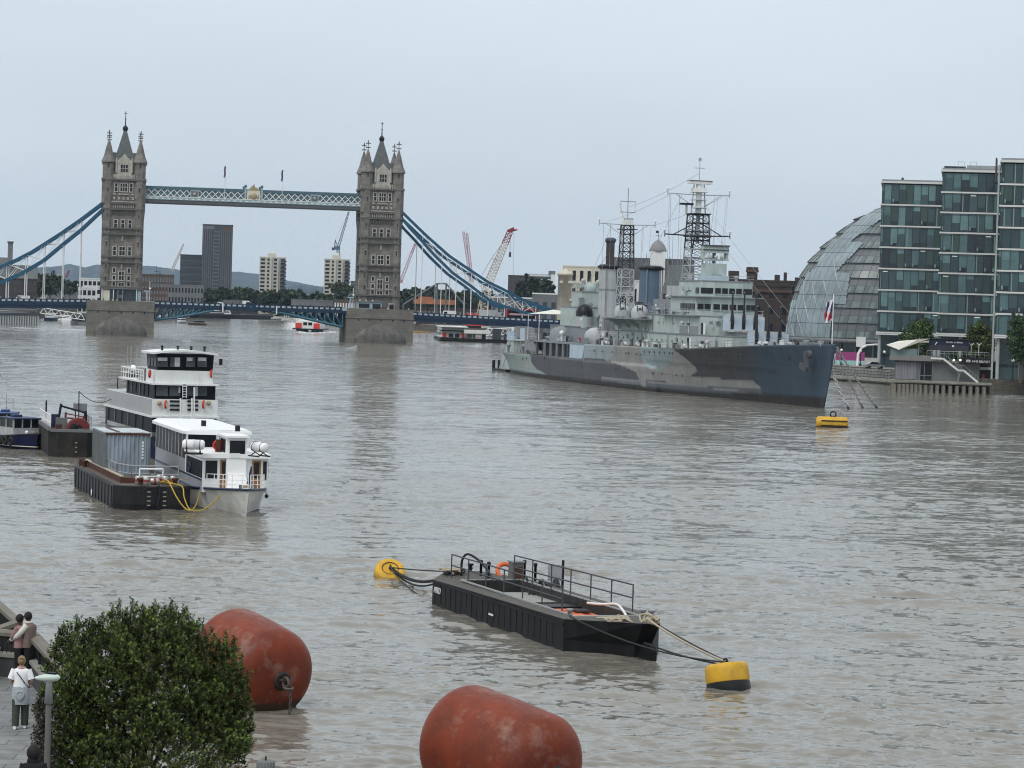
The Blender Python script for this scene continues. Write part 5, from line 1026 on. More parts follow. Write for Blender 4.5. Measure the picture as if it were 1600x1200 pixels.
NF=9; fh=(ztop-zbot)/NF*1.0; fh=23.0/FPX*Dc; NF=int((ztop-zbot)/fh)
TH=np.linspace(0,2*math.pi,121)
FP=[(1226,560),(1294,530),(1296,527),(1301,495),(1295,475.6),(1321,476.7),(1328,427),(1305,425.6),(1351,377.7),(1329,376.7),(1378,341),(1420,325),(1420,300),(1378,323),(1354,334),(1325,358),(1310,373),(1303,373),(1288,392),(1272,422),(1262,424),(1245,468),(1237,470),(1227,520)]
for k in range(NF+1):
    z0=zbot+fh*k; z1=min(z0+fh,ztop-.05)
    if z1<=z0+.3: break
    x0,r0_=ring(z0); x1,r1_=ring(z1); m=MB(); o0=.3
    for i in range(120):
        a,b=TH[i],TH[i+1]
        P=lambda x,r,t,z:(x+r*math.cos(t),r*math.sin(t)*.95,z)
        zz=[z0+.15,z0+(z1-z0)*.5,z1-.45,z1-.05]; rr=[r0_+o0,(r0_+r1_)/2+.18,r1_+.15,r1_+.1]; xx=[x0,(x0+x1)/2,x1,x1]
        m.add([P(xx[0],rr[0],a,zz[0]),P(xx[0],rr[0],b,zz[0]),P(xx[1],rr[1],b,zz[1]),P(xx[1],rr[1],a,zz[1])],[(0,1,2,3)],cpane if i%3 else cpaneB)
        m.add([P(xx[1],rr[1],a,zz[1]+.08),P(xx[1],rr[1],b,zz[1]+.08),P(xx[2],rr[2],b,zz[2]),P(xx[2],rr[2],a,zz[2])],[(0,1,2,3)],cpan)
        m.add([P(xx[1],rr[1],a,zz[1]),P(xx[1],rr[1],b,zz[1]),P(xx[1],rr[1],b,zz[1]+.08),P(xx[1],rr[1],a,zz[1]+.08)],[(0,1,2,3)],cdark)
        m.add([P(xx[2],rr[2],a,zz[2]),P(xx[2],rr[2],b,zz[2]),P(xx[3],rr[3],b,zz[3]),P(xx[3],rr[3],a,zz[3])],[(0,1,2,3)],cdark)
        m.add([P(x0,r0_-.3,a,z0-.05),P(x0,r0_-.3,b,z0-.05),P(x0,r0_+o0,b,z0+.15),P(x0,r0_+o0,a,z0+.15)],[(0,1,2,3)],cdark)  # shadow line below each floor's overhang, put in as dark colour
        if i%2==0:
            p=P(xx[0],rr[0]+.06,a,zz[0]); q=P(xx[1],rr[1]+.06,a,zz[1]); s3=P(xx[2],rr[2]+.05,a,zz[2]); m.tube(p,q,.07,cdark,3); m.tube(q,s3,.05,cdark,3)
    m.build('stepped_floor',cy)
# smooth spine skin: cells whose place on the facade lies in the glazed front
fr_=MB(); nz_=48; ZZ=[zbot+(ztop-.4-zbot)*i/nz_ for i in range(nz_+1)]; nt_=300; TT=np.linspace(math.pi*.55,math.pi*1.75,nt_+1)
def sp_(t,z,e=.5): x,r=ring(z); r+=e; return Vector((x+r*math.cos(t),r*math.sin(t)*.95,z))
GV=[sp_(TT[j],ZZ[i]) for i in range(nz_+1) for j in range(nt_+1)]; GF=[]; on=lambda a:inpoly(*proj((a.x+ct.x,a.y+ct.y,a.z+3.0)),FP) and a.y<0
W_=nt_+1
for i in range(nz_):
    for j in range(nt_):
        a,b,c,d=i*W_+j,i*W_+j+1,(i+1)*W_+j+1,(i+1)*W_+j
        if not on((GV[a]+GV[c])/2): continue
        GF.append((a,b,c,d))
        if j%8==0: fr_.tube(GV[a],GV[d],.05,cdark,3)
        q=(j+2*i)%16
        if q==0: fr_.tube(GV[a],sp_(TT[j]-2*(TT[1]-TT[0]),ZZ[i+1]),.07,cgl2,3)
        if i%5==0: fr_.tube(GV[a],GV[b],.07,cdark,3)
m=MB(); m.add(GV,GF,cgl,True)
m.build('glass_spine',cy); fr_.build('spine_frame',cy)
m=MB(); x,r=ring(zbot); m.lathe([(r*.98,zbot-1.2),(r*1.03,zbot-.9),(r*1.02,zbot-.1),(r*.9,zbot)],(x,0,0),conc_g,48); m.lathe([(r*.86,-.2),(r*.86,zbot-1.2)],(x,0,0),OG[0],40)
for i in range(30): t_=i*2*math.pi/30; m.tube((x+r*.95*math.cos(t_),r*.9*math.sin(t_),0),(x+r*.95*math.cos(t_),r*.9*math.sin(t_),zbot-1),.25,conc_g,6)
m.build('ground_floor',cy)
# ------------------------------------------------------------ pavilion on piles
pa=WZ(1392,611); pb_=WZ(1545,618); an=rad(-10); PFm=Fr((pa.x,pa.y),an); LW=(pb_-pa).length
# keep the facade square to the view: local x runs along the pile front
pv=TF('pavilion','two storey grey riverside visitor pavilion on timber piles with a roof bar and outside stair','pavilion',PFm)
pz=lambda x,y:PFm.yp(x,y,0)
gclad=mat('grey_cladding',(.14,.145,.145),.6,var=.12,scale=.4,stretch=(3,3,.2)); glad2=mat('grey_screen',(.22,.22,.24),.5,var=.25,scale=.8,stretch=(2,2,.1)); cgrey=mat('concrete_beam',(.27,.26,.23),.8,var=.2,scale=.7,stain=(.12,.11,.08),stainamt=.5)
zd=pz(1400,593)[1]; zr=pz(1410,563)[1]; zf=pz(1400,556)[1]; xL=pz(1392,600)[0]; xR=pz(1546,610)[0]; x1=pz(1397,590)[0]; x2=pz(1530,590)[0]; xs_=pz(1455,590)[0]
m=MB(); m.bx(xL,xR+.4,-.4,9,zd-.4,zd,cgrey); m.build('deck_slab',pv)
pl=MB(); pl.lathe([(.42,-3),(.40,zd-.8)],(0,0,0),mat('weathered_pile',(.20,.185,.155),.9,var=.3,scale=1,stretch=(1,1,.2),stain=(.03,.035,.02),stainamt=.8),8)
first=None
for i,f_ in enumerate([0,.02,.07,.115,.155,.2,.245,.29,.345,.405,.465,.53,.60,.67,.74,.81,.88,.95]):
    loc=(xL+.3+(xR-xL-.4)*f_,0,0)
    if first is None: first=pl.build('pile',pv,loc)
    else: dup(first,loc=loc,parent=pv)
for k in range(9): dup(first,loc=(xL+.5+k*(xR-xL)/9,5,0),parent=pv)
m=MB(); m.bx(xL,xR,6,6.4,-3,zd-.8,wallm); m.bx(xL+.5,xR,2.2,2.6,.3,.9,blackm)
for k in range(7): m.bx(xL+3+k*1.1,xL+3.8+k*1.1,.2,.5,-.5,zd-1.0-.25*(k%3),cgrey) if k in (2,3) else None
m.build('back_wall',pv)
m=MB(); m.bx(x1,x2,1.2,9,zd,zr,gclad); m.build('ground_storey',pv)
m=MB(); n=7; xq=pz(1433,580)[0]
for k in range(n): a=x1+.2+(xq-x1-.4)*k/n; m.bx(a+.03,a+(xq-x1-.4)/n-.03,1.12,1.2,zd+.15,zr-.35,glad2)
m.build('grey_screens',pv)
m=MB(); xa,xb=pz(1437,590)[0],pz(1456,590)[0]; m.bx(xa,xb,1.1,1.2,zd,zr-.3,glassd); m.bx(xa,xb,1.02,1.1,zd+.9,zd+1,grey); [m.bx(q-.05,q+.05,1.0,1.1,zd,zr-.3,grey) for q in (xa,xa+(xb-xa)*.35,xb)]; m.build('glass_door',pv)
m=MB(); m.bx(x1-1,pz(1470,560)[0],.2,9,zr,zf+.1,mat('fascia_grey',(.20,.195,.185),.7,var=.1,scale=.5)); m.bx(pz(1470,560)[0],x2+1.5,.9,9,zr-.2,zf-.6,gclad); m.build('fascia',pv)
m=MB(); bgl=mat('balustrade_glass',(.15,.22,.22),.1,var=.1,trans=0); a=x1-.8; b=pz(1433,550)[0]; zh=pz(1392,545)[1]
m.bx(a,b,.3,.34,zf,zh,bgl); 
for k in range(6): q=a+(b-a)*k/5; m.tube((q,.28,zf),(q,.28,zh+.05),.05,metal,4)
m.tube((a,.28,zh+.03),(b,.28,zh+.03),.05,metal,4); m.build('glass_balustrade',pv)
c0=pz(1448,552); c1=pz(1545,560); m=MB(); zq=pz(1448,548)[1]
for k in range(15): q=c0[0]+(c1[0]-c0[0])*k/14; m.tube((q,.3,zf-.3),(q,.3,zq),.035,metal,4)
m.tube((c0[0],.3,zq),(c1[0],.3,zq),.05,metal,4); m.tube((c0[0],.3,zq-.45),(c1[0],.3,zq-.45),.03,metal,4); m.build('roof_railing',pv)
# roof bar: dark navy box with lettering
navyd=mat('navy_panel',(.012,.016,.045),.5,var=.15,scale=.4)
a,zA=pz(1451.5,530); b,zB=pz(1513,549); m=MB(); m.bx(a,b,1.5,6,zB,zA,navyd); m.bx(a,b,1.46,1.5,zB,zB+1.0,mat('navy_panel_pale',(.035,.04,.05),.6)); m.bx(a-.2,b+.2,1.3,6.2,zA,zA+.15,blackm); rbx=m.build('roof_bar',pv)
def text(s,name,parent,loc,size,mt,rot=(rad(90),0,0),ext=.02,ax='LEFT'):
    cu=bpy.data.curves.new(name,'FONT'); cu.body=s; cu.size=size; cu.extrude=ext; cu.align_x=ax; o=bpy.data.objects.new(name,cu); COL.objects.link(o)
    dg=bpy.context.evaluated_depsgraph_get(); me=bpy.data.meshes.new_from_object(o.evaluated_get(dg)); bpy.data.objects.remove(o); bpy.data.curves.remove(cu)
    me.name=name; me.materials.clear(); me.materials.append(mt); o=bpy.data.objects.new(name,me); COL.objects.link(o); o.parent=parent; o.location=loc; o.rotation_euler=rot; return o
x_,z_=pz(1478,534.5); text('The Bar on Belfast','lettering',rbx,(x_,1.42,z_-.15),.42,whitec)
m=MB(); q=pz(1489,541); m.bx(q[0]-.2,q[0]+.2,1.38,1.46,q[1]-.15,q[1]+.15,whitec); m.build('wall_light',rbx); m=MB(); q=pz(1461,537); m.tube((q[0],1.4,q[1]-.2),(q[0]+.35,1.4,q[1]+.3),.1,whitec,5); m.build('wall_light',rbx)
a,zA=pz(1499,558.5); b,zB=pz(1549,567.5); m=MB(); m.bx(a,b,-.3,1.2,zB,zA,blackm); sg=m.build('sign_band',pv)
x_,z_=pz(1519,566.2); text('HMS BELFAST','lettering',sg,(x_,-.34,z_+.02),.56,whitec)
x_,z_=pz(1514,564); m=MB(); m.bx(x_-.45,x_+.25,-.37,-.3,z_-.22,z_+.22,whitec); m.bx(x_-.3,x_+.1,-.4,-.37,z_-.1,z_+.1,blackm); m.build('ship_logo',sg)
lampm=mat('lit_lamp',(1,.9,.6),.5,emit=((1,.82,.5),3)); m=MB()
for px in (1490.5,1500.5): q=pz(px,562.5); m=MB(); m.ball((q[0],-.45,q[1]),.2,lampm,8); m.build('lit_globe',pv)
# stair
m=MB(); S=[pz(1455,559.5),pz(1474,560.5),pz(1497,578.5),pz(1506,579),pz(1528,597.5)]
for p,q in zip(S[:-1],S[1:]):
    for y in (-.35,.35): d=Vector((q[0]-p[0],0,q[1]-p[1])); m.ob(((p[0]+q[0])/2,y,(p[1]+q[1])/2),(d.length+.15,.08,.34),white,Matrix.Rotation(-math.atan2(d.z,d.x),3,'Y'))
    n=max(1,int(abs(q[1]-p[1])/.19)); 
    for k in range(n): f_=(k+.5)/n; m.bx(p[0]+(q[0]-p[0])*f_-.14,p[0]+(q[0]-p[0])*f_+.14,-.35,.35,p[1]+(q[1]-p[1])*f_-.02,p[1]+(q[1]-p[1])*f_+.02,grey)
    m.tube((p[0],-.4,p[1]+1),(q[0],-.4,q[1]+1),.04,metal,4)
    for k in range(6): f_=k/5; m.tube((p[0]+(q[0]-p[0])*f_,-.4,p[1]+(q[1]-p[1])*f_),(p[0]+(q[0]-p[0])*f_,-.4,p[1]+(q[1]-p[1])*f_+1),.03,metal,4)
for px in (1497.5,1501): q=pz(px,580); m.tube((q[0],0,q[1]),(pz(1496.5,596)[0],0,zd),.07,metal,5)
m.build('stair',pv)
# canopy sails
m=MB(); A=[pz(1385,538.5),pz(1405,542),pz(1436,529.5),pz(1453,529)]
top=[(A[0][0],.2,A[0][1]),(A[1][0],-.6,A[1][1]-.5),(A[2][0],.0,A[2][1]),(A[3][0],.6,A[3][1]),(A[2][0]+1,2.5,A[2][1]-.1),(A[0][0]+2.2,2.5,A[0][1]+.75)]
m.poly(top,cloth); m.poly([(p[0],p[1],p[2]-.06) for p in reversed(top)],cloth); m.tube((A[0][0]+3.2,.8,zf),(A[0][0]+3.4,1.5,A[0][1]+.8),.06,metal,5); m.tube((A[2][0],.8,zf),(A[2][0],1.5,A[2][1]+.2),.06,metal,5); m.build('sail_canopy',pv)
m=MB(); q=pz(1436,535); w=pz(1452,532); m.add([(q[0],3.5,q[1]),(w[0],3.5,w[1]),(w[0],3.5,q[1]),(q[0],3.6,q[1]-.05),(w[0],3.6,w[1]-.05),(w[0],3.6,q[1]-.05)],[(0,1,2),(3,5,4)],cloth); m.build('small_canopy',pv)
for px in (1517,1529):
    q=pz(px,556); tz=pz(px,540); m=MB(); m.tube((0,0,0),(0,0,tz[1]-q[1]),.06,whitec,6); m.tube((0,0,tz[1]-q[1]),(-.45,0,tz[1]-q[1]+.45),.07,whitec,5); m.tube((0,0,tz[1]-q[1]),(.45,0,tz[1]-q[1]+.45),.07,whitec,5)
    p=PFm.W(q[0],2.5,q[1]); o=m.build('forked_lamp',None,p); o['label']='white Y shaped lamp on the pavilion roof, %s of two'%('left' if px==1517 else 'right'); o['category']='lamp'; o['group']='forked lamps on the pavilion roof'
# people at the pavilion
for i,(px,py,ly,lb) in enumerate(((1427,546,1,'person in pale clothes standing on the pavilion roof terrace behind the glass'),(1436,549,1.2,'person in dark clothes by the kiosk on the pavilion roof terrace'),(1536,598,2,'person in dark coat standing on the quay right of the pavilion stair foot'))):
    q=PFm.yp(px,py+6,ly); o=tinyperson(i+1 if i else 6).build('person',None,PFm.W(q[0],ly,zf if i<2 else zd),rng0.uniform(0,6)); o['label']=lb; o['category']='person'
# floating jetty with truss rails left of the pavilion
ja=WZ(1296,594); jb=WZ(1389,601); JF=Fr((ja.x,ja.y),math.atan2(jb.y-ja.y,jb.x-ja.x)); jl=(jb-ja).length; jt=TF('jetty','low steel jetty with grey railings between the warship bow and the pavilion','jetty',JF)
m=MB(); m.bx(-14,jl+1.5,0,5,.4,1.0,cgrey); m.bx(-14,jl+1.5,-.1,.1,.2,.5,mat('jetty_green',(.04,.055,.04),.7)); m.build('deck',jt)
m=MB()
for k in range(30): x=-14+k*(jl+14)/29; m.tube((x,0,1),(x+.35,0,2.7),.06,metal,4); m.tube((x,4.8,1),(x+.35,4.8,2.7),.06,metal,4)
for z in (1.5,2.1,2.7): m.tube((-14,0,z),(jl+.4,0,z),.05,metal,4); m.tube((-14,4.8,z),(jl+.4,4.8,z),.05,metal,4)
m.build('railing',jt); m=MB(); [m.tube((x,2.5,-3),(x,2.5,1),.4,blackm,8) for x in (-10,-4,2,jl-1)]; m.build('pile',jt)
# promenade things behind: globe lamps, pink banner stall, white arch, cars
def globe(px,py,D,lab):
    p=WD(px,py,D); h=p.z-3.0; t=T('globe_lamp',lab,'street lamp',(p.x,p.y,3.0),0,'globe lamps along the south promenade'); m=MB(); m.lathe([(.3,0),(.22,.5),(.1,.7),(.08,h-.3),(.16,h-.25)],(0,0,0),blackm,8); m.build('post',t); m=MB(); m.ball((0,0,h),.32,whitec,12); m.build('lamp_globe',t)
for px,py,D,l in ((1315,547,600,'leftmost of the row, just right of the warship stem'),(1345,548,600,'beside the pink stall and white arch'),(1382,550,590,'at the left end of the pavilion'),(1583,563,505,'on the quay far right of the pavilion sign'),(1299,546,640,'partly behind the jackstaff of the warship')): globe(px,py,D,'white globe lamp on black post, '+l)
p=WD(1330,562,610); t=T('market_stall','pink and white striped stall banner on the quay behind the warship bow','stall',(p.x,p.y,3.0)); z=p.z-3.0; m=MB(); m.bx(-3.5,3,0,.2,z-.2,z+1.7,mat('banner_pink',(.36,.07,.22),.7)); m.bx(-3.5,3,-.05,.15,z-1.4,z-.2,mat('banner_aqua',(.35,.62,.62),.7)); m.build('banner',t); m=MB(); m.bx(-3.5,3,.3,3,0,z+1.2,white); m.bx(-6,-4,.3,3,0,z+1,mat('kiosk_turquoise',(.1,.4,.4),.6)); m.build('stand',t)
p=WD(1352,560,600); t=T('white_arch','curved white canopy arch beside the pink stall','canopy',(p.x,p.y,3.0)); m=MB(); P=[(-1.6,0,0),(-1.5,0,2.6),(-.9,0,3.9),(.3,0,4.6),(2.2,0,4.8),(5,0,4.8)]; m.path(P,.22,whitec,8); m.bx(-2,0,.5,1,4.2,6.4,whitec); m.path([(x,1.6,z) for x,_,z in P],.18,whitec,8); m.build('arch_rib',t)
p=WZ(1372,560,3.0)
for (px,lab,mt) in ((1366,'silver car parked on the quay beside the pavilion left end',metal),(1592,'pale van parked on the quay at the right edge',white)):
    q=WD(px,570,575 if px<1400 else 560); o=vehicle('car' if px<1400 else 'van',lab,0,0,0,mt,'car' if px<1400 else 'van'); o.location=(q.x,q.y,3.0); o.rotation_euler=(0,0,.2)
# trees by the offices
gr_='trees along the south promenade'
def rtree(px,yt,D,wpx,lab,base,seed):
    p=WD(px,yt,D); h=p.z-3.0; tree((p.x,p.y,3.0),h,wpx/FPX*D,lab,gr_,base,5200,seed,.42,nb=11)
rtree(1438,494,560,56,'light green tree in front of the narrow office block, above the pavilion sail',(.07,.11,.03),21)
rtree(1416,512,565,22,'small dark tree left of the light green tree behind the pavilion sail',(.04,.07,.025),22)
rtree(1534,499,540,52,'yellow green tree in front of the middle office block',(.09,.12,.035),23)
rtree(1598,483,500,54,'dark green tree cut by the right edge in front of the tallest office',(.04,.075,.025),24)
rtree(1500,538,555,30,'low dark tree behind the navy roof bar',(.035,.06,.025),25)
m=MB()
q1=WD(1556,583,518)
t=T('quay_kiosk','long low dark kiosk with lit white strip on the quay right of the pavilion','kiosk',(q1.x,q1.y,3.0),rad(-8)); m.bx(-7,9,0,4,0,3.2,mat('kiosk_brown',(.05,.035,.03),.7)); m.build('wall',t); m=MB(); m.bx(-5,-1,-.1,0,1.6,2.1,lampm if 0 else whitec); m.bx(4,6,-.1,0,1.5,2.2,whitec); m.build('light_strip',t)
# ================================================================== BOATS BEYOND THE BRIDGE
def smallboat(name,label,px,py,L_,B_,hull_m,cab_m,ang,cabh=1.6,grp=None,stripe=None,cat='boat',D=None,decks=1):
    p=WZ(px,py); t=T(name,label,cat,(p.x,p.y,0),ang,grp); n=10; m=MB(); R=[]
    for i in range(n+1):
        u=i/n; x=-L_/2+L_*u; b=B_/2*(1-max(0,(u-.55)/.45)**2.2)*(.85+.15*min(1,u*4)); f=B_*.28*(1+.5*max(0,u-.5))
        R.append([(x,-b,f),(x,-b*.92,.1),(x,-b*.6,-.3),(x,b*.6,-.3),(x,b*.92,.1),(x,b,f)])
    m.loft(R,hull_m,smooth=False); m.build('hull',t); f=B_*.28
    for d in range(decks):
        c=MB(); a,b,w_=-L_*.38+d*.06*L_,L_*.2-d*.08*L_,B_*.38; z0=f+d*(cabh+.1); c.loft([[(a,-w_,z0),(b,-w_,z0),(b,w_,z0),(a,w_,z0)],[(a,-w_*.93,z0+cabh),(b-L_*.05,-w_*.93,z0+cabh),(b-L_*.05,w_*.93,z0+cabh),(a,w_*.93,z0+cabh)]],cab_m,smooth=False); c.build('cabin',t)
        c=MB(); c.bx(a+L_*.03,b-L_*.06,-w_-.03,w_+.03,z0+cabh*.45,z0+cabh*.8,glassd); c.bx(b-L_*.045,b-L_*.0,-w_*.85,w_*.85,z0+cabh*.45,z0+cabh*.8,glassd); c.bx(a-.03,a+.03,-w_*.8,w_*.8,z0+cabh*.45,z0+cabh*.8,glassd); c.build('window',t)
    if stripe: c=MB(); c.bx(-L_*.5-.05,L_*.1,-B_/2-.02,B_/2+.02,f-.35,f+.05,stripe); c.build('stripe',t)
    c=MB(); c.tube((0,0,f+cabh),(0,0,f+cabh*2.2),.05,metal,4); c.build('mast',t); return t
grp='small boats beyond the drawbridge'
smallboat('motor_boat','small grey boat with rounded cabin, left of the pair beyond the drawbridge',285,505,7,2.6,grey,white,rad(60),1.5,grp)
smallboat('motor_boat','small dark red boat, right of the pair beyond the drawbridge',308,508,8,2.8,rust,conc_g,rad(200),1.3,grp)
smallboat('river_cruiser','white river cruiser with blue hull moored on a dark barge beyond the drawbridge',350,494.5,22,5,mat('hull_navy',(.02,.03,.1),.4),white,rad(10),2.2)
for (x,y,L_,lab) in ((440,499,12,'white launch leftmost of the cluster by the drawbridge'),(455,501,11,'white launch with cream roof in the cluster by the drawbridge'),(470,502,10,'white boat closest to the red ended ferry'),(246,497,10,'white motor boat moored tight against the left pier'),(262,495,12,'white cabin cruiser moored between the left pier and the dark barge'),(452,498.5,9,'brown hulled launch at the back of the boat cluster')):
    smallboat('launch',lab,x,y,L_,3.4,white if 'brown' not in lab else rust,white,rad(random.Random(x).uniform(-40,220)),1.7,'launches moored beyond the drawbridge')
# lighters and barges under the bascules
for (xa,xb,y,lab) in ((310,372,495.5,'long dark barge under the left half of the drawbridge'),(372,438,497,'long dark barge under the middle of the drawbridge')):
    a=WZ(xa,y); b=WZ(xb,y+1.2); f=Fr((a.x,a.y),math.atan2(b.y-a.y,b.x-a.x)); l=(b-a).length; t=TF('barge',lab,'barge',f,'dark barges beyond the drawbridge'); m=MB(); m.prism([(0,0),(l,0),(l+2,3),(l,6),(0,6),(-2,3)],-.5,1.8,black); m.build('hull',t); m=MB(); m.bx(l*.2,l*.7,1.5,4.5,1.8,2.6,conc_g); m.build('hatch',t)
# red and white catamaran seen from astern
p=WZ(486,518); t=T('river_bus','white river bus catamaran with two red stern quarters leaving a white wake','ferry',(p.x,p.y,0),rad(88)); s=FPX/p.y; 
m=MB()
for sy in (-1,1): m.loft([[(x,sy*3.0-b,1.0),(x,sy*3.0+b,1.0),(x,sy*3.0+b*.6,-.4),(x,sy*3.0-b*.6,-.4)] for x,b in ((-14,1.6),(6,1.6),(14,.3))],blackm,smooth=False)
m.bx(-14,10,-6,6,.8,1.3,blackm); m.build('hull',t)
m=MB(); m.bx(-13,6,-5,5,1.3,4.2,white); m.loft([[(-11,-4,4.2),(6,-4,4.2),(6,4,4.2),(-11,4,4.2)],[(-11,-3.4,5.3),(3,-3.4,5.3),(3,3.4,5.3),(-11,3.4,5.3)]],white,smooth=False); m.build('cabin',t)
redp=mat('quarter_red',(.6,.05,.03),.45)
for sy in (-1,1): m=MB(); m.bx(-13.3,-12.6,sy*3.6-1.2,sy*3.6+1.2,1.4,3.5,redp); m.build('red_quarter',t)
for sy in (-1,1): m=MB(); m.bx(-13.1,-12.9,sy*1-.8,sy*1+.8,2.6,3.8,glassd); m.build('window',t)
m=MB(); m.tube((-13,4.8,1.3),(-13,4.8,5.5),.08,metal,4); m.build('mast',t)
# clipper at the pier right of the right tower and its pontoon
p=WZ(704,532); t=T('river_bus','white river bus with dark canopy and red corners berthed right of the right pier','ferry',(p.x,p.y,0),rad(96))
m=MB(); m.bx(-16,14,-5,5,.3,1.3,blackm); m.loft([[(x,-b,1.2),(x,b,1.2),(x,b*.7,-.4),(x,-b*.7,-.4)] for x,b in ((-15,3.0),(8,3.0),(16,1))],blackm,smooth=False); m.build('hull',t)
m=MB(); m.bx(-14,8,-4.4,4.4,1.3,3.6,white); m.bx(-13,6,-4.4,4.4,3.9,4.8,white); m.build('cabin',t); m=MB(); m.bx(-15,7,-4.9,4.9,4.9,5.2,white); m.bx(-15.2,-8,-4.8,4.8,3.5,3.9,blackm); m.build('canopy',t)
for sy in (-1,1): m=MB(); m.bx(-14.4,-13.7,sy*3.4-.7,sy*3.4+.7,1.5,2.9,redp); m.build('red_quarter',t); m=MB(); m.bx(-14.2,-13.9,sy*1.1-.8,sy*1.1+.8,1.5,2.7,glassd); m.build('window',t)
m=MB(); m.bx(-13,8,-4.5,-4.41,2.1,3.1,glassd); m.bx(-13,8,4.41,4.5,2.1,3.1,glassd); m.build('side_window',t)
a=WZ(716,534); f=Fr((a.x,a.y),rad(2)); t=TF('pontoon','dark floating pontoon with canopy posts behind the warship stern','pontoon',f); m=MB(); m.bx(0,26,0,8,-.5,1.2,blackm); m.build('float',t)
m=MB(); rgp=random.Random(5); m.bx(2,11,1,7,4.2,3.0,white); [m.tube((x,1.2,1.2),(x,1.2,4.2),.15,grey,5) for x in (2.2,5,8,10.8)]; m.bx(3,6,2,6,1.2,4.0,conc_g); m.bx(12,15,2,5,1.2,5,conc_d); [m.bx(16+2*k,17+2*k,2,3.5,1.2,2+rgp.random()*2,rgp.choice([white,grey,conc_d])) for k in range(4)]; m.bx(8.3,9.6,2,5,1.2,3.5,glassd); m.build('shelter',t)
m=MB(); m.tube((19,-1,-1),(19,-1,10),.45,whitec,8); m.build('mooring_pile',t)
def gangway(label,A,Bp,h,npan,mt,z0=1.5,z1=3.2):
    f=Fr((A.x,A.y),math.atan2(Bp.y-A.y,Bp.x-A.x)); l=(Bp-A).length; t=TF('gangway',label,'gangway',f); m=MB()
    for y in (0,2):
        for i in range(npan):
            xa,xb=l*i/npan,l*(i+1)/npan; za,zb2=z0+(z1-z0)*i/npan,z0+(z1-z0)*(i+1)/npan; xm_,zm=(xa+xb)/2,(za+zb2)/2
            m.tube((xa,y,za),(xm_,y,zm+h),.12,mt,4); m.tube((xm_,y,zm+h),(xb,y,zb2),.12,mt,4); m.tube((xa,y,za),(xb,y,zb2),.16,mt,4); 
            if i: m.tube((xm_-(xb-xa),y,zm+h-(z1-z0)/npan),(xm_,y,zm+h),.16,mt,4)
    m.build('truss',t); m=MB(); m.add([(0,0,z0-.2),(l,0,z1-.2),(l,2,z1-.2),(0,2,z0-.2),(0,0,z0),(l,0,z1),(l,2,z1),(0,2,z0)],[(3,2,1,0),(4,5,6,7),(0,1,5,4),(2,3,7,6)],mt); m.build('walkway_floor',t)
A=WZ(762,531); Bp=WZ(842,531); gangway('white zigzag truss gangway behind the warship stern',A,Vector((Bp.x,Bp.y+8,0)),2.4,6,white,1.6,2.6)
A=WZ(62,506); Bp=WZ(134,508); gangway('white truss gangway with boats at the lower left beside the left pier',A,Vector((Bp.x,Bp.y-3,0)),2.2,6,white,4.2,2.0)
p=WZ(657,520); smallboat('skiff','tiny tan open boat adrift just right of the right pier',657,520,8,2,mat('tan_hull',(.45,.27,.12),.6),mat('tan_hull',(.45,.27,.12),.6),0,.3)
# left pier deck on piles, with moored boats
a=WZ(-40,507); b=WZ(63,507); f=Fr((a.x,a.y),math.atan2(b.y-a.y,b.x-a.x)); l=(b-a).length; t=TF('landing_stage','grey pier deck on closely spaced piles at the lower left','pier',f); m=MB(); m.bx(0,l,0,9,3.4,4.4,conc_d); m.build('deck',t)
q=MB(); q.lathe([(.45,-2),(.45,3.4)],(0,0,0),whitef,8); first=None
for k in range(26):
    if first is None: first=q.build('pile',t,(.5,.5,0))
    else: dup(first,loc=(.5+k*l/26,.5,0),parent=t)
m=MB(); m.bx(0,l,5,6,-2,3.4,blackm); m.build('under_wall',t)
for (x,y,L_,lab) in ((100,505,24,'long white river cruiser moored beside the left pier of the bridge'),(82,501,16,'dark blue and white ferry moored behind the white gangway'),(122,507.5,11,'grey workboat with dark wheelhouse close to the left pier')):
    smallboat('river_cruiser' if L_>12 else 'workboat',lab,x,y,L_,4.8,white if 'white river' in lab else navy if 'blue' in lab else grey,white if 'grey' not in lab else conc_d,rad(5+x),2.0,'boats moored by the left pier')
# ================================================================== CRANES
cw_=mat('crane_cream',(.5,.42,.34),.6,var=.25,scale=.3); cr_=mat('crane_red',(.27,.045,.05),.5,var=.15,scale=.3); cpk=mat('crane_faded_red',(.42,.25,.27),.6,var=.2,scale=.3); cbl=mat('crane_blue',(.06,.13,.2),.6)
def jib(m,p0,p1,w0,w1,n,mt,mt2=None,r=.2):
    p0=Vector(p0);p1=Vector(p1); d=(p1-p0).normalized(); sx=Vector((0,1,0)); sz=d.cross(sx).normalized()
    f=lambda t:w0+(w1-w0)*t
    for i in range(n):
        a,b=i/n,(i+1)/n; mm_=mt2 if (mt2 and b>.8) else mt
        ca=[p0.lerp(p1,a)+sx*f(a)/2*i_+sz*f(a)/2*j_ for i_,j_ in ((-1,-1),(1,-1),(1,1),(-1,1))]; cb=[p0.lerp(p1,b)+sx*f(b)/2*i_+sz*f(b)/2*j_ for i_,j_ in ((-1,-1),(1,-1),(1,1),(-1,1))]
        for k in range(4): m.tube(ca[k],cb[k],r,mm_,4); m.tube(ca[k],cb[(k+1)%4],r*.6,mm_,4); m.tube(cb[k],cb[(k+1)%4],r*.6,mm_,4)
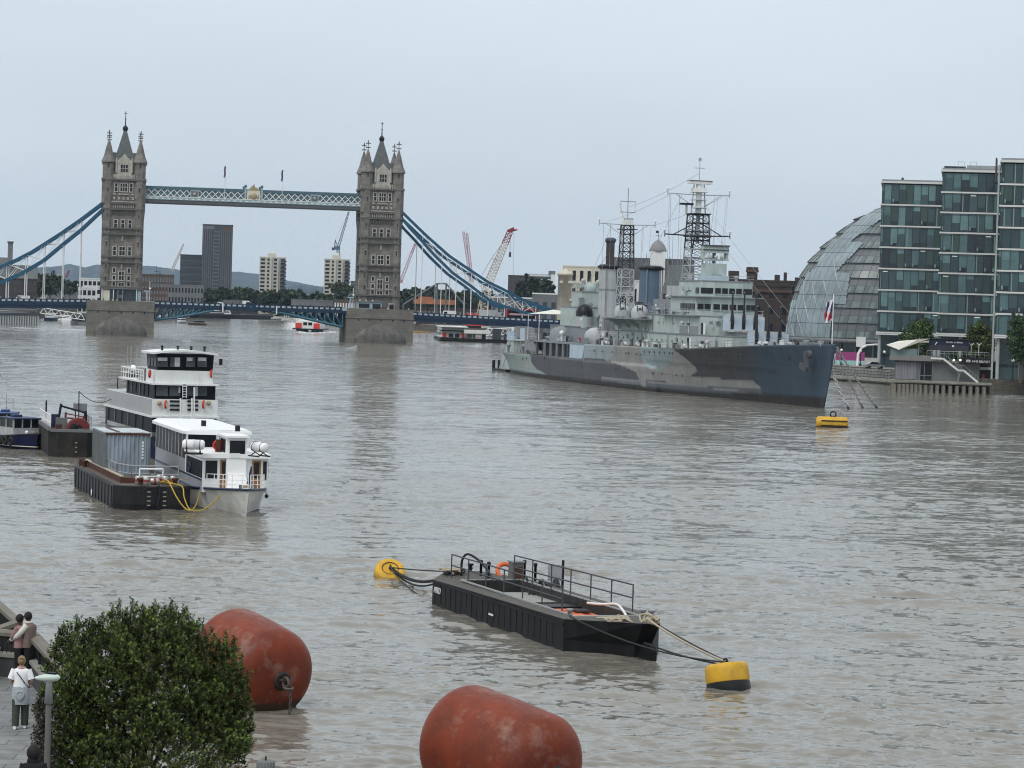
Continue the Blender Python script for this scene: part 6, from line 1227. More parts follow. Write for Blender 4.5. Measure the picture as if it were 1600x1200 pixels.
def crane(label,base,tip,D,w0,w1,n,mt,mt2=None,hook=None,r=.2,body=None,mast=None,cab=None):
    a=WD(*base,D); b=WD(*tip,D); t=T('crane',label,'crane',(a.x,a.y,4.2)); o=Vector((a.x,a.y,4.2)); m=MB(); jib(m,a-o,b-o,w0,w1,n,mt,mt2,r); m.build('jib',t)
    if mast: c=WD(*mast,D); m=MB(); jib(m,(c.x-o.x,0,0 if c.z<8 else c.z-o.z),a-o,1.6,1.6,8,mt,None,r); m.build('mast',t)
    if cab: m=MB(); q=a-o; m.bx(q.x-cab,q.x+cab*.6,-1,1,q.z-.8,q.z+1.2,body or mt); m.bx(q.x-cab*1.7,q.x-cab,-1,1,q.z-1.2,q.z+.4,conc_d); m.build('cab',t); m=MB(); tp=q+Vector((-cab*.8,0,cab*2.4)); m.tube(q+Vector((-cab,0,.5)),tp,.3,mt,4); m.tube(q,tp,.2,mt,4); m.tube(tp,(b-o),.06,mt,3); m.build('stay_frame',t)
    if hook: c=WD(*hook,D); m=MB(); m.tube(b-o,(c.x-o.x,0,c.z-o.z),.1,conc_d,4); m.bx(c.x-o.x-.5,c.x-o.x+.5,-.5,.5,c.z-o.z-2,c.z-o.z,conc_d); m.build('hook_block',t)
    return t
crane('thin white crane jib leaning right above the left office block',(268,424),(287,381),2600,2.2,1,10,cw_,r=.22)
crane('blue grey tower crane with raised jib on top of the right residential tower',(528,388),(545,331),1560,1.3,.7,14,conc_g,r=.13,cab=2.0,body=cbl,mast=(530,408))
crane('pale red crane jib rising behind the right bridge tower',(626,440),(649,381),1500,1.6,.9,12,cpk,cr_,r=.14,cab=2)
crane('faded red crane boom, left and taller one of the pair',(736,440),(724,362),1500,1.4,1.0,12,cpk,r=.15)
crane('faded red crane boom, right and shorter one of the pair',(738,442),(729.5,364),1500,1.4,1.0,12,cpk,r=.15)
tt_=crane('largest crane with cream lattice boom and dark red head above the right suspension chain',(764,440),(797,362),1120,3.4,2.2,16,cw_,cr_,hook=(797,394),r=.17)
a=WD(764,440,1120); b=WD(797,362,1120); lo_=WD(750,500,1120); o=Vector((a.x,a.y,4.2)); m=MB(); jib(m,(lo_.x-o.x,0,2),a-o,3.8,3.4,8,cw_,None,.2); m.build('lower_boom',tt_)
m=MB(); bb=b-o; m.ob(bb+Vector((.3,0,.8)),(3,1.8,1.1),cr_,Matrix.Rotation(rad(-25),3,'Y')); m.tube(bb,bb+Vector((3,0,1)),.35,cr_,5); m.build('boom_head',tt_)
m=MB(); c=WD(753,430,1120)-o; d=WD(768,404,1120)-o; m.tube(bb,d,.09,conc_g,3); m.tube(d,c,.09,conc_g,3); m.tube(d,a-o+(b-a)*.42,.12,conc_g,3); m.tube(bb+Vector((1.6,0,.6)),WD(802,440,1120)-o,.05,conc_g,3); m.build('pendant_line',tt_)
m=MB(); c=WD(741,492,1120)-o; m.bx(c.x-3,c.x+4,-2,2,0,5,redp); m.bx(c.x-3,c.x+3,-2.4,2.4,-1,0,blackm); m.build('crane_body',tt_)
crane('tiny dark red tower crane on the hillside at the left',(103,434),(108,422),2600,1.2,.8,5,cr_,r=.3)
# orange barge load behind the right span and a pale tubular bridge frame
p=WD(683,470,1150); t=T('orange_pipework','orange steel girder load behind the right suspension hangers','site load',(p.x,p.y,4.3)); z=p.z-4.3; m=MB(); om=mat('girder_orange',(.34,.14,.07),.7,var=.3,scale=.5); m.bx(-10,8,0,3,z-1.5,z+.6,om); m.bx(-8,-2,0,3,z+.6,z+1.6,om); [m.bx(-10+3*k,-9.6+3*k,-.2,.1,0,z-1.5,blackm) for k in range(7)]; m.build('load',t)
p0=WD(640,490,1080); t=T('footbridge_frame','grey trapezoid steel frame seen through the right suspension hangers','steel frame',(p0.x,p0.y,4)); m=MB(); F_=[WD(x,y,1080)-Vector((p0.x,p0.y,4)) for x,y in ((630,476),(683,443),(697,443),(725,476))]
for dy in (0,4): 
    P=[q+Vector((0,dy,0)) for q in F_]; m.path(P,.3,conc_g,4); m.tube(P[1],(P[1].x,dy,0),.3,conc_g,4); m.tube(P[2],(P[2].x,dy,0),.3,conc_g,4); m.tube(P[0],(P[0].x,dy,0),.25,conc_g,4); m.tube(P[3],(P[3].x,dy,0),.25,conc_g,4)
m.build('frame',t)
# street masts near the bridge
for px,yt,D,l in ((103,440,1180,'thin dark lamp mast between the left hangers'),(245,415,1000,'thin dark mast right of the left tower'),(250,419,1010,'second thin dark mast right of the left tower')):
    p=WD(px,yt,D); m=MB(); m.tube((0,0,0),(0,0,p.z-3.0),.14,conc_d,5,.08); m.bx(-.8,.8,-.1,.1,p.z-5.2,p.z-5,conc_d); o=m.build('lamp_mast',None,(p.x,p.y,3.0)); o['label']=l; o['category']='mast'
# ================================================================== MOORED CRAFT, MIDDLE LEFT
# --- lighter with container
a=WZ(178.7,797); LF=Fr((a.x,a.y),rad(-73.3)); Wd=5.3; Ln=20.6
lt=TF('barge','black steel lighter carrying a blue container, kegs and railings','barge',LF)
m=MB(); O=[(-Ln,0),(-1.0,0),(0,1.0),(0,Wd-.9),(-1.2,Wd),(-Ln,Wd)]
I=[(-Ln+.5,.25),(-1.2,.25),(-.3,1.1),(-.3,Wd-1.0),(-1.3,Wd-.25),(-Ln+.5,Wd-.25)]
m.loft([[(x*.985-.2 if x>-2 else x+.6,y*.98+.05,-.6) for x,y in O],[(x,y,.4) for x,y in O],[(x,y,1.55) for x,y in O],[(x,y,1.6) for x,y in O]],black,smooth=False)
for k in range(13): m.bx(-Ln+1+k*1.5,-Ln+1.12+k*1.5,-.05,.02,.1,1.5,black)
m.build('hull',lt)
m=MB(); m.prism(I,1.56,1.63,mat('worn_deck',(.10,.085,.07),.85,var=.3,scale=2,stain=(.16,.14,.12),stainamt=.6)); m.build('deck',lt)
m=MB(); m.bx(-Ln+.3,-2.6,.75,.95,1.6,2.05,rust); m.bx(-2.8,-2.6,.95,2.1,1.6,2.0,rust); m.bx(-Ln+.2,-Ln+.4,.3,Wd-.3,1.6,2.1,rust); m.bx(-Ln+.3,-2.6,.72,.98,2.05,2.12,ropel); m.build('coaming',lt)
m=MB()
for px in (232.5,257): 
    y,_=LF.xp(px,780,0)
    for k in range(4): m.bx(-.0,.03,y-.11,y+.11,.3+.3*k,.37+.3*k,ropel)
m.build('draught_marks',lt)
def rail(m,pts,h,mt=metal,r=.035,mids=(.5,),z0=1.62,nsub=1):
    for p,q in zip(pts[:-1],pts[1:]):
        m.tube((p[0],p[1],z0+h),(q[0],q[1],z0+h),r*1.2,mt,5)
        for k in mids: m.tube((p[0],p[1],z0+h*k),(q[0],q[1],z0+h*k),r*.8,mt,4)
        n=max(1,int(math.hypot(q[0]-p[0],q[1]-p[1])/1.1))
        for i in range(n+1): f_=i/n; m.tube((p[0]+(q[0]-p[0])*f_,p[1]+(q[1]-p[1])*f_,z0),(p[0]+(q[0]-p[0])*f_,p[1]+(q[1]-p[1])*f_,z0+h),r,mt,4)
m=MB(); rail(m,[(-Ln+3,1.05),(-6.5,1.05),(-4.0,1.7),(-3.7,Wd-.4)],1.1,metal,.04); m.build('railing',lt)
m=MB(); rail(m,[(-2.4,2.0),(-2.4,3.6)],1.0,whitec,.05); m.build('white_gate',lt)
for x,y in ((-.7,1.8),(-1.0,4.2),(-18.5,.5)): m=MB(); m.lathe([(.16,1.6),(.14,1.95),(.24,2.0),(.22,2.12)],(x,y,0),rust,10); m.build('bollard',lt)
# rusty vertical fender chain on the front
y,_=LF.xp(247,780,0); m=MB(); m.path([(.1,y,1.7),(.12,y+.1,1.0),(.15,y-.05,.4),(.12,y+.1,-.3)],.08,black,6); m.path([(.1,y,1.6),(.3,y-.8,1.55),(.1,y-1.2,1.2)],.04,rope,5); m.build('fender_chain',lt)
# container
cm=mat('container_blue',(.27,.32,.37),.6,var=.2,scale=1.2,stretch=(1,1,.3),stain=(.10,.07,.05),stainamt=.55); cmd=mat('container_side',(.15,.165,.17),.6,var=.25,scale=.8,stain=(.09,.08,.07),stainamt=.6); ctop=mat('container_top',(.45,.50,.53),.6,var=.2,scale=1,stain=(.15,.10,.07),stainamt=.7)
cx,cyy=LF.zp(163,741,1.65); cw=3.15; cd=6.0; chh=2.95; cp=LF.W(cx,cyy,1.65); ct_=T('shipping_container','rust streaked pale blue corrugated shipping container standing on the black lighter','container',cp,LF.a)
m=MB(); n=11; 
for i in range(n):
    a_=cw*i/n; w_=cw/n; m.add([(0,a_,.15),(0,a_+w_*.18,.15),(-.07,a_+w_*.32,.15),(-.07,a_+w_*.72,.15),(0,a_+w_*.88,.15),(0,a_+w_,.15)]+[(0,a_,chh-.12),(0,a_+w_*.18,chh-.12),(-.07,a_+w_*.32,chh-.12),(-.07,a_+w_*.72,chh-.12),(0,a_+w_*.88,chh-.12),(0,a_+w_,chh-.12)],[(k,k+1,k+7,k+6) for k in range(5)],cm)
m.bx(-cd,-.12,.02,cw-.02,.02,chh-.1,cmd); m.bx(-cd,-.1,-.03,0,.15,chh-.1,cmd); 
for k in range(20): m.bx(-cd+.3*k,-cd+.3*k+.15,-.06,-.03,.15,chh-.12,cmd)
m.build('corrugated_walls',ct_); m=MB()
for x in (-.12,-cd): 
    for y in (-.07,cw-.07): m.bx(x,x+.15,y,y+.14,0,chh,cmd)
m.bx(-.1,.05,0,cw,chh-.15,chh-.02,rust); m.bx(-.1,.05,0,cw,0,.15,cm); m.bx(-cd,0,-.08,.0,chh-.15,chh-.02,cmd); m.build('frame',ct_)
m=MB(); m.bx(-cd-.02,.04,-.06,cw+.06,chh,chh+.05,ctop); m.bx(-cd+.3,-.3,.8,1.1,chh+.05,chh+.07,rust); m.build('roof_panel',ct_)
m=MB(); [m.bx(.005,.02,cw*.83,cw*.87,chh*.75-.22*k,chh*.8-.22*k,whitec) for k in range(6)]; m.build('white_marks',ct_)
# kegs
kegm=mat('keg_steel',(.45,.44,.42),.35,.7,var=.15,scale=3); kegr=mat('keg_red_band',(.25,.05,.04),.5)
def keg(px,py,lab,side=False):
    x,y=LF.zp(px,py,1.65); p=LF.W(x,y,1.65); t=T('beer_keg',lab,'keg',p,LF.a,'metal kegs on the lighter deck'); m=MB()
    q=Matrix.Identity(3) if not side else Matrix.Rotation(rad(90),3,'X'); c=(0,0,0) if not side else (0,.3,.22)
    m.lathe([(.2,0),(.2,.05),(.235,.08),(.235,.2)],c,kegm,12,q); m.lathe([(.235,.36),(.235,.5),(.2,.54),(.2,.58),(.15,.58)],c,kegm,12,q); m.build('shell',t); m=MB(); m.lathe([(.24,.2),(.24,.36)],c,kegr,12,q); m.build('band',t)
keg(216,757,'upright steel keg, leftmost of the row on the lighter deck'); keg(228,758,'upright steel keg with dull red band, second from left on the lighter'); keg(241,757,'steel keg lying on its side with pale round end on the lighter',True); keg(249,755,'steel keg standing behind the lying one on the lighter'); keg(258,757,'upright steel keg beside the yellow rope coil'); keg(270,757,'upright steel keg, rightmost near the white boat')
def ropeobj(name,label,pts,r,mt,cat='rope',grp=None,n=6):
    m=MB(); m.path(pts,r,mt,n); o=m.build(name); o['label']=label; o['category']=cat
    if grp: o['group']=grp
    return o
def spl(P,n=8):   # smooth path through points
    P=[Vector(p) for p in P]; out_=[]
    for i in range(len(P)-1):
        p0=P[max(i-1,0)];p1=P[i];p2=P[i+1];p3=P[min(i+2,len(P)-1)]
        for k in range(n): t=k/n; out_.append(.5*((2*p1)+(p2-p0)*t+(2*p0-5*p1+4*p2-p3)*t*t+(3*p1-p0-3*p2+p3)*t**3))
    return out_+[P[-1]]
LP=lambda px,py,x:(lambda yz:LF.W(x,yz[0],yz[1]))(LF.xp(px,py,x))
ropeobj('mooring_rope','yellow mooring rope drooping from the lighter towards the bow of the white boat',spl([LP(255,751,-.9),LP(263,752,-.3),LP(275,775,.5),LP(288,793,.8),LP(300,797,1.2),LP(308,785,1.4),LP(312,770,1.6),LP(312,771,1.5)]),.045,ropey,grp='yellow ropes between lighter and white boat')
ropeobj('mooring_rope','longer yellow rope slung in a wide loop under the white boat bow',spl([LP(262,755,-.5),LP(284,760,-.2),LP(288,778,.5),LP(297,796,.9),LP(315,797,1.3),LP(330,788,1.8),LP(345,773,2.1)]),.045,ropey,grp='yellow ropes between lighter and white boat')
rgk=random.Random(6); x,y=LF.zp(263,756,1.7); ropeobj('rope_coil','untidy heap of yellow rope on the lighter deck beside the kegs',spl([LF.W(x+rgk.uniform(-.35,.35),y+rgk.uniform(-.7,.5),1.68+rgk.uniform(0,.2)) for _ in range(16)],5),.035,ropey)
ropeobj('rope','pale rope running from the lighter container end to the white boat',sag(LF.W(*LF.zp(228,742,2.2),2.4),LF.W(-3,Wd+.3,2.0),.3),.03,ropel)
p=WZ(147,777); t=T('fender_buoy','small white egg shaped fender hanging by the lighter side','fender',(p.x,p.y,.35)); m=MB(); m.ball((0,0,0),.25,whitec,12,(1,1,1.5)); m.build('float',t); m=MB(); m.tube((0,0,.3),(.25,.25,1.2),.02,rope,4); m.build('lanyard',t)
# --- white passenger boat
a=WZ(385,806); PF=Fr((a.x,a.y),rad(-74)); sgl=mat('saloon_glass',(.014,.017,.02),.35,var=.5,scale=1.5,spec=.1); pbt=TF('passenger_boat','white passenger boat with flat roof and two white life rafts moored beside the lighter','boat',PF)
hullw=mat('boat_hull_white',(.60,.60,.57),.5,var=.08,scale=.8,stretch=(1,1,.2),stain=(.30,.27,.22),stainamt=.5); grey_l=mat('boat_grey_side',(.30,.32,.34),.5,var=.1,scale=.6); navyp=mat('navy_stripe',(.02,.03,.07),.4)
m=MB(); R=[]; 
for i in range(25):
    u=i/24; x=1.2*u*0+.9-26*(1-u)**1.0; q=max(0,1-(x+26)/26.9); b=2.45*(1-max(0,(x+8)/8.9)**2.0) if x>-8 else 2.45; b=max(b,.03); zd=1.35+.45*max(0,(x+8)/9)**1.3; fl=.62 if x>-6 else .9; k=max(0,(x+6)/6.9)
    xs=x-k*.9
    R.append([(x,-b,zd),(x-(x-xs)*.4,-b*(.93-.25*k),zd*.55),(xs,-b*(.88-.6*k),.05),(xs-.2,-b*.4*(1-k),-.5),(xs-.2,b*.4*(1-k),-.5),(xs,b*(.88-.6*k),.05),(x-(x-xs)*.4,b*(.93-.25*k),zd*.55),(x,b,zd)])
m.loft(R,hullw,smooth=False); hl2=m.build('hull',pbt)
m=MB(); 
for A_,B_ in zip(R[:-1],R[1:]):
    for k in (0,7):
        s_=-.06 if k==0 else .06; p,q=A_[k],B_[k]; m.tube((p[0],p[1]+s_*.3,p[2]),(q[0],q[1]+s_*.3,q[2]),.09,navyp,6)
m.build('rubbing_strake',hl2)
m=MB(); m.add([(x_[0][0],x_[0][1]*.96,x_[0][2]-.12) for x_ in R]+[(x_[7][0],x_[7][1]*.96,x_[7][2]-.12) for x_ in R],[(i,i+1,26+i,25+i) for i in range(24)],grey); m.build('deck',pbt)
xz=lambda px,py,x:PF.xp(px,py,x)
# lower saloon (front) and its roof; wheelhouse box; upper saloon aft
fx=-4.6; yl=-2.25; yr=2.25
m=MB(); m.bx(-12,fx,yl,yr,1.2,3.55,whitec); m.build('lower_saloon',pbt)
m=MB(); m.bx(-11.9,fx+.35,yl-.12,yr+.12,3.55,3.85,whitec); m.build('saloon_roof',pbt)
for (y0,y1,z0,z1,kind) in ((-2.05,-1.25,2.15,3.35,'w'),(-1.05,-.15,1.35,3.4,'d'),(1.15,1.75,1.35,3.4,'d'),(1.75+.15,2.15,2.1,3.35,'w')):
    if kind=='w': m=MB(); m.bx(fx+.0,fx+.05,y0,y1,z0,z1,glassd); m.build('window',pbt)
    else:
        m=MB(); m.bx(fx+.0,fx+.06,y0,y1,z0,z1,mat('varnished_wood',(.28,.13,.05),.45,var=.2,scale=3,stretch=(1,1,.2))); m.bx(fx+.06,fx+.08,y0+.12,y1-.12,z0+.85,z1-.12,glassd); m.build('door',pbt)
first=None
for k in range(6):
    for s_ in (-1,1):
        loc=(-11.3+1.12*k,s_*2.27,2.75); 
        if first is None: q=MB(); q.bx(0,1.0,-.02,.02,-.6,.55,sgl); first=q.build('side_window',pbt,loc)
        else: dup(first,loc=loc,parent=pbt)
m=MB(); m.bx(-26,fx-.02,yl-.03,yl-.0,1.3,1.95,grey_l); m.bx(-26,fx-.1,yl-.06,yl-.031,1.98,2.08,navyp); m.build('side_panel',pbt)
m=MB(); m.bx(-26,-12,yl,yr,1.2,3.0,grey_l); m.bx(-26,-12.01,yl+.012,yr-.012,3.0,4.75,sgl)
for x in np.arange(-26,-12.1,1.55): m.bx(x-.04,x+.04,yl,yl+.03,3.0,4.75,whitec); m.bx(x-.04,x+.04,yr-.03,yr,3.0,4.75,whitec)
m.bx(-12.02,-11.9,yl,yl+.15,3.85,4.75,whitec); m.bx(-12.02,-11.9,yr-.15,yr,3.85,4.75,whitec); m.bx(-12.02,-11.9,-.1,.1,3.85,4.75,whitec); m.build('upper_saloon',pbt)
m=MB(); wr=[(-27,-2.2),(-26.4,-2.5),(-12.5,-2.5),(-11.3,-2.3),(-11.0,0),(-11.3,2.3),(-12.5,2.5),(-26.4,2.5),(-27,2.2)]
m.loft([[(x,y,4.75) for x,y in wr],[(x,y,4.95) for x,y in wr],[(x*1.0,y*.85,5.12) for x,y in wr]],whitec,smooth=False); m.build('roof',pbt)
for px,py in ((318,661),(371,669)): x,y=PF.zp(px,py+5,5.1); m=MB(); m.bx(-.16,.16,-.16,.16,0,.42,blackm); m.build('roof_vent',pbt,(x,y,5.1))
# white panelled wheelhouse trunk rising in the centre front
y0,_=xz(352,700,-4.9); y1,_=xz(383,700,-4.9); 
m=MB(); m.bx(-7.2,-4.3,y0,y1,1.3,4.95,whitec); m.loft([[(-4.3,y0+.1,1.3),(-3.4,y0-.1,1.3),(-3.4,y1+.15,1.3),(-4.3,y1,1.3)],[(-4.3,y0,2.5),(-4.0,y0+.1,2.5),(-4.0,y1-.1,2.5),(-4.3,y1,2.5)]],whitec,smooth=False); m.build('wheelhouse',pbt)
m=MB(); m.bx(-7.3,-4.0,y0-.12,y1+.12,4.95,5.08,whitec); m.build('wheelhouse_roof',pbt)
m=MB(); m.bx(-4.3,-4.26,y0+.2,y1-.12,3.55,4.75,glassd); m.bx(-4.27,-4.22,y0+.25,y0+.9,3.6,3.9,white); m.build('wheelhouse_window',pbt)
m=MB(); m.bx(-6.8,-4.8,y0-.03,y0,3.9,4.8,glassd); m.bx(-6.8,-4.8,y1,y1+.03,3.9,4.8,glassd); m.build('wheelhouse_side_window',pbt)
# bow rails
for s_ in (-1,1):
    m=MB(); P=[]
    for x in (-4.4,-3.2,-2.0,-.9,.2,.75): b=2.35*(1-max(0,(x+8)/8.9)**2.0); P.append((x,s_*max(.05,b),1.38+.45*max(0,(x+8)/9)**1.3))
    for h_ in (.3,.6,.95): m.path([(p[0],p[1],p[2]+h_) for p in P],.025,whitec,5)
    for p in P: m.tube(p,(p[0],p[1],p[2]+.95),.03,whitec,5)
    m.build('bow_rail',pbt)
m=MB(); m.torus((-.8,.1,1.85),.3,.05,ropel); m.torus((-.8,.1,1.93),.24,.05,ropel); m.lathe([(.12,1.6),(.1,2.0),(.18,2.05)],(-.3,-.4,0),metal,8); m.lathe([(.12,1.6),(.1,2.0),(.18,2.05)],(-.3,.5,0),metal,8); m.build('deck_gear',pbt)
m=MB(); m.ball((-3,1.9,1.1),.14,blackm,8); m.tube((-3,1.9,1.2),(-3,1.7,1.6),.02,rope,4); m.build('fender',pbt)
m=MB(); m.tube((-1.6,.55,1.7),(-1.6,.62,3.3),.03,metal,5); m.loft([[(-1.6,.5,3.2),(-1.6,.62,3.2)],[(-1.7,.25,2.0),(-1.6,.62,1.9)]],navyp,cap=False,close=False); m.build('furled_flag',pbt)
for y_,l_ in ((PF.zp(275,712,3.0)[1],'a'),): m=MB(); m.torus((-9.5,yl-.1,2.6),.3,.08,navyp,Matrix.Rotation(rad(90),3,'X')); m.build('lifebelt',pbt)
m=MB(); m.bx(-6.5,-6.1,-1.1,-.8,3.85,4.7,rust); m.bx(-6.7,-6.3,-.75,-.5,3.85,4.5,blackm); m.torus((-6.3,-.95,4.3),.3,.08,red,Matrix.Rotation(rad(90),3,'Y')); m.build('roof_gear',pbt)
def raft(px,py,z,lab,ang):
    x,y=PF.zp(px,py,z); p=PF.W(x,y,z); t=T('life_raft',lab,'life raft',p,PF.a+ang,'white life raft canisters'); q=Matrix.Rotation(rad(90),3,'Y'); m=MB(); m.lathe([(.05,-.75),(.22,-.74),(.33,-.62),(.34,-.02),(.36,-.02),(.36,.02),(.34,.02),(.33,.62),(.22,.74),(.05,.75)],(0,0,.62),whitec,16,q); m.build('canister',t)
    m=MB()
    for s_ in (-.45,.45): m.tube((s_,-.45,.0),(s_,.35,.45),.04,blackm,5); m.tube((s_,.45,.0),(s_,-.35,.45),.04,blackm,5); m.torus((s_,0,.62),.35,.02,blackm,Matrix.Rotation(rad(90),3,'Y'),n=14,k=4)
    m.tube((-.6,-.45,.02),(.6,-.45,.02),.05,blackm,5); m.tube((-.6,.45,.02),(.6,.45,.02),.05,blackm,5); m.build('cradle',t)
raft(302,709,3.85,'white life raft canister on the left side of the saloon roof of the white boat',rad(75)); raft(405,713,3.85,'white life raft canister at the right edge of the white boat roof',rad(25))
# --- three deck ferry
a=WD(238,660,238); FF=Fr((a.x,a.y),rad(-71)); fy=TF('ferry','three deck white river ferry with dark window bands behind the container','ferry',FF)
fxp=lambda px,py:FF.xp(px,py,0); fyp=lambda px,py:FF.yp(px,py,0)
WF=fxp(339,640)[0]; zb1,zt1=fxp(280,652)[1],fxp(280,624)[1]; z2t=fxp(280,602)[1]; z3t=fxp(280,579)[1]; z4t=fxp(280,554)[1]
LB=fyp(168,640)[0]; L2=fyp(195,612)[0]; L3=fyp(187,585)[0]
fgl=mat('ferry_black',(.012,.013,.015),.4,spec=.06); fpan=mat('ferry_pane',(.07,.08,.085),.3,var=.5,scale=.6,spec=.1); fsky=mat('ferry_pane_sky',(.42,.46,.48),.2,var=.35,scale=.8); fgry=mat('ferry_grey_side',(.38,.39,.40),.55,var=.08)  # fsky: pale colour painted on panes for sky seen through them
m=MB(); R=[]
for x,b0,b1 in ((LB-1.5,.15,WF-.15),(-2,-.1,WF+.1),(2,.3,WF-.3),(5,1.2,WF-1.2),(7.5,WF/2-.1,WF/2+.1)): R.append([(x,b0,1.9+.05*max(0,x)),(x-.3*(x>3),b0+.25*(x>0),0),(x-.6*(x>3),b0+.8 if x<5 else b0,-.6),(x-.6*(x>3),b1-.8 if x<5 else b1,-.6),(x-.3*(x>3),b1-.25*(x>0),0),(x,b1,1.9+.05*max(0,x))])
m.loft(R,mat('ferry_hull_navy',(.012,.017,.05),.35,var=.1),smooth=False); m.build('hull',fy)
m=MB(); m.bx(LB-1,0,0,WF,1.9,zb1,fgl); m.bx(LB,.0,.0,WF,1.9,2.3,white); m.build('lower_deck',fy)
m=MB(); m.prism([(LB-.8,-.25),(.25,-.25),(.25,WF+.25),(LB-.8,WF+.25)],zb1-.05,zb1+.12,white); m.prism([(LB-.3,-.05),(0,-.05),(0.05,WF+.05),(LB-.3,WF+.05)],zb1+.12,zt1,white,fgry); m.bx(LB-.3,-.1,-.09,-.05,zb1+.15,zt1-.05,fgry); m.build('middle_bulwark',fy)
m=MB(); m.bx(L2,-.15,.15,WF-.15,zt1,z2t,fgl); m.build('middle_deck',fy)
m=MB(); m.prism([(L3,-.1),(.3,-.1),(.3,WF+.1),(L3,WF+.1)],z2t,z2t+.14,white); m.prism([(-5,.3),(-.1,.15),(-.1,WF-.4),(-5,WF-.4)],z2t+.14,z3t,white); m.add([(-5,.3,z3t),(-5,.3,z2t+.14),(-8.5,.3,z2t+.14),(-5,.2,z3t),(-5,.2,z2t+.14),(-8.5,.2,z2t+.14)],[(0,1,2),(5,4,3),(0,2,5,3)],fgry); m.build('upper_bulwark',fy)
m=MB(); m.loft([[(-4.5,.35,z3t),(-.2,.35,z3t),(-.2,WF-.45,z3t),(-4.5,WF-.45,z3t)],[(-4.3,.2,z4t),(-.0,.2,z4t),(-.0,WF-.4,z4t),(-4.3,WF-.4,z4t)]],fgl,smooth=False); m.build('wheelhouse',fy)
m=MB(); ys_=np.linspace(-.2,WF-.1,9)
m.loft([[(x,y,z4t+.25*math.sin(math.pi*i/8)+.0) for i,y in enumerate(ys_)]+[(x,y,z4t+.16+.25*math.sin(math.pi*(8-i)/8)) for i,y in enumerate(ys_[::-1])] for x in (-4.8,.5)],white,smooth=False); m.build('wheelhouse_roof',fy)
def fwin(px0,px1,py0,py1,mt,x=.0,par=fy,name='window'):
    y0,z1=FF.xp(px0,py0,x); y1,z0=FF.xp(px1,py1,x); m=MB(); m.bx(x-.05,x+.05,y0,y1,z0,z1,mt); return m.build(name,par)
for i,(p,q) in enumerate(((245.5,262),(266,281.5),(291,304.5),(308.5,323))):
    fwin(p,q,558,573.5,fpan,-.06); fwin(p+(1 if i!=1 else 7),q-(1 if i!=2 else 4),558.5,564 if i!=1 else 573,fsky,-.0,name='sky_through_pane'); fwin(p-1,q,602.5,619,fpan,-.1); 
fwin(304,308.5,604,619,fsky,-.05,name='sky_through_pane'); fwin(279,281.5,604,614,fsky,-.05,name='sky_through_pane')
for p,q in ((245,261),(266,280),(300,322)): fwin(p,q,655,664,fpan,.04)
for k in range(6):
    for z0,z1,xa,w_,yo in ((zt1+.15,z2t-.1,L2+.5,.42,.12),(2.4,zb1-.15,LB+.4,.5,-.03)):
        x=xa+k*(0-xa-1.2)/6; m=MB(); m.bx(x,x+w_*.8,yo-.03,yo+.02,z0,z1,fpan if k in (1,3) else fgl); m.build('side_window',fy); 
for k in range(3): x=-3.8+k*1.3; m=MB(); m.bx(x,x+.8,.24,.3,z3t+.3,z4t-.25,fpan); m.build('side_window',fy)
for (px0,px1) in ((265.5,282),(293,309.5)):
    for py in (626.5,633,639.5): fwin(px0,px1,py-1.2,py+2.2,blackm,.08,name='vent_slot')
for px in (249,326): y,z=FF.xp(px,630,.15); m=MB(); m.ball((.15,y,z),.2,gold,8); m.build('deck_lamp',fy)
lb_=mat('lifebuoy_red',(.40,.03,.02),.5)
for px,py,x in ((259,632,.14),(318,632,.14),(234,584,-.2),(330.5,584,-.2)): y,z=FF.xp(px,py,x); m=MB(); m.torus((x,y,z),.30,.09,lb_,Matrix.Rotation(rad(68),3,'Z')@Matrix.Rotation(rad(90),3,'Y')); m.build('lifebuoy',fy)
m=MB(); 
for px in (285.5,291.5): y,z=FF.xp(px,600,.35); y2,zz=FF.xp(px,622,.35); m.tube((.35,y,z),(.35,y2,zz),.035,white,4)
for k in range(6): ya,z=FF.xp(285.5,600+k*4,.35); yb,_=FF.xp(291.5,600+k*4,.35); m.tube((.35,ya,z),(.35,yb,z),.03,white,4)
m.build('ladder',fy)
for px in (282,300,303.5): ya,z=FF.xp(px,605 if px>303 else 622,1.2); yb,zz=FF.xp(px,658,1.2); m=MB(); m.tube((1.2,ya,z),(1.2,yb,zz),.07,whitec,6); m.build('flag_staff',fy)
m=MB(); rail(m,[(L3+.2,.1),(-5,.1)],.95,whitec,.03,(.5,),z2t+.14); rail(m,[(L3+.2,.1),(L3+.2,WF-.2)],.95,whitec,.03,(.5,),z2t+.14); rail(m,[(L3+.2,WF),(-5,WF)],.95,whitec,.03,(.5,),z2t+.14); m.build('deck_rail',fy)
m=MB()
for x,y in ((L3+1,.5),(L3+2,.6),(L3+3.2,.4),(L3+4.3,.7),(L3+5.5,.5)): m.tube((x,y,z2t),(x,y,z4t+.4),.025,metal,4)
m.build('whip_aerial',fy)
m=MB(); m.ball((L3+1.2,1.0,z2t+.95),.5,whitec,12,(1,.7,.7)); m.bx(L3+.6,L3+1.8,.5,1.5,z2t+.14,z2t+.55,blackm); m.build('raft_canister',fy)
m=MB(); y,z=FF.xp(345,565,-1); m.tube((-1,WF-.3,z4t+.2),(-1,y,z+.6),.025,metal,4); m.bx(-1.12,-.88,y-.13,y+.13,z-.3,z+.25,blackm); m.tube((-1,y,z),(-1,y+1.6,z+.05),.015,metal,4); m.build('side_lamp',fy)
m=MB(); 
for y in (1,2.4,3.6,4.8): m.lathe([(.12,0),(.08,.3),(.2,.35),(.05,.45)],(-1.5,y,z4t+.3),blackm,8)
m.build('roof_gear',fy)
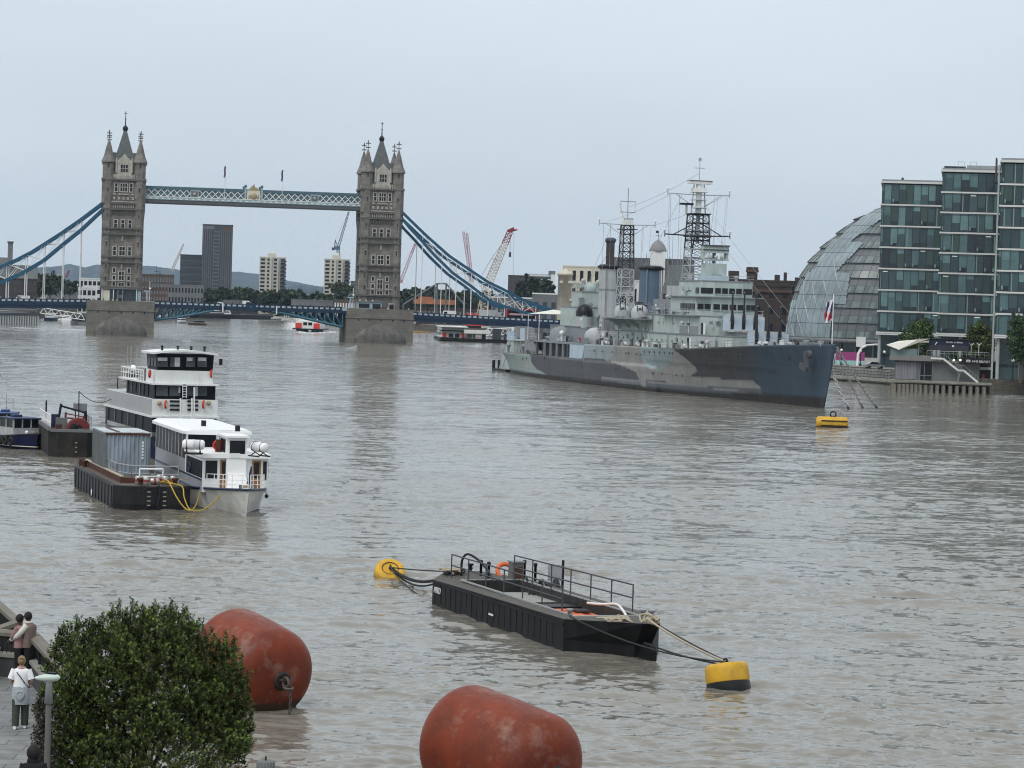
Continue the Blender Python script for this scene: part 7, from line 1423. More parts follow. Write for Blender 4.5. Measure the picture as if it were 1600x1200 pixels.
m=MB(); m.tube((LB-.5,1,zt1),(LB-.5,1,zt1+1.0),.06,blackm,5); m.build('post',fy)
# --- dark barge with red winch wheel
a=WZ(72,713); DF=Fr((a.x,a.y),rad(-76)); db=TF('work_barge','dark weathered work barge with white railings and a red winch wheel','barge',DF); Wb=DF.xp(146,700,0)[0]
m=MB(); hd=2.25; O=[(-14,.2),(-.8,.2),(0,.9),(0,Wb-.6),(-.6,Wb),(-14,Wb)]; m.loft([[(x*.97,y*.97+.06,-.4) for x,y in O],[(x,y,.7) for x,y in O],[(x*.99+.15,y,hd) for x,y in O]],mat('barge_brown_black',(.02,.019,.017),.75,var=.35,scale=.8,stain=(.06,.052,.038),stainamt=.6),smooth=False); m.build('hull',db)
m=MB(); m.bx(-14,.1,.1,.3,hd,hd+.35,conc_g); m.bx(-.3,.15,.3,Wb-.1,hd-.1,hd+.14,conc_g); m.bx(-13.8,-.3,.4,Wb-.2,hd,hd+.03,rust); m.build('bulwark',db)
m=MB(); rail(m,[(-13,.35),(-.6,.35)],1.3,whitec,.035,(.5,),hd); rail(m,[(-6,Wb-.2),(-.6,Wb-.2)],1.2,grey,.035,(.5,),hd); m.build('railing',db)
y,z=DF.xp(122,673,-2.5); m=MB(); q=Matrix.Rotation(rad(90),3,'Y'); wred=mat('winch_red',(.16,.03,.03),.6,var=.2); m.lathe([(.95,-.25),(1.05,-.2),(1.05,.2),(.95,.25)],(-2.5,y,hd+.02),wred,28,q); m.lathe([(.3,-.6),(.3,.6)],(-2.5,y,hd+.15),blackm,10,q); m.build('winch_wheel',db)
m=MB(); m.tube((-4,1.2,hd),(-4,1.5,hd+2.2),.12,blackm,6); m.tube((-4,Wb-.3,hd),(-4,Wb-.4,hd+1.6),.12,blackm,6); m.tube((-4,1.5,hd+2.0),(-4,Wb-.3,hd+1.4),.1,blackm,6); m.tube((-5,2,hd+.9),(-5,3.6,hd+.8),.07,wred,5); m.tube((-5,2,hd+1.3),(-5,3.6,hd+1.0),.05,wred,5); m.tube((-5,2,hd),(-5,2,hd+1.4),.1,wred,5); m.tube((-5,3.6,hd),(-5,3.6,hd+1.1),.1,wred,5); m.build('gantry_frame',db)
m=MB(); m.bx(-5.6,-5.2,2.7,3.9,hd+1.5,hd+2.2,grey); m.tube((-5.4,2.9,hd),(-5.4,2.9,hd+1.6),.05,blackm,4); m.tube((-5.4,3.7,hd),(-5.4,3.7,hd+1.6),.05,blackm,4); m.tube((-5,Wb-.9,hd),(-5,Wb-.95,hd+3.3),.05,blackm,5); m.tube((-8,.5,hd),(-8,.5,hd+2.3),.08,blackm,5); m.build('board_and_mast',db)
for f_ in (lambda m:m.bx(-3.4,-2.9,1.0,2.0,hd,hd+1.0,conc_g),lambda m:m.bx(-4,-3,Wb-1.3,Wb-.5,hd,hd+.9,conc_g),lambda m:m.bx(-1.8,-1.3,.9,1.4,hd,hd+.5,rust),lambda m:m.lathe([(.25,hd),(.3,hd+.2),(.2,hd+.6)],(-1.4,2.4,0),blackm,10),lambda m:m.bx(-6,-5,.8,1.4,hd,hd+1.2,navyp),lambda m:m.torus((-1.2,3.2,hd+.1),.35,.09,rope)): m=MB(); f_(m); m.build('deck_gear',db)
m=MB(); y,_=DF.xp(119,700,.1); [m.bx(.02,.1,y-.08,y+.08,.38+.4*k,.47+.4*k,ropel) for k in range(3)]; m.build('draught_marks',db)
A_=DF.W(-5,Wb-.95,hd+3.3); B_=FF.W(LB-.5,1,zt1-.5); ropeobj('rope','thin dark line sagging from the work barge mast to the ferry',sag(A_,B_,.9),.03,rope)
# --- blue work boats
def workboat(px,py,ang,L_,B_,hm,label,roofm,canopy=False,tyres=()):
    p=WZ(px,py); t=T('workboat',label,'boat',(p.x,p.y,0),ang); R=[]; m=MB()
    for i in range(13):
        u=i/12; x=-L_*.62+L_*u; b=max(.05,B_/2*(1-max(0,(u-.5)/.5)**2.4)); f=1.0+.75*max(0,u-.35)**1.2; k=max(0,(u-.7)/.3); R.append([(x,-b,f),(x-.25*k,-b*(.92-.2*k),.25),(x-.45*k,-b*.55*(1-k*.8),-.4),(x-.45*k,b*.55*(1-k*.8),-.4),(x-.25*k,b*(.92-.2*k),.25),(x,b,f)])
    m.loft(R,hm,smooth=False); m.build('hull',t)
    m=MB()
    for A_,Bq in zip(R[:-1],R[1:]):
        for k in (0,5): m.tube(A_[k],Bq[k],.07,rope,5)
        for k in (1,4): m.tube((A_[k][0],A_[k][1]*1.02,A_[k][2]),(Bq[k][0],Bq[k][1]*1.02,Bq[k][2]),.05,creams,5)
    m.build('gunwale',t)
    white=MATS.get('workboat_white') or mat('workboat_white',(.42,.43,.43),.6,var=.15,scale=2,stain=(.15,.12,.09),stainamt=.5); m=MB(); w_=B_*.36; x0_,x1_=-L_*.35,L_*.05; z0=1.1; h_=1.55
    m.bx(x0_,x1_,-w_,w_,z0,z0+.75,white); 
    for x in (x0_,(x0_+x1_)/2,x1_): 
        for s_ in (-1,1): m.bx(x-.06,x+.06,s_*w_-.06,s_*w_+.06,z0+.75,z0+h_,white)
    for y in (-w_*.33,w_*.33): m.bx(x1_-.05,x1_+.05,y-.05,y+.05,z0+.75,z0+h_,white)
    m.bx(x0_+.1,x1_-.08,-w_+.04,w_-.04,z0+.75,z0+h_,glassd); m.build('cabin',t)
    m=MB(); m.bx(x0_-.25,x1_+.2,-w_-.12,w_+.12,z0+h_,z0+h_+.1,roofm); m.bx(x0_+.3,x0_+1.2,-.4,.4,z0+h_+.1,z0+h_+.3,roofm); m.build('roof',t)
    m=MB(); m.tube((x0_,0,z0+h_),(x0_,0,z0+h_+1.8),.03,metal,4); m.build('aerial',t)
    for (u,s_) in tyres: q=MB(); q.torus((u,s_*(B_/2+.12),.7),.32,.13,tyre,Matrix.Rotation(rad(90),3,'X')); q.build('tyre_fender',t)
    m=MB(); m.torus((L_*.25,0,1.55),.25,.05,ropel); m.ball((L_*.2,-.5,1.5),.18,whitec,8); m.build('foredeck_gear',t); return t
nvb=mat('workboat_navy',(.008,.012,.05),.35,var=.2)
workboat(38,700,rad(-55),7.6,3.6,nvb,'navy blue workboat with white framed cabin and tyre fenders beside the dark work barge',mat('roof_dark_blue',(.02,.035,.09),.5),tyres=((-1,-1),(0,-1),(1.2,-1)))
workboat(4,690,rad(-85),8,3.2,black,'workboat with blue roof at the left edge behind the navy one',mat('roof_blue',(.02,.05,.16),.5),tyres=((0,1),(1.5,1)))
t=WD(52,658,240); m=MB(); m.bx(-.9,.9,-.5,.5,-.15,.15,red); o=m.build('red_dinghy_cover',None,t,.3) if 0 else None
p=WZ(-1,588); t=T('channel_marker','dark floating marker cut by the left edge of the view','buoy',(p.x-.6,p.y,0)); m=MB(); m.lathe([(.7,-.3),(.8,.3),(.4,.6),(.3,2.0),(.1,2.2)],(0,0,0),blackm,10); m.build('float',t)
# ================================================================== BLACK BARGE AND BUOYS
a=WZ(675,944); KF=Fr((a.x,a.y),rad(-69.4)); kb=TF('mooring_barge','long open black barge with railings, held between two yellow buoys','barge',KF)
bk=mat('barge_black',(.007,.007,.008),.55,var=.5,scale=1.2,stretch=(1.5,1.5,.2),stain=(.022,.021,.019),stainamt=.5,spec=.2); bdk=mat('barge_deck',(.085,.08,.072),.85,var=.3,scale=2.2,stain=(.17,.16,.14),stainamt=.55); bed=mat('barge_edge',(.30,.31,.31),.7,var=.2,scale=3); bin_=mat('barge_inside',(.035,.033,.03),.8,var=.4,scale=2)
zs=lambda x:1.2+.40*max(0,(x-13)/8.4)**1.4+.1*max(0,-x)/1.6
O=[(-2.2,1.4),(0,0),(17.2,0),(20.7,2.2),(20.8,2.9),(16.5,4.75),(0,4.9),(-2.4,3.2)]
def scl(P,zf,dx=0): return [(x-(dx if x>17.5 else 0)+(dx*.3 if x<-1 else 0),y,zf(x)) for x,y in P]
bow=lambda z,dx:[(x-(dx if x>18 else 0),y,z if z<1 else zs(x)) for x,y in O]
m=MB(); rings=[bow(-.5,.9),bow(.5,.9),bow(1.2,0)]; n=len(O); vs=[p for r in rings for p in r]; fs=[(i*n+j,i*n+(j+1)%n,(i+1)*n+(j+1)%n,(i+1)*n+j) for i in range(2) for j in range(n)]; m.add(vs,fs,bk)
for k in range(22): x=.4+k*.74; m.bx(x,x+.06,-.015,.02,.12,1.08,bk)
m.bx(-.1,17.25,-.06,.04,1.08,1.19,bk); m.bx(14.6,14.66,-.045,.0,-.2,1.1,bed) if 0 else None
m.yprism([(19.5,-.6),(19.5,.5),(20.4,.72),(20.9,.6),(21.0,.4),(21.0,-.6)],2.4,2.7,bk); m.build('hull',kb)
# deck ring with hold opening
HX0,HX1,HY0,HY1=1.2,16.0,1.1,4.05
m=MB(); C=[(HX0,HY0),(HX1,HY0),(HX1,HY1),(HX0,HY1)]
def dq(*P): m.add([(x,y,zs(x)+.005) for x,y in P],[list(range(len(P)))],bdk)
dq((0,0),(17.2,0),(HX1,HY0),(HX0,HY0)); dq((17.2,0),(20.7,2.2),(20.8,2.9),(16.5,4.75),(HX1,HY1),(HX1,HY0)); dq((16.5,4.75),(0,4.9),(HX0,HY1),(HX1,HY1)); dq((0,4.9),(-2.4,3.2),(-2.2,1.4),(0,0),(HX0,HY0),(HX0,HY1)); m.build('deck',kb)
m=MB(); m.bx(HX0,HX1,HY0,HY1,.1,.45,bin_)
for (x0_,x1_,y0_,y1_) in ((HX0,HX1,HY0-.04,HY0+.04),(HX0,HX1,HY1-.04,HY1+.04),(HX0-.04,HX0+.04,HY0,HY1),(HX1-.04,HX1+.04,HY0,HY1)): m.bx(x0_,x1_,y0_,y1_,.1,1.28,bin_)
m.bx(7.6,7.75,HY0,HY1,.2,.95,bin_); m.bx(8.2,9.4,HY0,HY1,.5,.95,blackm); m.build('hold',kb)
m=MB(); m.bx(HX0-.08,HX1+.08,HY0-.1,HY0+.0,1.26,1.33,bed); m.bx(HX0,HX1,HY1,HY1+.1,1.26,1.33,bed); m.bx(HX1-.05,HX1+.12,HY0,HY1,1.26,1.35,bed); m.bx(HX0-.1,HX0,HY0,HY1,1.24,1.32,bed); m.build('coaming_edge',kb)
m=MB(); m.bx(9.6,15.4,1.3,3.7,.42,.88,orange); m.bx(12.6,15.5,1.25,2.7,.88,1.02,orange); 
for k in range(5): m.tube((10.3+k*.9,1.4+.1*k,.9),(10.9+k*.9,3.6-.1*k,.9),.05,orange,5)
m.build('orange_cover',kb)
m=MB(); m.bx(2.2,7.2,1.4,4.2,.45,.8,mat('pale_sheet',(.28,.28,.27),.8,var=.15)); m.build('pale_sheet',kb)
kz=lambda px,py,z:KF.zp(px,py,z)
x,y=kz(805,934,.35); m=MB(); m.bx(x-.28,x+.28,y-.3,y+.3,.2,2.1,mat('cabinet_grey',(.13,.125,.12),.5,var=.2,scale=2)); m.bx(x+.28,x+.3,y-.22,y+.22,.4,1.9,rust); m.bx(x-.33,x+.33,y-.34,y+.34,2.1,2.16,grey); m.build('control_cabinet',kb)
x,y=kz(789,920,.6); m=MB(); m.torus((x,y,1.45),.42,.12,mat('lifebuoy_orange',(.62,.14,.05),.6),Matrix.Rotation(rad(60),3,'Y')); m.build('lifebuoy',kb)
x,y=kz(857,938,.5); m=MB(); q=Matrix.Rotation(rad(90),3,'X'); m.lathe([(.55,-.4),(.55,-.34),(.36,-.34),(.36,.34),(.55,.34),(.55,.4)],(x,y,1.0),blackm,18,q); m.torus((x,y-.38,1.0),.5,.04,metal,q); m.build('winch_drum',kb)
x,y=kz(866,930,.5); m=MB(); m.bx(x-.05,x+.05,y-.35,y+.35,1.2,2.0,metal); m.tube((x,y,.2),(x,y,1.3),.05,blackm,5); m.tube((x-.2,y+.5,.2),(x-.2,y+.5,2.2),.07,blackm,5); m.build('notice_plate',kb)
x,y=kz(907,958,.9); m=MB(); m.bx(x-.35,x+.35,y-.3,y+.3,.22,1.0,rust); m.bx(x-.38,x+.38,y-.33,y+.33,1.0,1.06,bin_); m.build('rusty_box',kb)
def prail(name,p0,p1,n,h,r=.032):
    m=MB(); a_=Vector(kz(*p0,1.2)); b_=Vector(kz(*p1,1.2)); P=[a_.lerp(b_,i/(n-1)) for i in range(n)]
    for p in P: m.tube((p.x,p.y,1.15),(p.x,p.y,1.2+h),r,conc_d,6)
    for k in (.55,1): m.path([(p.x,p.y,1.2+h*k) for p in P],r*1.1,conc_d,6)
    return m.build(name,kb),P
n_,Pn=prail('railing',(705,904),(878,959),7,1.18); f_,Pf=prail('railing',(803,909),(988,959),7,1.28)
m=MB(); p=Pn[0]; m.tube((p.x,p.y,1.2),(p.x-.3,p.y-.1,2.3),.02,grey,4)
for px,py in ((751,905),(763,908),(819,905),(836,910)):
    x,y=kz(px,py,1.1); m=MB(); m.lathe([(.07,.3),(.07,1.9),(.1,1.9),(.1,2.02),(.05,2.06)],(x,y,0),blackm,8); m.build('mooring_post',kb)
x,y=kz(721,905,1.1); m=MB(); m.path(spl([(x,y,1.2),(x,y,2.0),(x+.2,y+.2,2.35),(x+.9,y+.5,2.15),(x+2.2,y+.6,1.7),(x+3.6,y+.4,1.35)]),.06,blackm,6); m.build('bent_hose',kb)
x,y=kz(822,925,.8); m=MB(); m.path(spl([(x,y,1.5),(x+.4,y+.1,.9),(x+1.0,y+.3,.7),(x+1.8,y+.6,1.3)]),.05,blackm,6); m.path(spl([(x+1,y-.4,.5),(x+1.2,y-.2,.9),(x+1.6,y,.5)]),.05,blackm,6); m.build('hose_loop',kb)
m=MB(); P=[KF.W(0,0,0)]; W2=[]
for px,py,z in ((918,948,1.5),(938,950,1.55),(962,950,1.65),(972,958,1.65),(983,976,1.5)): x,y=kz(px,py-6,z); W2.append((x,y,z))
m.path(spl(W2,5),.055,white,8); m.build('white_pipe',kb)
rgk=random.Random(12); m=MB(); x,y=kz(968,970,1.5)
for k in range(3): m.path(spl([(x+rgk.uniform(-.9,1.0),y+rgk.uniform(-.8,.7),zs(x)+.06+rgk.uniform(0,.12)) for _ in range(9)],5),.035,ropel,5)
x,y=kz(1012,973,1.6); 
for k in range(3): m.path(spl([(x+rgk.uniform(-.4,.5),y+rgk.uniform(-.4,.4),zs(x)+.05+rgk.uniform(0,.35)) for _ in range(8)],5),.045,ropel,5)
x,y=kz(700,897,1.3)
for k in range(3): m.path(spl([(x+rgk.uniform(-.6,.9),y+rgk.uniform(-.4,.9),zs(x)+.05+rgk.uniform(0,.25)) for _ in range(9)],5),.05,rope if k%2 else ropel,5)
m.build('rope_tangle',kb)
for px,py in ((1004,968),(1018,970),(890,966),(735,893)): x,y=kz(px,py,1.35); m=MB(); z=zs(x); m.lathe([(.1,z),(.09,z+.3),(.17,z+.33),(.15,z+.42)],(x,y,0),metal if px>800 else blackm,8); m.bx(x-.25,x+.25,y-.04,y+.04,z+.18,z+.24,metal if px>800 else blackm); m.build('bollard',kb)
text('ARIO','lettering',kb,(.35,-.045,.62),.42,whitef,(rad(90),0,0))
x,z=KF.yp(767,960,-.06); m=MB(); m.bx(x-.3,x+.3,-.07,-.05,z-.05,z+.04,whitef); m.build('small_plate',kb)
# yellow drum buoys
ybk=mat('buoy_black_base',(.01,.01,.01),.35,var=.4)
def drum(px,py,R_,h_,tilt,az,label,dz_=0):
    p=WZ(px,py); t=T('drum_buoy',label,'buoy',(p.x,p.y+R_*.6,dz_),0,'yellow drum buoys holding the black barge'); q=Matrix.Rotation(az,3,'Z')@Matrix.Rotation(tilt,3,'Y')
    m=MB(); m.lathe([(R_*.97,.18),(R_,.3),(R_*.99,h_-.2),(R_*.95,h_-.07),(R_*.86,h_),(R_*.55,h_+.02),(R_*.5,h_-.02),(R_*.3,h_-.02),(.02,h_)],(0,0,0),yellow,36,q); m.build('drum',t); m=MB(); m.torus(q@Vector((0,0,h_+.01)),R_*.53,.025,rust,q,n=28); m.build('rim_band',t)
    m=MB(); m.lathe([(R_*.7,-.7),(R_*.97,-.5),(R_*1.0,.0),(R_*.985,.17)],(0,0,0),ybk,36,q); m.build('black_base',t)
    m=MB(); c=q@Vector((0,0,h_+.08)); m.torus(c,.13,.04,blackm,q@Matrix.Rotation(rad(90),3,'X')); m.lathe([(.09,h_-.02),(.08,h_+.1)],(0,0,0),blackm,8,q); m.build('ring',t); return t,Vector(t.location)+c
b1_,top1=drum(1140,1077,.87,.90,rad(15),rad(120),'worn yellow drum buoy with black base, at the bow end of the barge',.02)
b2_,top2=drum(607,901,.83,.72,rad(40),rad(-80),'yellow drum buoy tilted to show its round top, at the barge stern',-.12)
KW=lambda px,py,z:KF.W(*kz(px,py,z),z)
g_='ropes holding the black barge'
ropeobj('mooring_line','pale and dark rope from the barge bow down to the right yellow buoy, upper one',sag(KW(1010,966,1.95),top1,.12),.045,ropel,grp=g_) 
ropeobj('mooring_line','dark rope from the barge bow corner to the right yellow buoy, second from top',sag(KW(1030,978,1.5),top1+Vector((.05,0,0)),.05),.05,rope,grp=g_)
ropeobj('mooring_line','dark rope from the near deck cleat along the barge bow to the buoy',sag(KW(890,963,1.5),top1+Vector((0,-.1,0)),.35,20),.035,rope,grp=g_)
ropeobj('mooring_line','lowest dark rope from under the barge bow to the right yellow buoy',sag(KF.W(20.6,2.3,.75),top1+Vector((-.1,-.1,-.1)),.1),.035,rope,grp=g_)
ropeobj('mooring_line','taut dark rope from the barge stern to the top of the left yellow buoy',sag(KW(700,893,1.45),top2,.03),.035,rope,grp=g_)
kk=KF.W(-1.5,1.4,1.3); ropeobj('mooring_line','thick slack dark hawser drooping between the left yellow buoy and the barge stern',sag(kk,top2,.55,18),.085,rope,grp=g_); ropeobj('mooring_line','second slack hawser lying just under the thick one at the left yellow buoy',sag(kk,top2+Vector((.05,-.05,-.05)),.75,18),.05,rope,grp=g_)
ropeobj('mooring_line','short weedy line trailing from the left yellow buoy into the water',spl([top2,WZ(628,910,.25),WZ(660,934,-.1)]),.03,rope,grp=g_)
# ================================================================== BIG RED BUOYS
redb=bpy.data.materials.new('buoy_red'); redb.use_nodes=True; nt=redb.node_tree; N=nt.nodes; Lk=nt.links; b=N['Principled BSDF']; b.inputs['Roughness'].default_value=.42; b.inputs['Specular IOR Level'].default_value=.25
tc=N.new('ShaderNodeTexCoord')
def nz2(sc_,st=(1,1,1),d=6,loc=(0,0,0)):
    mp=N.new('ShaderNodeMapping'); mp.inputs['Scale'].default_value=st; mp.inputs['Location'].default_value=loc; Lk.new(tc.outputs['Object'],mp.inputs[0]); n=N.new('ShaderNodeTexNoise'); n.inputs['Scale'].default_value=sc_; n.inputs['Detail'].default_value=d; n.inputs['Roughness'].default_value=.68; Lk.new(mp.outputs[0],n.inputs[0]); return n
def mixc(fac,a_,b_):
    x=N.new('ShaderNodeMix'); x.data_type='RGBA'; Lk.new(fac,x.inputs[0]); Lk.new(a_,x.inputs[6]) if not isinstance(a_,tuple) else setattr(x.inputs[6],'default_value',(*a_,1)); x.inputs[7].default_value=(*b_,1); return x.outputs[2]
def rng_(n,a0,a1,o0,o1): r=N.new('ShaderNodeMapRange'); r.inputs[1].default_value=a0; r.inputs[2].default_value=a1; r.inputs[3].default_value=o0; r.inputs[4].default_value=o1; Lk.new(n,r.inputs[0]); return r.outputs[0]
c=mixc(rng_(nz2(.6).outputs[0],.4,.65,0,.8),(.20,.034,.011),(.095,.02,.011)); c=mixc(rng_(nz2(1.1,(1,1,1),8,(4,1,2)).outputs[0],.55,.72,0,.5),c,(.30,.21,.17)); c=mixc(rng_(nz2(4,(1,6,6),8,(1,5,2)).outputs[0],.60,.72,0,.32),c,(.34,.27,.24)); c=mixc(rng_(nz2(1.6,(1,1,1),8,(9,3,2)).outputs[0],.58,.75,0,.6),c,(.06,.03,.025))
gz=N.new('ShaderNodeNewGeometry'); sz_=N.new('ShaderNodeSeparateXYZ'); Lk.new(gz.outputs['Position'],sz_.inputs[0]); az_=N.new('ShaderNodeMath'); Lk.new(sz_.outputs[2],az_.inputs[0]); nzz=N.new('ShaderNodeMath'); nzz.operation='MULTIPLY'; nzz.inputs[1].default_value=-.6; Lk.new(nz2(2.5).outputs[0],nzz.inputs[0]); Lk.new(nzz.outputs[0],az_.inputs[1]); c=mixc(rng_(az_.outputs[0],-.02,.10,.85,0),c,(.025,.022,.014))
Lk.new(c,b.inputs['Base Color']); Lk.new(rng_(nz2(3).outputs[0],.3,.7,.34,.6),b.inputs['Roughness']); bp=N.new('ShaderNodeBump'); bp.inputs['Strength'].default_value=.15; bp.inputs['Distance'].default_value=.04; Lk.new(nz2(5).outputs[0],bp.inputs['Height']); Lk.new(bp.outputs[0],b.inputs['Normal'])
def bigbuoy(px,py,z,D,R_,Lh,ang,label,shackle=False,tilt=0):
    p=WD(px,py,D); t=T('fender_buoy',label,'buoy',(p.x,p.y,z),ang,'huge red barrel buoys'); t.rotation_euler=(0,tilt,ang); q=Matrix.Rotation(rad(90),3,'Y'); prof=[]; rc=.8
    for i in range(9): a_=math.pi/2*i/8; prof.append((max(.02,R_-rc+rc*math.sin(a_)) if i else .02,-Lh+.22*0-(rc*.95)*math.cos(a_)))
    prof[0]=(.02,-Lh-rc*.95-.14); prof.insert(1,(R_-rc,-Lh-rc*.95-.04))
    prof=prof+[(R_*1.012,0)]+[(r,-x) for r,x in reversed(prof)]
    m=MB(); m.lathe([(r,x) for r,x in prof],(0,0,0),redb,64,q); m.build('float',t)
    m=MB(); xe=Lh+rc*.95+.14; m.lathe([(.36,xe-.1),(.34,xe+.02),(.2,xe+.06),(.18,xe-.02)],(0,0,0),mat('socket_dark',(.03,.02,.02),.6,var=.3),24,q)
    m.build('end_socket',t)
    if shackle:
        m=MB(); st_=mat('shackle_steel',(.10,.085,.075),.6,.3,var=.3); m.torus((xe+.22,0,0),.19,.055,st_,Matrix.Rotation(rad(90),3,'X')); m.torus((xe+.42,0,-.12),.16,.05,st_); m.tube((xe,-.18,.05),(xe+.1,.2,.05),.05,st_,6); m.build('shackle',t)
        m=MB()
        for k in range(13):
            p_=Vector((xe+.55+.02*k+.04*math.sin(k),-.0+.012*k,-.25-.135*k)); qq=Matrix.Rotation(rad(90*(k%2)),3,'Z')@Matrix.Rotation(rad(90),3,'X'); m.path([p_+qq@Vector((.05*math.cos(w),.09*math.sin(w),0)) for w in [i*math.pi/4 for i in range(9)]],.022,st_,5)
        m.build('chain',t)
    return t
bigbuoy(393,1034,1.47,97.5,1.69,1.18,rad(-52),'huge red barrel buoy with shackle and hanging chain, partly behind the bush',True,rad(10))
bigbuoy(782,1178,1.25,81,1.70,1.45,rad(-44),'huge scuffed red barrel buoy cut by the bottom edge of the view',False,rad(9))
p=WZ(415,1200,.6); t=T('mooring_post','small grey capped post standing in the water by the bush','post',(p.x,p.y,0)); m=MB(); m.lathe([(.2,-1),(.2,.55)],(0,0,0),conc_g,12); m.build('post',t); m=MB(); m.lathe([(.27,.5),(.28,.55),(.28,.78),(.25,.82),(.1,.83)],(0,0,0),conc_g,18); [m.bx(.27*math.cos(a_)-.012,.27*math.cos(a_)+.012,.27*math.sin(a_)-.012,.27*math.sin(a_)+.012,.5,.8,grey) for a_ in [i*.35 for i in range(18)]]; m.tube((0,0,.8),(0,0,.95),.03,blackm,5); m.build('cap',t)
# ================================================================== FOREGROUND PROMENADE
PZ=4.6; G=lambda px,py,z=PZ:WZ(px,py,z)
slab=bpy.data.materials.new('paving_slabs'); slab.use_nodes=True; nt=slab.node_tree; N=nt.nodes; Lk=nt.links; b=N['Principled BSDF']; b.inputs['Roughness'].default_value=.8
tc=N.new('ShaderNodeTexCoord'); bt=N.new('ShaderNodeTexBrick'); Lk.new(tc.outputs['Object'],bt.inputs[0]); bt.inputs['Color1'].default_value=(.20,.205,.205,1); bt.inputs['Color2'].default_value=(.155,.16,.16,1); bt.inputs['Mortar'].default_value=(.05,.05,.05,1); bt.inputs['Scale'].default_value=1; bt.inputs['Brick Width'].default_value=1.0; bt.inputs['Row Height'].default_value=.62; bt.inputs['Mortar Size'].default_value=.014
n=N.new('ShaderNodeTexNoise'); n.inputs['Scale'].default_value=2; n.inputs['Detail'].default_value=7; Lk.new(tc.outputs['Object'],n.inputs[0]); mr=N.new('ShaderNodeMapRange'); mr.inputs[1].default_value=.3; mr.inputs[2].default_value=.7; mr.inputs[3].default_value=.75; mr.inputs[4].default_value=1.2; Lk.new(n.outputs[0],mr.inputs[0]); sv=N.new('ShaderNodeVectorMath'); sv.operation='SCALE'; Lk.new(bt.outputs['Color'],sv.inputs[0]); Lk.new(mr.outputs[0],sv.inputs['Scale']); Lk.new(sv.outputs[0],b.inputs['Base Color'])
c0=G(-120,1045); c1=G(42,1061); c2=G(104,1138); c3=G(230,1330)
P=[(c0.x,c0.y),(c1.x,c1.y),(c2.x,c2.y),(c3.x,c3.y),(c3.x-1,30),(c0.x-6,30)]
m=MB(); m.prism([p for p in reversed(P)],-3,PZ,wallm,slab); m.build('promenade',kind='structure')
plm=mat('parapet_stone',(.055,.055,.055),.85,var=.2,scale=1.5); cop=mat('coping_stone',(.26,.25,.22),.8,var=.15,scale=2); hrm=mat('handrail_timber',(.15,.135,.11),.7,var=.2,scale=2)
def para(A,B,label,rh=1.12,z=PZ,plinth=.52,dir_=1):
    A=Vector((A.x,A.y));B=Vector((B.x,B.y)); d=B-A; l=d.length; an=math.atan2(d.y,d.x); t=T('parapet',label,'railing',(A.x,A.y,z),an)
    if plinth: m=MB(); m.bx(0,l,0,.3,0,plinth,plm); m.build('plinth',t); m=MB(); m.bx(-.04,l+.04,-.05,.36,plinth,plinth+.09,cop); m.build('coping',t)
    m=MB(); n=int(l/.13)
    for i in range(n): x=(i+.5)*l/n; m.tube((x,.15,plinth+.08),(x,.15,rh-.05),.012,blackm,4)
    for i in range(int(l/1.6)+1): x=min(l-.05,.05+i*1.6); m.bx(x-.05,x+.05,.08,.22,plinth+.05,rh-.03,blackm)
    m.tube((0,.15,plinth+.16),(l,.15,plinth+.16),.02,blackm,4); m.tube((0,.15,rh-.1),(l,.15,rh-.1),.02,blackm,4); m.build('balusters',t)
    m=MB(); m.loft([[(x,.15-.17,rh-.06),(x,.15+.17,rh-.06),(x,.15+.17,rh+.03),(x,.15+.08,rh+.09),(x,.15-.08,rh+.09),(x,.15-.17,rh+.03)] for x in (-.1,l+.1)],hrm,smooth=False); m.build('handrail',t); return t
para(c0,c1,'dark parapet with timber handrail running level behind the embracing couple')
para(c1,G(128,1168),'dark parapet with timber handrail sloping away behind the bush')
e1=G(28,971,5.75); e0=G(-60,893,5.75); e2=G(-60,1002,5.75)
t=T('stair_railing','farther railing with pointed corner at the left edge above the water','railing',(e1.x,e1.y,0)); m=MB()
for q in (e0,e2):
    v=Vector((q.x-e1.x,q.y-e1.y,0)); l=v.length; d=v/l; nrm=Vector((-d.y,d.x,0)); m.loft([[Vector(s)+nrm*w_+Vector((0,0,h_)) for w_,h_ in ((-.13,5.68),(.13,5.68),(.13,5.78),(-.13,5.78))] for s in ((0,0,0),v)],hrm,smooth=False)
m.build('handrail',t); m=MB()
for q in (e0,e2):
    v=Vector((q.x-e1.x,q.y-e1.y,0)); l=v.length; d=v/l
    for i in range(int(l/.16)): p=d*(.05+i*.16); m.tube((p.x,p.y,4.5),(p.x,p.y,5.68),.014,blackm,4)
    m.tube((d.x*.05,d.y*.05,2),(d.x*.05,d.y*.05,5.7),.05,blackm,5); m.tube((0,0,4.6),(v.x,v.y,4.6),.03,blackm,4); m.tube((v.x,v.y,-1),(v.x,v.y,5.7),.06,blackm,5)
m.tube((0,0,-2),(0,0,5.7),.06,blackm,6); m.build('balusters',t)
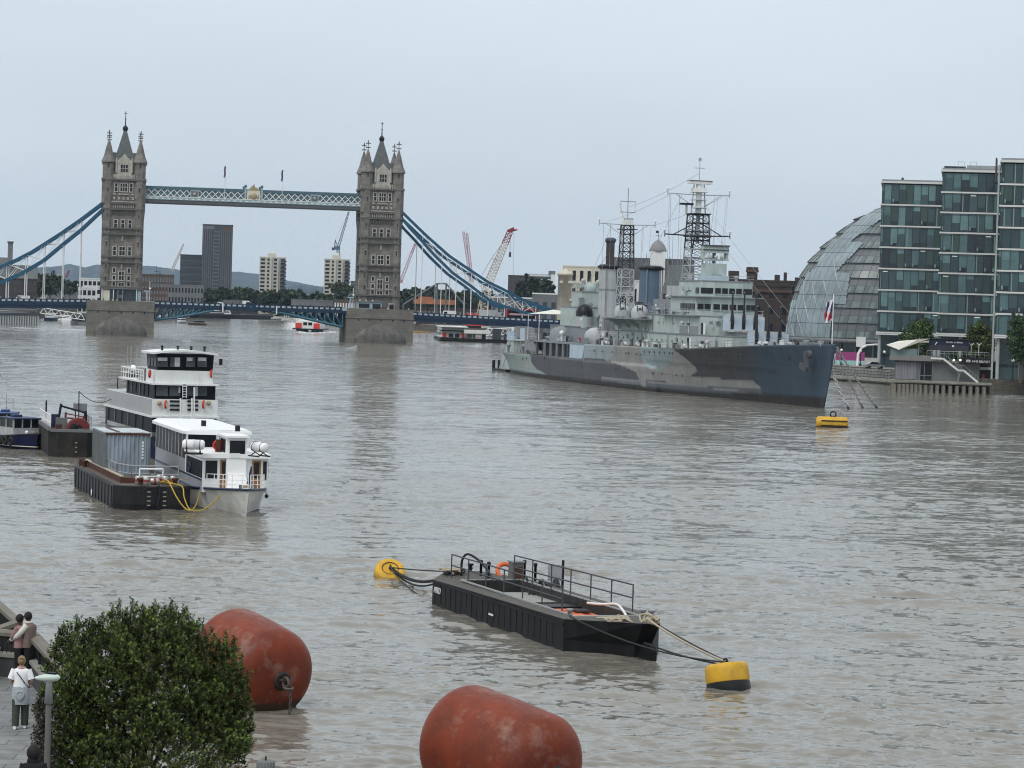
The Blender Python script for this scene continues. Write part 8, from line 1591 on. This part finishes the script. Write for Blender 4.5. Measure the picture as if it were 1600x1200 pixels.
# ------------------------------------------------------------ lamp
p=WD(76,1100,51); t=T('street_lamp','grey post top street lamp with flat pale green head in front of the bush','street lamp',(p.x,p.y,PZ)); hz0=WD(72,1064,51).z-PZ
m=MB(); m.lathe([(.075,0),(.062,.6),(.055,hz0-.42)],(0,0,0),mat('lamp_post_grey',(.13,.125,.115),.5,var=.1),14); m.build('post',t)
m=MB(); m.lathe([(.05,hz0-.42),(.085,hz0-.42),(.06,hz0-.05),(.075,hz0)],(0,0,0),metal,12); m.build('neck',t)
lh=mat('lamp_head_pale',(.50,.58,.53),.3,var=.05); m=MB(); R=[]
for k,(w_,zlo,zhi) in enumerate(((-.27,.02,.05),(-.2,-.005,.075),(-.1,-.02,.10),(0,-.02,.115),(.1,-.015,.11),(.17,-.0,.095),(.2,.03,.06))):
    dd=.13*(1-abs(k-3.4)/4)**.5; R.append([(w_,-dd,(zlo+zhi)/2+hz0+.02),(w_,-dd*.6,zlo+hz0+.02),(w_,dd*.6,zlo+hz0+.02),(w_,dd,(zlo+zhi)/2+hz0+.02),(w_,dd*.6,zhi+hz0+.02),(w_,-dd*.6,zhi+hz0+.02)])
m.loft(R,lh); m.build('lamp_head',t); m=MB(); m.bx(-.03,.12,-.05,.05,hz0+.12,hz0+.17,blackm); m.build('sensor',t)
# ------------------------------------------------------------ bush
rngb=np.random.default_rng(77); Db=55.0
def bpos(px,py,D): q=WD(px,py,D); return np.array((q.x,q.y,q.z))
LOB=[(225,1075,55,125,120),(150,1060,54.6,85,90),(300,1075,55.2,88,95),(205,1010,55,80,62),(262,1002,55.2,60,58),(112,1120,54.3,55,90),(340,1115,55,52,80),(250,1180,54.4,140,90),(130,1190,54.2,70,60),(345,1060,55.4,42,55),(120,1010,54.8,34,42),(370,1150,55.2,26,50)]
shoots=[];sd=[]; leafc=[]
for (px,py,D,wx,wy) in LOB:
    c=bpos(px,py,D); rx,rz_2=wx/FPX*D,wy/FPX*D; ry=min(rx,1.5); n_=int(5200*rx*rz_2/6.0)+60
    d=rngb.normal(size=(n_,3)); d/=np.linalg.norm(d,axis=1)[:,None]; r=(rngb.random((n_,1))**.30)*(.92+.16*rngb.random((n_,1))); shoots.append(c+d*r*np.array([rx,ry,rz_2])); sd.append(d)
S=np.concatenate(shoots); Dd=np.concatenate(sd); keep=S[:,2]>PZ+.25; S=S[keep]; Dd=Dd[keep]
# a few gaps
for _ in range(75):
    q=S[rngb.integers(len(S))]; rr=rngb.uniform(.10,.24); S_=np.linalg.norm(S-q,axis=1)>rr; S=S[S_]; Dd=Dd[S_]
# upright tip shoots on the crown outline
tips=[]
for px,py in ((112,978),(122,968),(138,975),(176,948),(186,944),(205,940),(212,948),(238,952),(243,944),(268,940),(270,955),(285,960),(298,985),(95,985),(340,1005),(352,990),(366,1000),(85,1010),(160,962),(225,950),(385,1075),(390,1095),(392,1110),(75,1040),(80,1075)):
    for k in range(5): tips.append(bpos(px+rngb.normal()*1.5,py+k*5,55+rngb.normal()*.3))
tips=np.array(tips); S=np.concatenate([S,tips]); Dd=np.concatenate([Dd,np.tile([0,0,1.5],(len(tips),1))])
K=15; n_=len(S); ax=Dd*.6+np.array([0,0,.75]); ax+=rngb.normal(size=ax.shape)*.35; ax/=np.linalg.norm(ax,axis=1)[:,None]
j=np.repeat(np.arange(n_),K); tpos=np.tile(np.arange(K)/K,n_); a_=ax[j]; rnd=rngb.normal(size=(n_*K,3)); perp=np.cross(a_,rnd); perp/=np.linalg.norm(perp,axis=1)[:,None]+1e-9
base=S[j]+a_*(tpos[:,None]*.15-.06); ld=perp*.75+a_*(.35+.5*tpos[:,None]); ld/=np.linalg.norm(ld,axis=1)[:,None]; ln=.072*(.7+.5*rngb.random((n_*K,1))); bn=np.cross(ld,a_+.3*rnd); bn/=np.linalg.norm(bn,axis=1)[:,None]+1e-9; wd_=.0135
V=np.stack([base,base+ld*ln*.5+bn*wd_,base+ld*ln,base+ld*ln*.5-bn*wd_],1).reshape(-1,3); F=np.arange(len(V)).reshape(-1,4)
lf=np.sin(S[:,0]*4.1+1)*np.sin(S[:,2]*4.7+S[:,0]*2)+np.sin(S[:,2]*9+S[:,0]*7.3); sh_=((.75+.5*rngb.random(n_))*(1+.28*lf))[j][:,None]; yng=(tpos[:,None]>.6)*1.0; rn=rngb.random((n_*K,1)); C=np.where(rn<.93,np.array([[.038,.054,.018]])*(1+1.5*yng*np.array([[1.05,1,.5]])),np.array([[.07,.06,.025]]))*sh_*(.75+.5*rngb.random((n_*K,1)))
root=T('bush','large dense dark green evergreen bush in the lower left foreground','bush',(float(bpos(215,1100,Db)[0]),Db,PZ)); bl=mat('bush_leaf',(.04,.06,.02),.65,attr='tint',var=.1,scale=4,spec=.12)
npmesh('foliage',V-np.array([root.location.x,root.location.y,PZ]),F,[bl],root,col=np.c_[np.repeat(C,4,0),np.ones(len(V))])
m=MB(); rgt=random.Random(5)
for i in range(9): x=rgt.uniform(-.5,.5); m.tube((x*.3,x*.2,0),(x*1.6,rgt.uniform(-.6,.6),1.4),.05,barkm,6,.03); m.tube((x*1.6,0,1.3),(x*2.6,rgt.uniform(-.8,.8),2.9),.03,barkm,5,.012)
m.build('stems',root)
# small shrub left of the lamp
S2=[]; 
for px,py,w,h in ((68,1110,12,22),(66,1150,14,30),(72,1185,16,20),(62,1188,10,16)):
    c=bpos(px,py,53.2); d=rngb.normal(size=(230,3)); d/=np.linalg.norm(d,axis=1)[:,None]; S2.append(c+d*(rngb.random((230,1))**.4)*np.array([w/80,.2,h/80]))
S2=np.concatenate(S2); cols=np.array([[.05,.05,.035]])*(.5+1.0*rngb.random((len(S2)*6,1))); cols[rngb.random(len(cols))<.25]=(.12,.11,.09); cen=np.repeat(S2,6,0)+rngb.normal(size=(len(S2)*6,3))*.04
V,F,C=leaves(cen,.07,.28,cols,rngb); r2=T('shrub','sparse greyish shrub between the paving and the lamp post','bush',(float(bpos(68,1150,53.2)[0]),53.2,PZ)); npmesh('foliage',V-np.array([r2.location.x,53.2,PZ]),F,[leafm],r2,col=C); m=MB(); [m.tube((0,0,0),(rgt.uniform(-.15,.15),rgt.uniform(-.1,.1),1.0),.012,barkm,4) for _ in range(5)]; m.build('stems',r2)
# ================================================================== PEOPLE
def limb(m,P,R,mt,n=10,flat=1.0):
    P=[Vector(p) for p in P]; rings=[]
    for i,p in enumerate(P):
        d=(P[min(i+1,len(P)-1)]-P[max(i-1,0)]).normalized(); s=d.cross(Vector((0,1,0))); s=s.normalized() if s.length>.05 else Vector((1,0,0)); u=s.cross(d).normalized()
        rings.append([p+s*R[i]*math.cos(2*math.pi*k/n)+u*R[i]*flat*math.sin(2*math.pi*k/n) for k in range(n)])
    return m.loft(rings,mt)
def skinbody(name,joints,edges,parent,mt):
    me=bpy.data.meshes.new(name); bm=bmesh.new(); lay=bm.verts.layers.skin.verify(); vs=[bm.verts.new(j[0]) for j in joints]
    for v,j in zip(vs,joints): v[lay].radius=(j[1],j[1]*(j[2] if len(j)>2 else 1))
    vs[0][lay].use_root=True
    for a_,b_ in edges: bm.edges.new((vs[a_],vs[b_]))
    bm.to_mesh(me); bm.free(); o=bpy.data.objects.new(name,me); COL.objects.link(o); o.parent=parent
    s=o.modifiers.new('Skin','SKIN'); s.use_smooth_shade=True; u=o.modifiers.new('Sub','SUBSURF'); u.levels=u.render_levels=2
    dg=bpy.context.evaluated_depsgraph_get(); m2=bpy.data.meshes.new_from_object(o.evaluated_get(dg)); o.modifiers.clear(); o.data=m2; m2.materials.clear(); m2.materials.append(mt); return o
def hand(J,E,wi,W,dirv,side):  # adds five finger chains starting at wrist joint index wi
    W=Vector(W); d=Vector(dirv).normalized(); s=d.cross(Vector((0,1,0))); s=s.normalized() if s.length>.1 else Vector((1,0,0)); pi_=len(J); J.append((W+d*.055,.026,.55)); E.append((wi,pi_))
    for k,(o_,l_) in enumerate(((-.026,.062),(-.009,.075),(.009,.07),(.026,.055))):
        a_=len(J); b0=W+d*.09+s*o_; J.append((b0,.0095)); E.append((pi_,a_)); J.append((b0+d*l_*.6+Vector((0,.01,0)),.0085)); E.append((a_,a_+1)); J.append((b0+d*l_+Vector((0,.025,0)),.007)); E.append((a_+1,a_+2))
    a_=len(J); J.append((W+d*.05+s*.04*side,.010)); E.append((pi_,a_)); J.append((W+d*.085+s*.06*side,.008)); E.append((a_,a_+1))
def person(label,loc,face,skin,h=1.68,arms=None,legs=.0,lean=0,cat='person',grp=None,headturn=(0,0,0)):
    t=T('person',label,cat,loc,face,grp); k=h/1.72; J=[];E=[]
    def j(x,y,z,r,f=1): J.append((Vector((x*k,y*k+lean*z*.1,z*k)),r*k,f)); return len(J)-1
    pel=j(0,0,.95,.125,.8); wa=j(0,0,1.12,.115,.75); chs=j(0,0,1.32,.13,.7); nk=j(0,.01,1.46,.055); nk2=j(0,.02,1.53,.052); E+= [(pel,wa),(wa,chs),(chs,nk),(nk,nk2)]
    hc=j(headturn[0],.03+headturn[1],1.62+headturn[2],.088,1.0); hd=j(headturn[0],.03+headturn[1],1.68+headturn[2],.072); E+=[(nk2,hc),(hc,hd)]
    for s in (-1,1):
        yo=legs*s; hp=j(s*.09,0,.88,.09); kn=j(s*.10,yo*.5+.02,.49,.058); an=j(s*.10,yo-.03,.09,.038); to=j(s*.11,yo+.12,.04,.036,.7); E+=[(pel,hp),(hp,kn),(kn,an),(an,to)]
        sh0=j(s*.165,0,1.40,.055); E.append((chs,sh0)); el,wr=arms[0 if s<0 else 1]; e_=j(*el,.040); w_=j(*wr,.028); E+=[(sh0,e_),(e_,w_)]
        hand(J,E,w_,J[w_][0],(J[w_][0]-J[e_][0]),-s)
    skinbody('body',J,E,t,skin)
    m=MB(); hx,hy_,hz_=J[hc][0]; m.ball((hx,hy_+.098*k,hz_+.01),.016,skin,6,(.8,1.3,1.2)); m.bx(hx-.02,hx+.02,hy_+.08*k,hy_+.09*k,hz_-.045,hz_-.038,rust); [m.ball((hx+s*.088*k,hy_,hz_+.005),.022,skin,6,(.4,.8,1.2)) for s in (-1,1)]; m.build('face',t)
    for s in (-1,1): m=MB(); m.ball((hx+s*.03,hy_+.085*k,hz_+.03),.009,blackm,6); m.build('eye',t)
    return t,J,k,(hx,hy_,hz_)
def torso(t,k,mt,z0=.92,z1=1.46,w=1.0,name='shirt',dy=0):
    m=MB(); prof=[(z0,.185*w,.125*w),(1.02,.175*w,.125*w),(1.14,.158*w,.118*w),(1.28,.18*w,.125*w),(1.38,.195*w,.12*w),(1.43,.16*w,.095*w),(z1,.075,.07)]
    m.loft([[(a_*k*math.cos(q*math.pi/9),dy+b_*k*math.sin(q*math.pi/9),z*k) for q in range(18)] for z,a_,b_ in prof if z>=z0],mt,cap=False); m.build(name,t)
def sleeve(t,J,i0,i1,i2,mt,frac=1.0,r=.062,name='sleeve'):
    m=MB(); a_,b_,c_=J[i0][0],J[i1][0],J[i2][0]; P=[a_.lerp(b_,-.1),a_.lerp(b_,.5),a_.lerp(b_,1)]; R=[r*1.15,r,r*.85]
    if frac<1: P=[a_.lerp(b_,-.1),a_.lerp(b_,.4),a_.lerp(b_,.85)]; R=[r*1.15,r*1.15,r*1.15]
    else: P+=[b_.lerp(c_,.5),b_.lerp(c_,.98)]; R+=[r*.75,r*.62]
    limb(m,P,R,mt); m.build(name,t)
def trousers(t,k,mt,legs,wid=1.0,z0=.09):
    m=MB(); m.loft([[(a_*k*math.cos(q*math.pi/8),b_*k*math.sin(q*math.pi/8),z*k) for q in range(16)] for z,a_,b_ in ((.82,.185,.125),(.9,.19,.13),(1.02,.17,.12))],mt)
    for s in (-1,1): limb(m,[(s*.09*k,0,.88*k),(s*.095*k,legs*s*.25,.68*k),(s*.10*k,(legs*s*.5+.02)*k,.49*k),(s*.102*k,(legs*s*.8-.01)*k,.26*k),(s*.10*k,(legs*s-.02)*k,z0*k)],[.105*k,.092*k*wid,.075*k*wid,.07*k*wid,.068*k*wid],mt,12)
    m.build('trousers',t)
def shoes(t,k,legs,mt):
    for s in (-1,1): m=MB(); y=legs*s*k; m.loft([[(s*.105*k+a_*math.cos(q*math.pi/6),y+yy,max(0,.055+b_*math.sin(q*math.pi/6))) for q in range(12)] for yy,a_,b_ in ((-.09,.03,.045),(-.05,.045,.055),(.03,.048,.05),(.12,.046,.04),(.17,.02,.03))],mt); m.build('shoe',t)
SI=lambda s:(11 if s<0 else None)
armsW=[((-.25,-.03,1.16),(-.17,.16,1.02)),((.25,-.03,1.16),(.17,.16,1.02))]
# 1: woman in white T-shirt seen from behind
wp=G(31,1139); LEG=.10; t,J,k,hc=person('woman in white T-shirt with grey jumper round her waist walking away on the paving',(wp.x,wp.y,PZ),math.atan2(wp.x,-wp.y)*0+rad(4),skin_l,1.66,armsW,LEG)
wt=mat('tshirt_white',(.78,.78,.80),.9,var=.04,scale=6,bump=.2); gj=mat('jumper_grey',(.33,.36,.38),.9,var=.1,scale=8,bump=.3); gt=mat('trousers_green',(.045,.06,.045),.9,var=.15,scale=5)
torso(t,k,wt,.95,1.47,1.08,'tshirt'); trousers(t,k,gt,LEG,1.25); shoes(t,k,LEG,whitec)
idx=[i for i,q in enumerate(J) if abs(q[1]-.055*k)<1e-6 and q[0].z>1.3*k and abs(q[0].x)>.12]; 
for i in idx: sleeve(t,J,i,i+1,i+2,wt,.9,.07)
m=MB(); m.loft([[(a_*k*math.cos(q*math.pi/10)*(1+.03*math.sin(q*3)),b_*k*math.sin(q*math.pi/10)*(1+.05*math.sin(q*2.3)),z*k) for q in range(20)] for z,a_,b_ in ((.60,.205,.16),(.72,.215,.17),(.86,.215,.165),(.98,.20,.145),(1.03,.185,.135))],gj,cap=False); m.torus((0,-.17*k,.84*k),.085,.028,gj,Matrix.Rotation(rad(90),3,'X')@Matrix.Scale(1.0,3),n=14); m.ball((0,-.165*k,.80*k),.085,gj,10,(1,.35,1.5)); m.build('tied_jumper',t)
m=MB(); limb(m,[(-.15,-.0,1.44*k),(-.08,-.13*k,1.36*k),(.03,-.150*k,1.22*k),(.13,-.13*k,1.08*k),(.2,-.03,1.0*k)],[.011]*5,blackm,6); m.build('bag_strap',t)
hb_=mat('hair_blond',(.22,.15,.08),.6,var=.3,scale=25); m=MB(); hx,hy_,hz_=hc; m.ball((hx,hy_-.018,hz_+.02),.108*k,hb_,14,(.9,1,1.12)); m.ball((hx,hy_-.11,hz_+.0),.045,hb_,10); m.ball((hx,hy_-.1,hz_+.06),.03,blackm,6,(1.5,.5,.7)); m.build('hair',t)
m=MB(); m.torus((0,.005,1.47*k),.075,.028,mat('scarf_pink',(.45,.30,.27),.9,var=.3,scale=20)); m.build('scarf',t)
# 2 and 3: couple by the parapet
mauve=mat('jacket_mauve',(.30,.17,.165),.85,var=.15,scale=6,bump=.3); brownv=mat('gilet_brown',(.15,.115,.10),.85,var=.15,scale=6,bump=.3); crm=mat('sleeve_cream',(.62,.60,.55),.9,var=.06,scale=6); hairb=mat('hair_black',(.012,.01,.01),.7); trb=mat('trousers_black',(.012,.012,.014),.9)
skd=mat('skin_dark',(.07,.035,.022),.55)
q=G(36,1066); fa=rad(70); d=Vector((math.cos(fa+math.pi/2),math.sin(fa+math.pi/2)))
A_=[((-.2,.12,1.17),(-.04,.2,1.06)),((.2,.12,1.17),(.04,.2,1.06))]
t,J,k,hc=person('person in mauve pink jacket leaning back against the one in a brown gilet',(q.x-.10,q.y,PZ),fa,skd,1.72,A_,.03,headturn=(0,.02,.0))
torso(t,k,mauve,.9,1.47,1.15,'jacket'); trousers(t,k,trb,.03,1.1); shoes(t,k,.03,blackm)
for i in [i for i,q_ in enumerate(J) if abs(q_[1]-.055*k)<1e-6 and q_[0].z>1.3*k and abs(q_[0].x)>.12]: sleeve(t,J,i,i+1,i+2,mauve,1,.072)
m=MB(); m.ball((hc[0],hc[1]-.02,hc[2]+.03),.105,hairb,12,(.92,1,1.1)); m.build('hair',t)
t,J,k,hc=person('taller person in brown gilet with cream sleeves embracing the one in mauve from behind',(q.x+.17,q.y-.05,PZ),fa,skd,1.80,[((-.26,.2,1.15),(-.14,.44,1.04)),((.26,.2,1.15),(.14,.44,1.04))],.03,lean=.25,headturn=(-.0,.03,-.01))
torso(t,k,brownv,.88,1.47,1.2,'gilet',.03); trousers(t,k,trb,.03,1.15); shoes(t,k,.03,blackm)
for i in [i for i,q_ in enumerate(J) if abs(q_[1]-.055*k)<1e-6 and q_[0].z>1.3*k and abs(q_[0].x)>.12]: sleeve(t,J,i,i+1,i+2,crm,1,.078)
m=MB(); m.torus((hc[0],hc[1]-.03,1.49*k),.08,.03,crm); m.build('hood_collar',t); m=MB(); m.ball((hc[0],hc[1]-.02,hc[2]+.03),.108,hairb,12,(.92,1,1.1)); m.build('hair',t)
# 4: person in black at the very bottom edge
q=WD(52,1199,49.8); t,J,k,hc=person('person in black coat at the bottom left edge below the shrub',(q.x,q.y,PZ),rad(15),skin_l,1.70,[((-.24,-.02,1.14),(-.22,.1,.92)),((.24,-.02,1.14),(.22,.1,.92))],.04)
torso(t,k,trb,.6,1.47,1.3,'coat'); trousers(t,k,trb,.04); shoes(t,k,.04,blackm); m=MB(); m.ball((hc[0],hc[1]-.02,hc[2]+.02),.13,hairb,12,(1,1.05,1.15)); m.ball((hc[0],hc[1]-.02,hc[2]-.13),.10,trb,10,(1.2,1,.9)); m.build('hood',t)
for i in [i for i,q_ in enumerate(J) if abs(q_[1]-.055*k)<1e-6 and q_[0].z>1.3*k and abs(q_[0].x)>.12]: sleeve(t,J,i,i+1,i+2,trb,1,.075)
HAZE=2.2e-5
# ================================================================== 4e-5
hz=MB(); hz.bx(-4300,4500,-900,8900,-4,380,None) if False else None
me=bpy.data.meshes.new('haze'); x0,x1,y0,y1,z0,z1=-5200,4500,-900,9300,-4,330
me.from_pydata([(x0,y0,z0),(x1,y0,z0),(x1,y1,z0),(x0,y1,z0),(x0,y0,z1),(x1,y0,z1),(x1,y1,z1),(x0,y1,z1)],[],[(0,3,2,1),(4,5,6,7),(0,1,5,4),(1,2,6,5),(2,3,7,6),(3,0,4,7)])
hm=bpy.data.materials.new('haze_air'); hm.use_nodes=True; nt=hm.node_tree
for n in list(nt.nodes):
    if n.type=='BSDF_PRINCIPLED': nt.nodes.remove(n)
pv=nt.nodes.new('ShaderNodeVolumePrincipled'); pv.inputs['Color'].default_value=(.62,.78,1,1); pv.inputs['Density'].default_value=4e-5; pv.inputs['Anisotropy'].default_value=.2
nt.links.new(pv.outputs[0],[n for n in nt.nodes if n.type=='OUTPUT_MATERIAL'][0].inputs['Volume']); me.materials.append(hm)
ho=bpy.data.objects.new('haze',me); COL.objects.link(ho); ho['kind']='stuff'
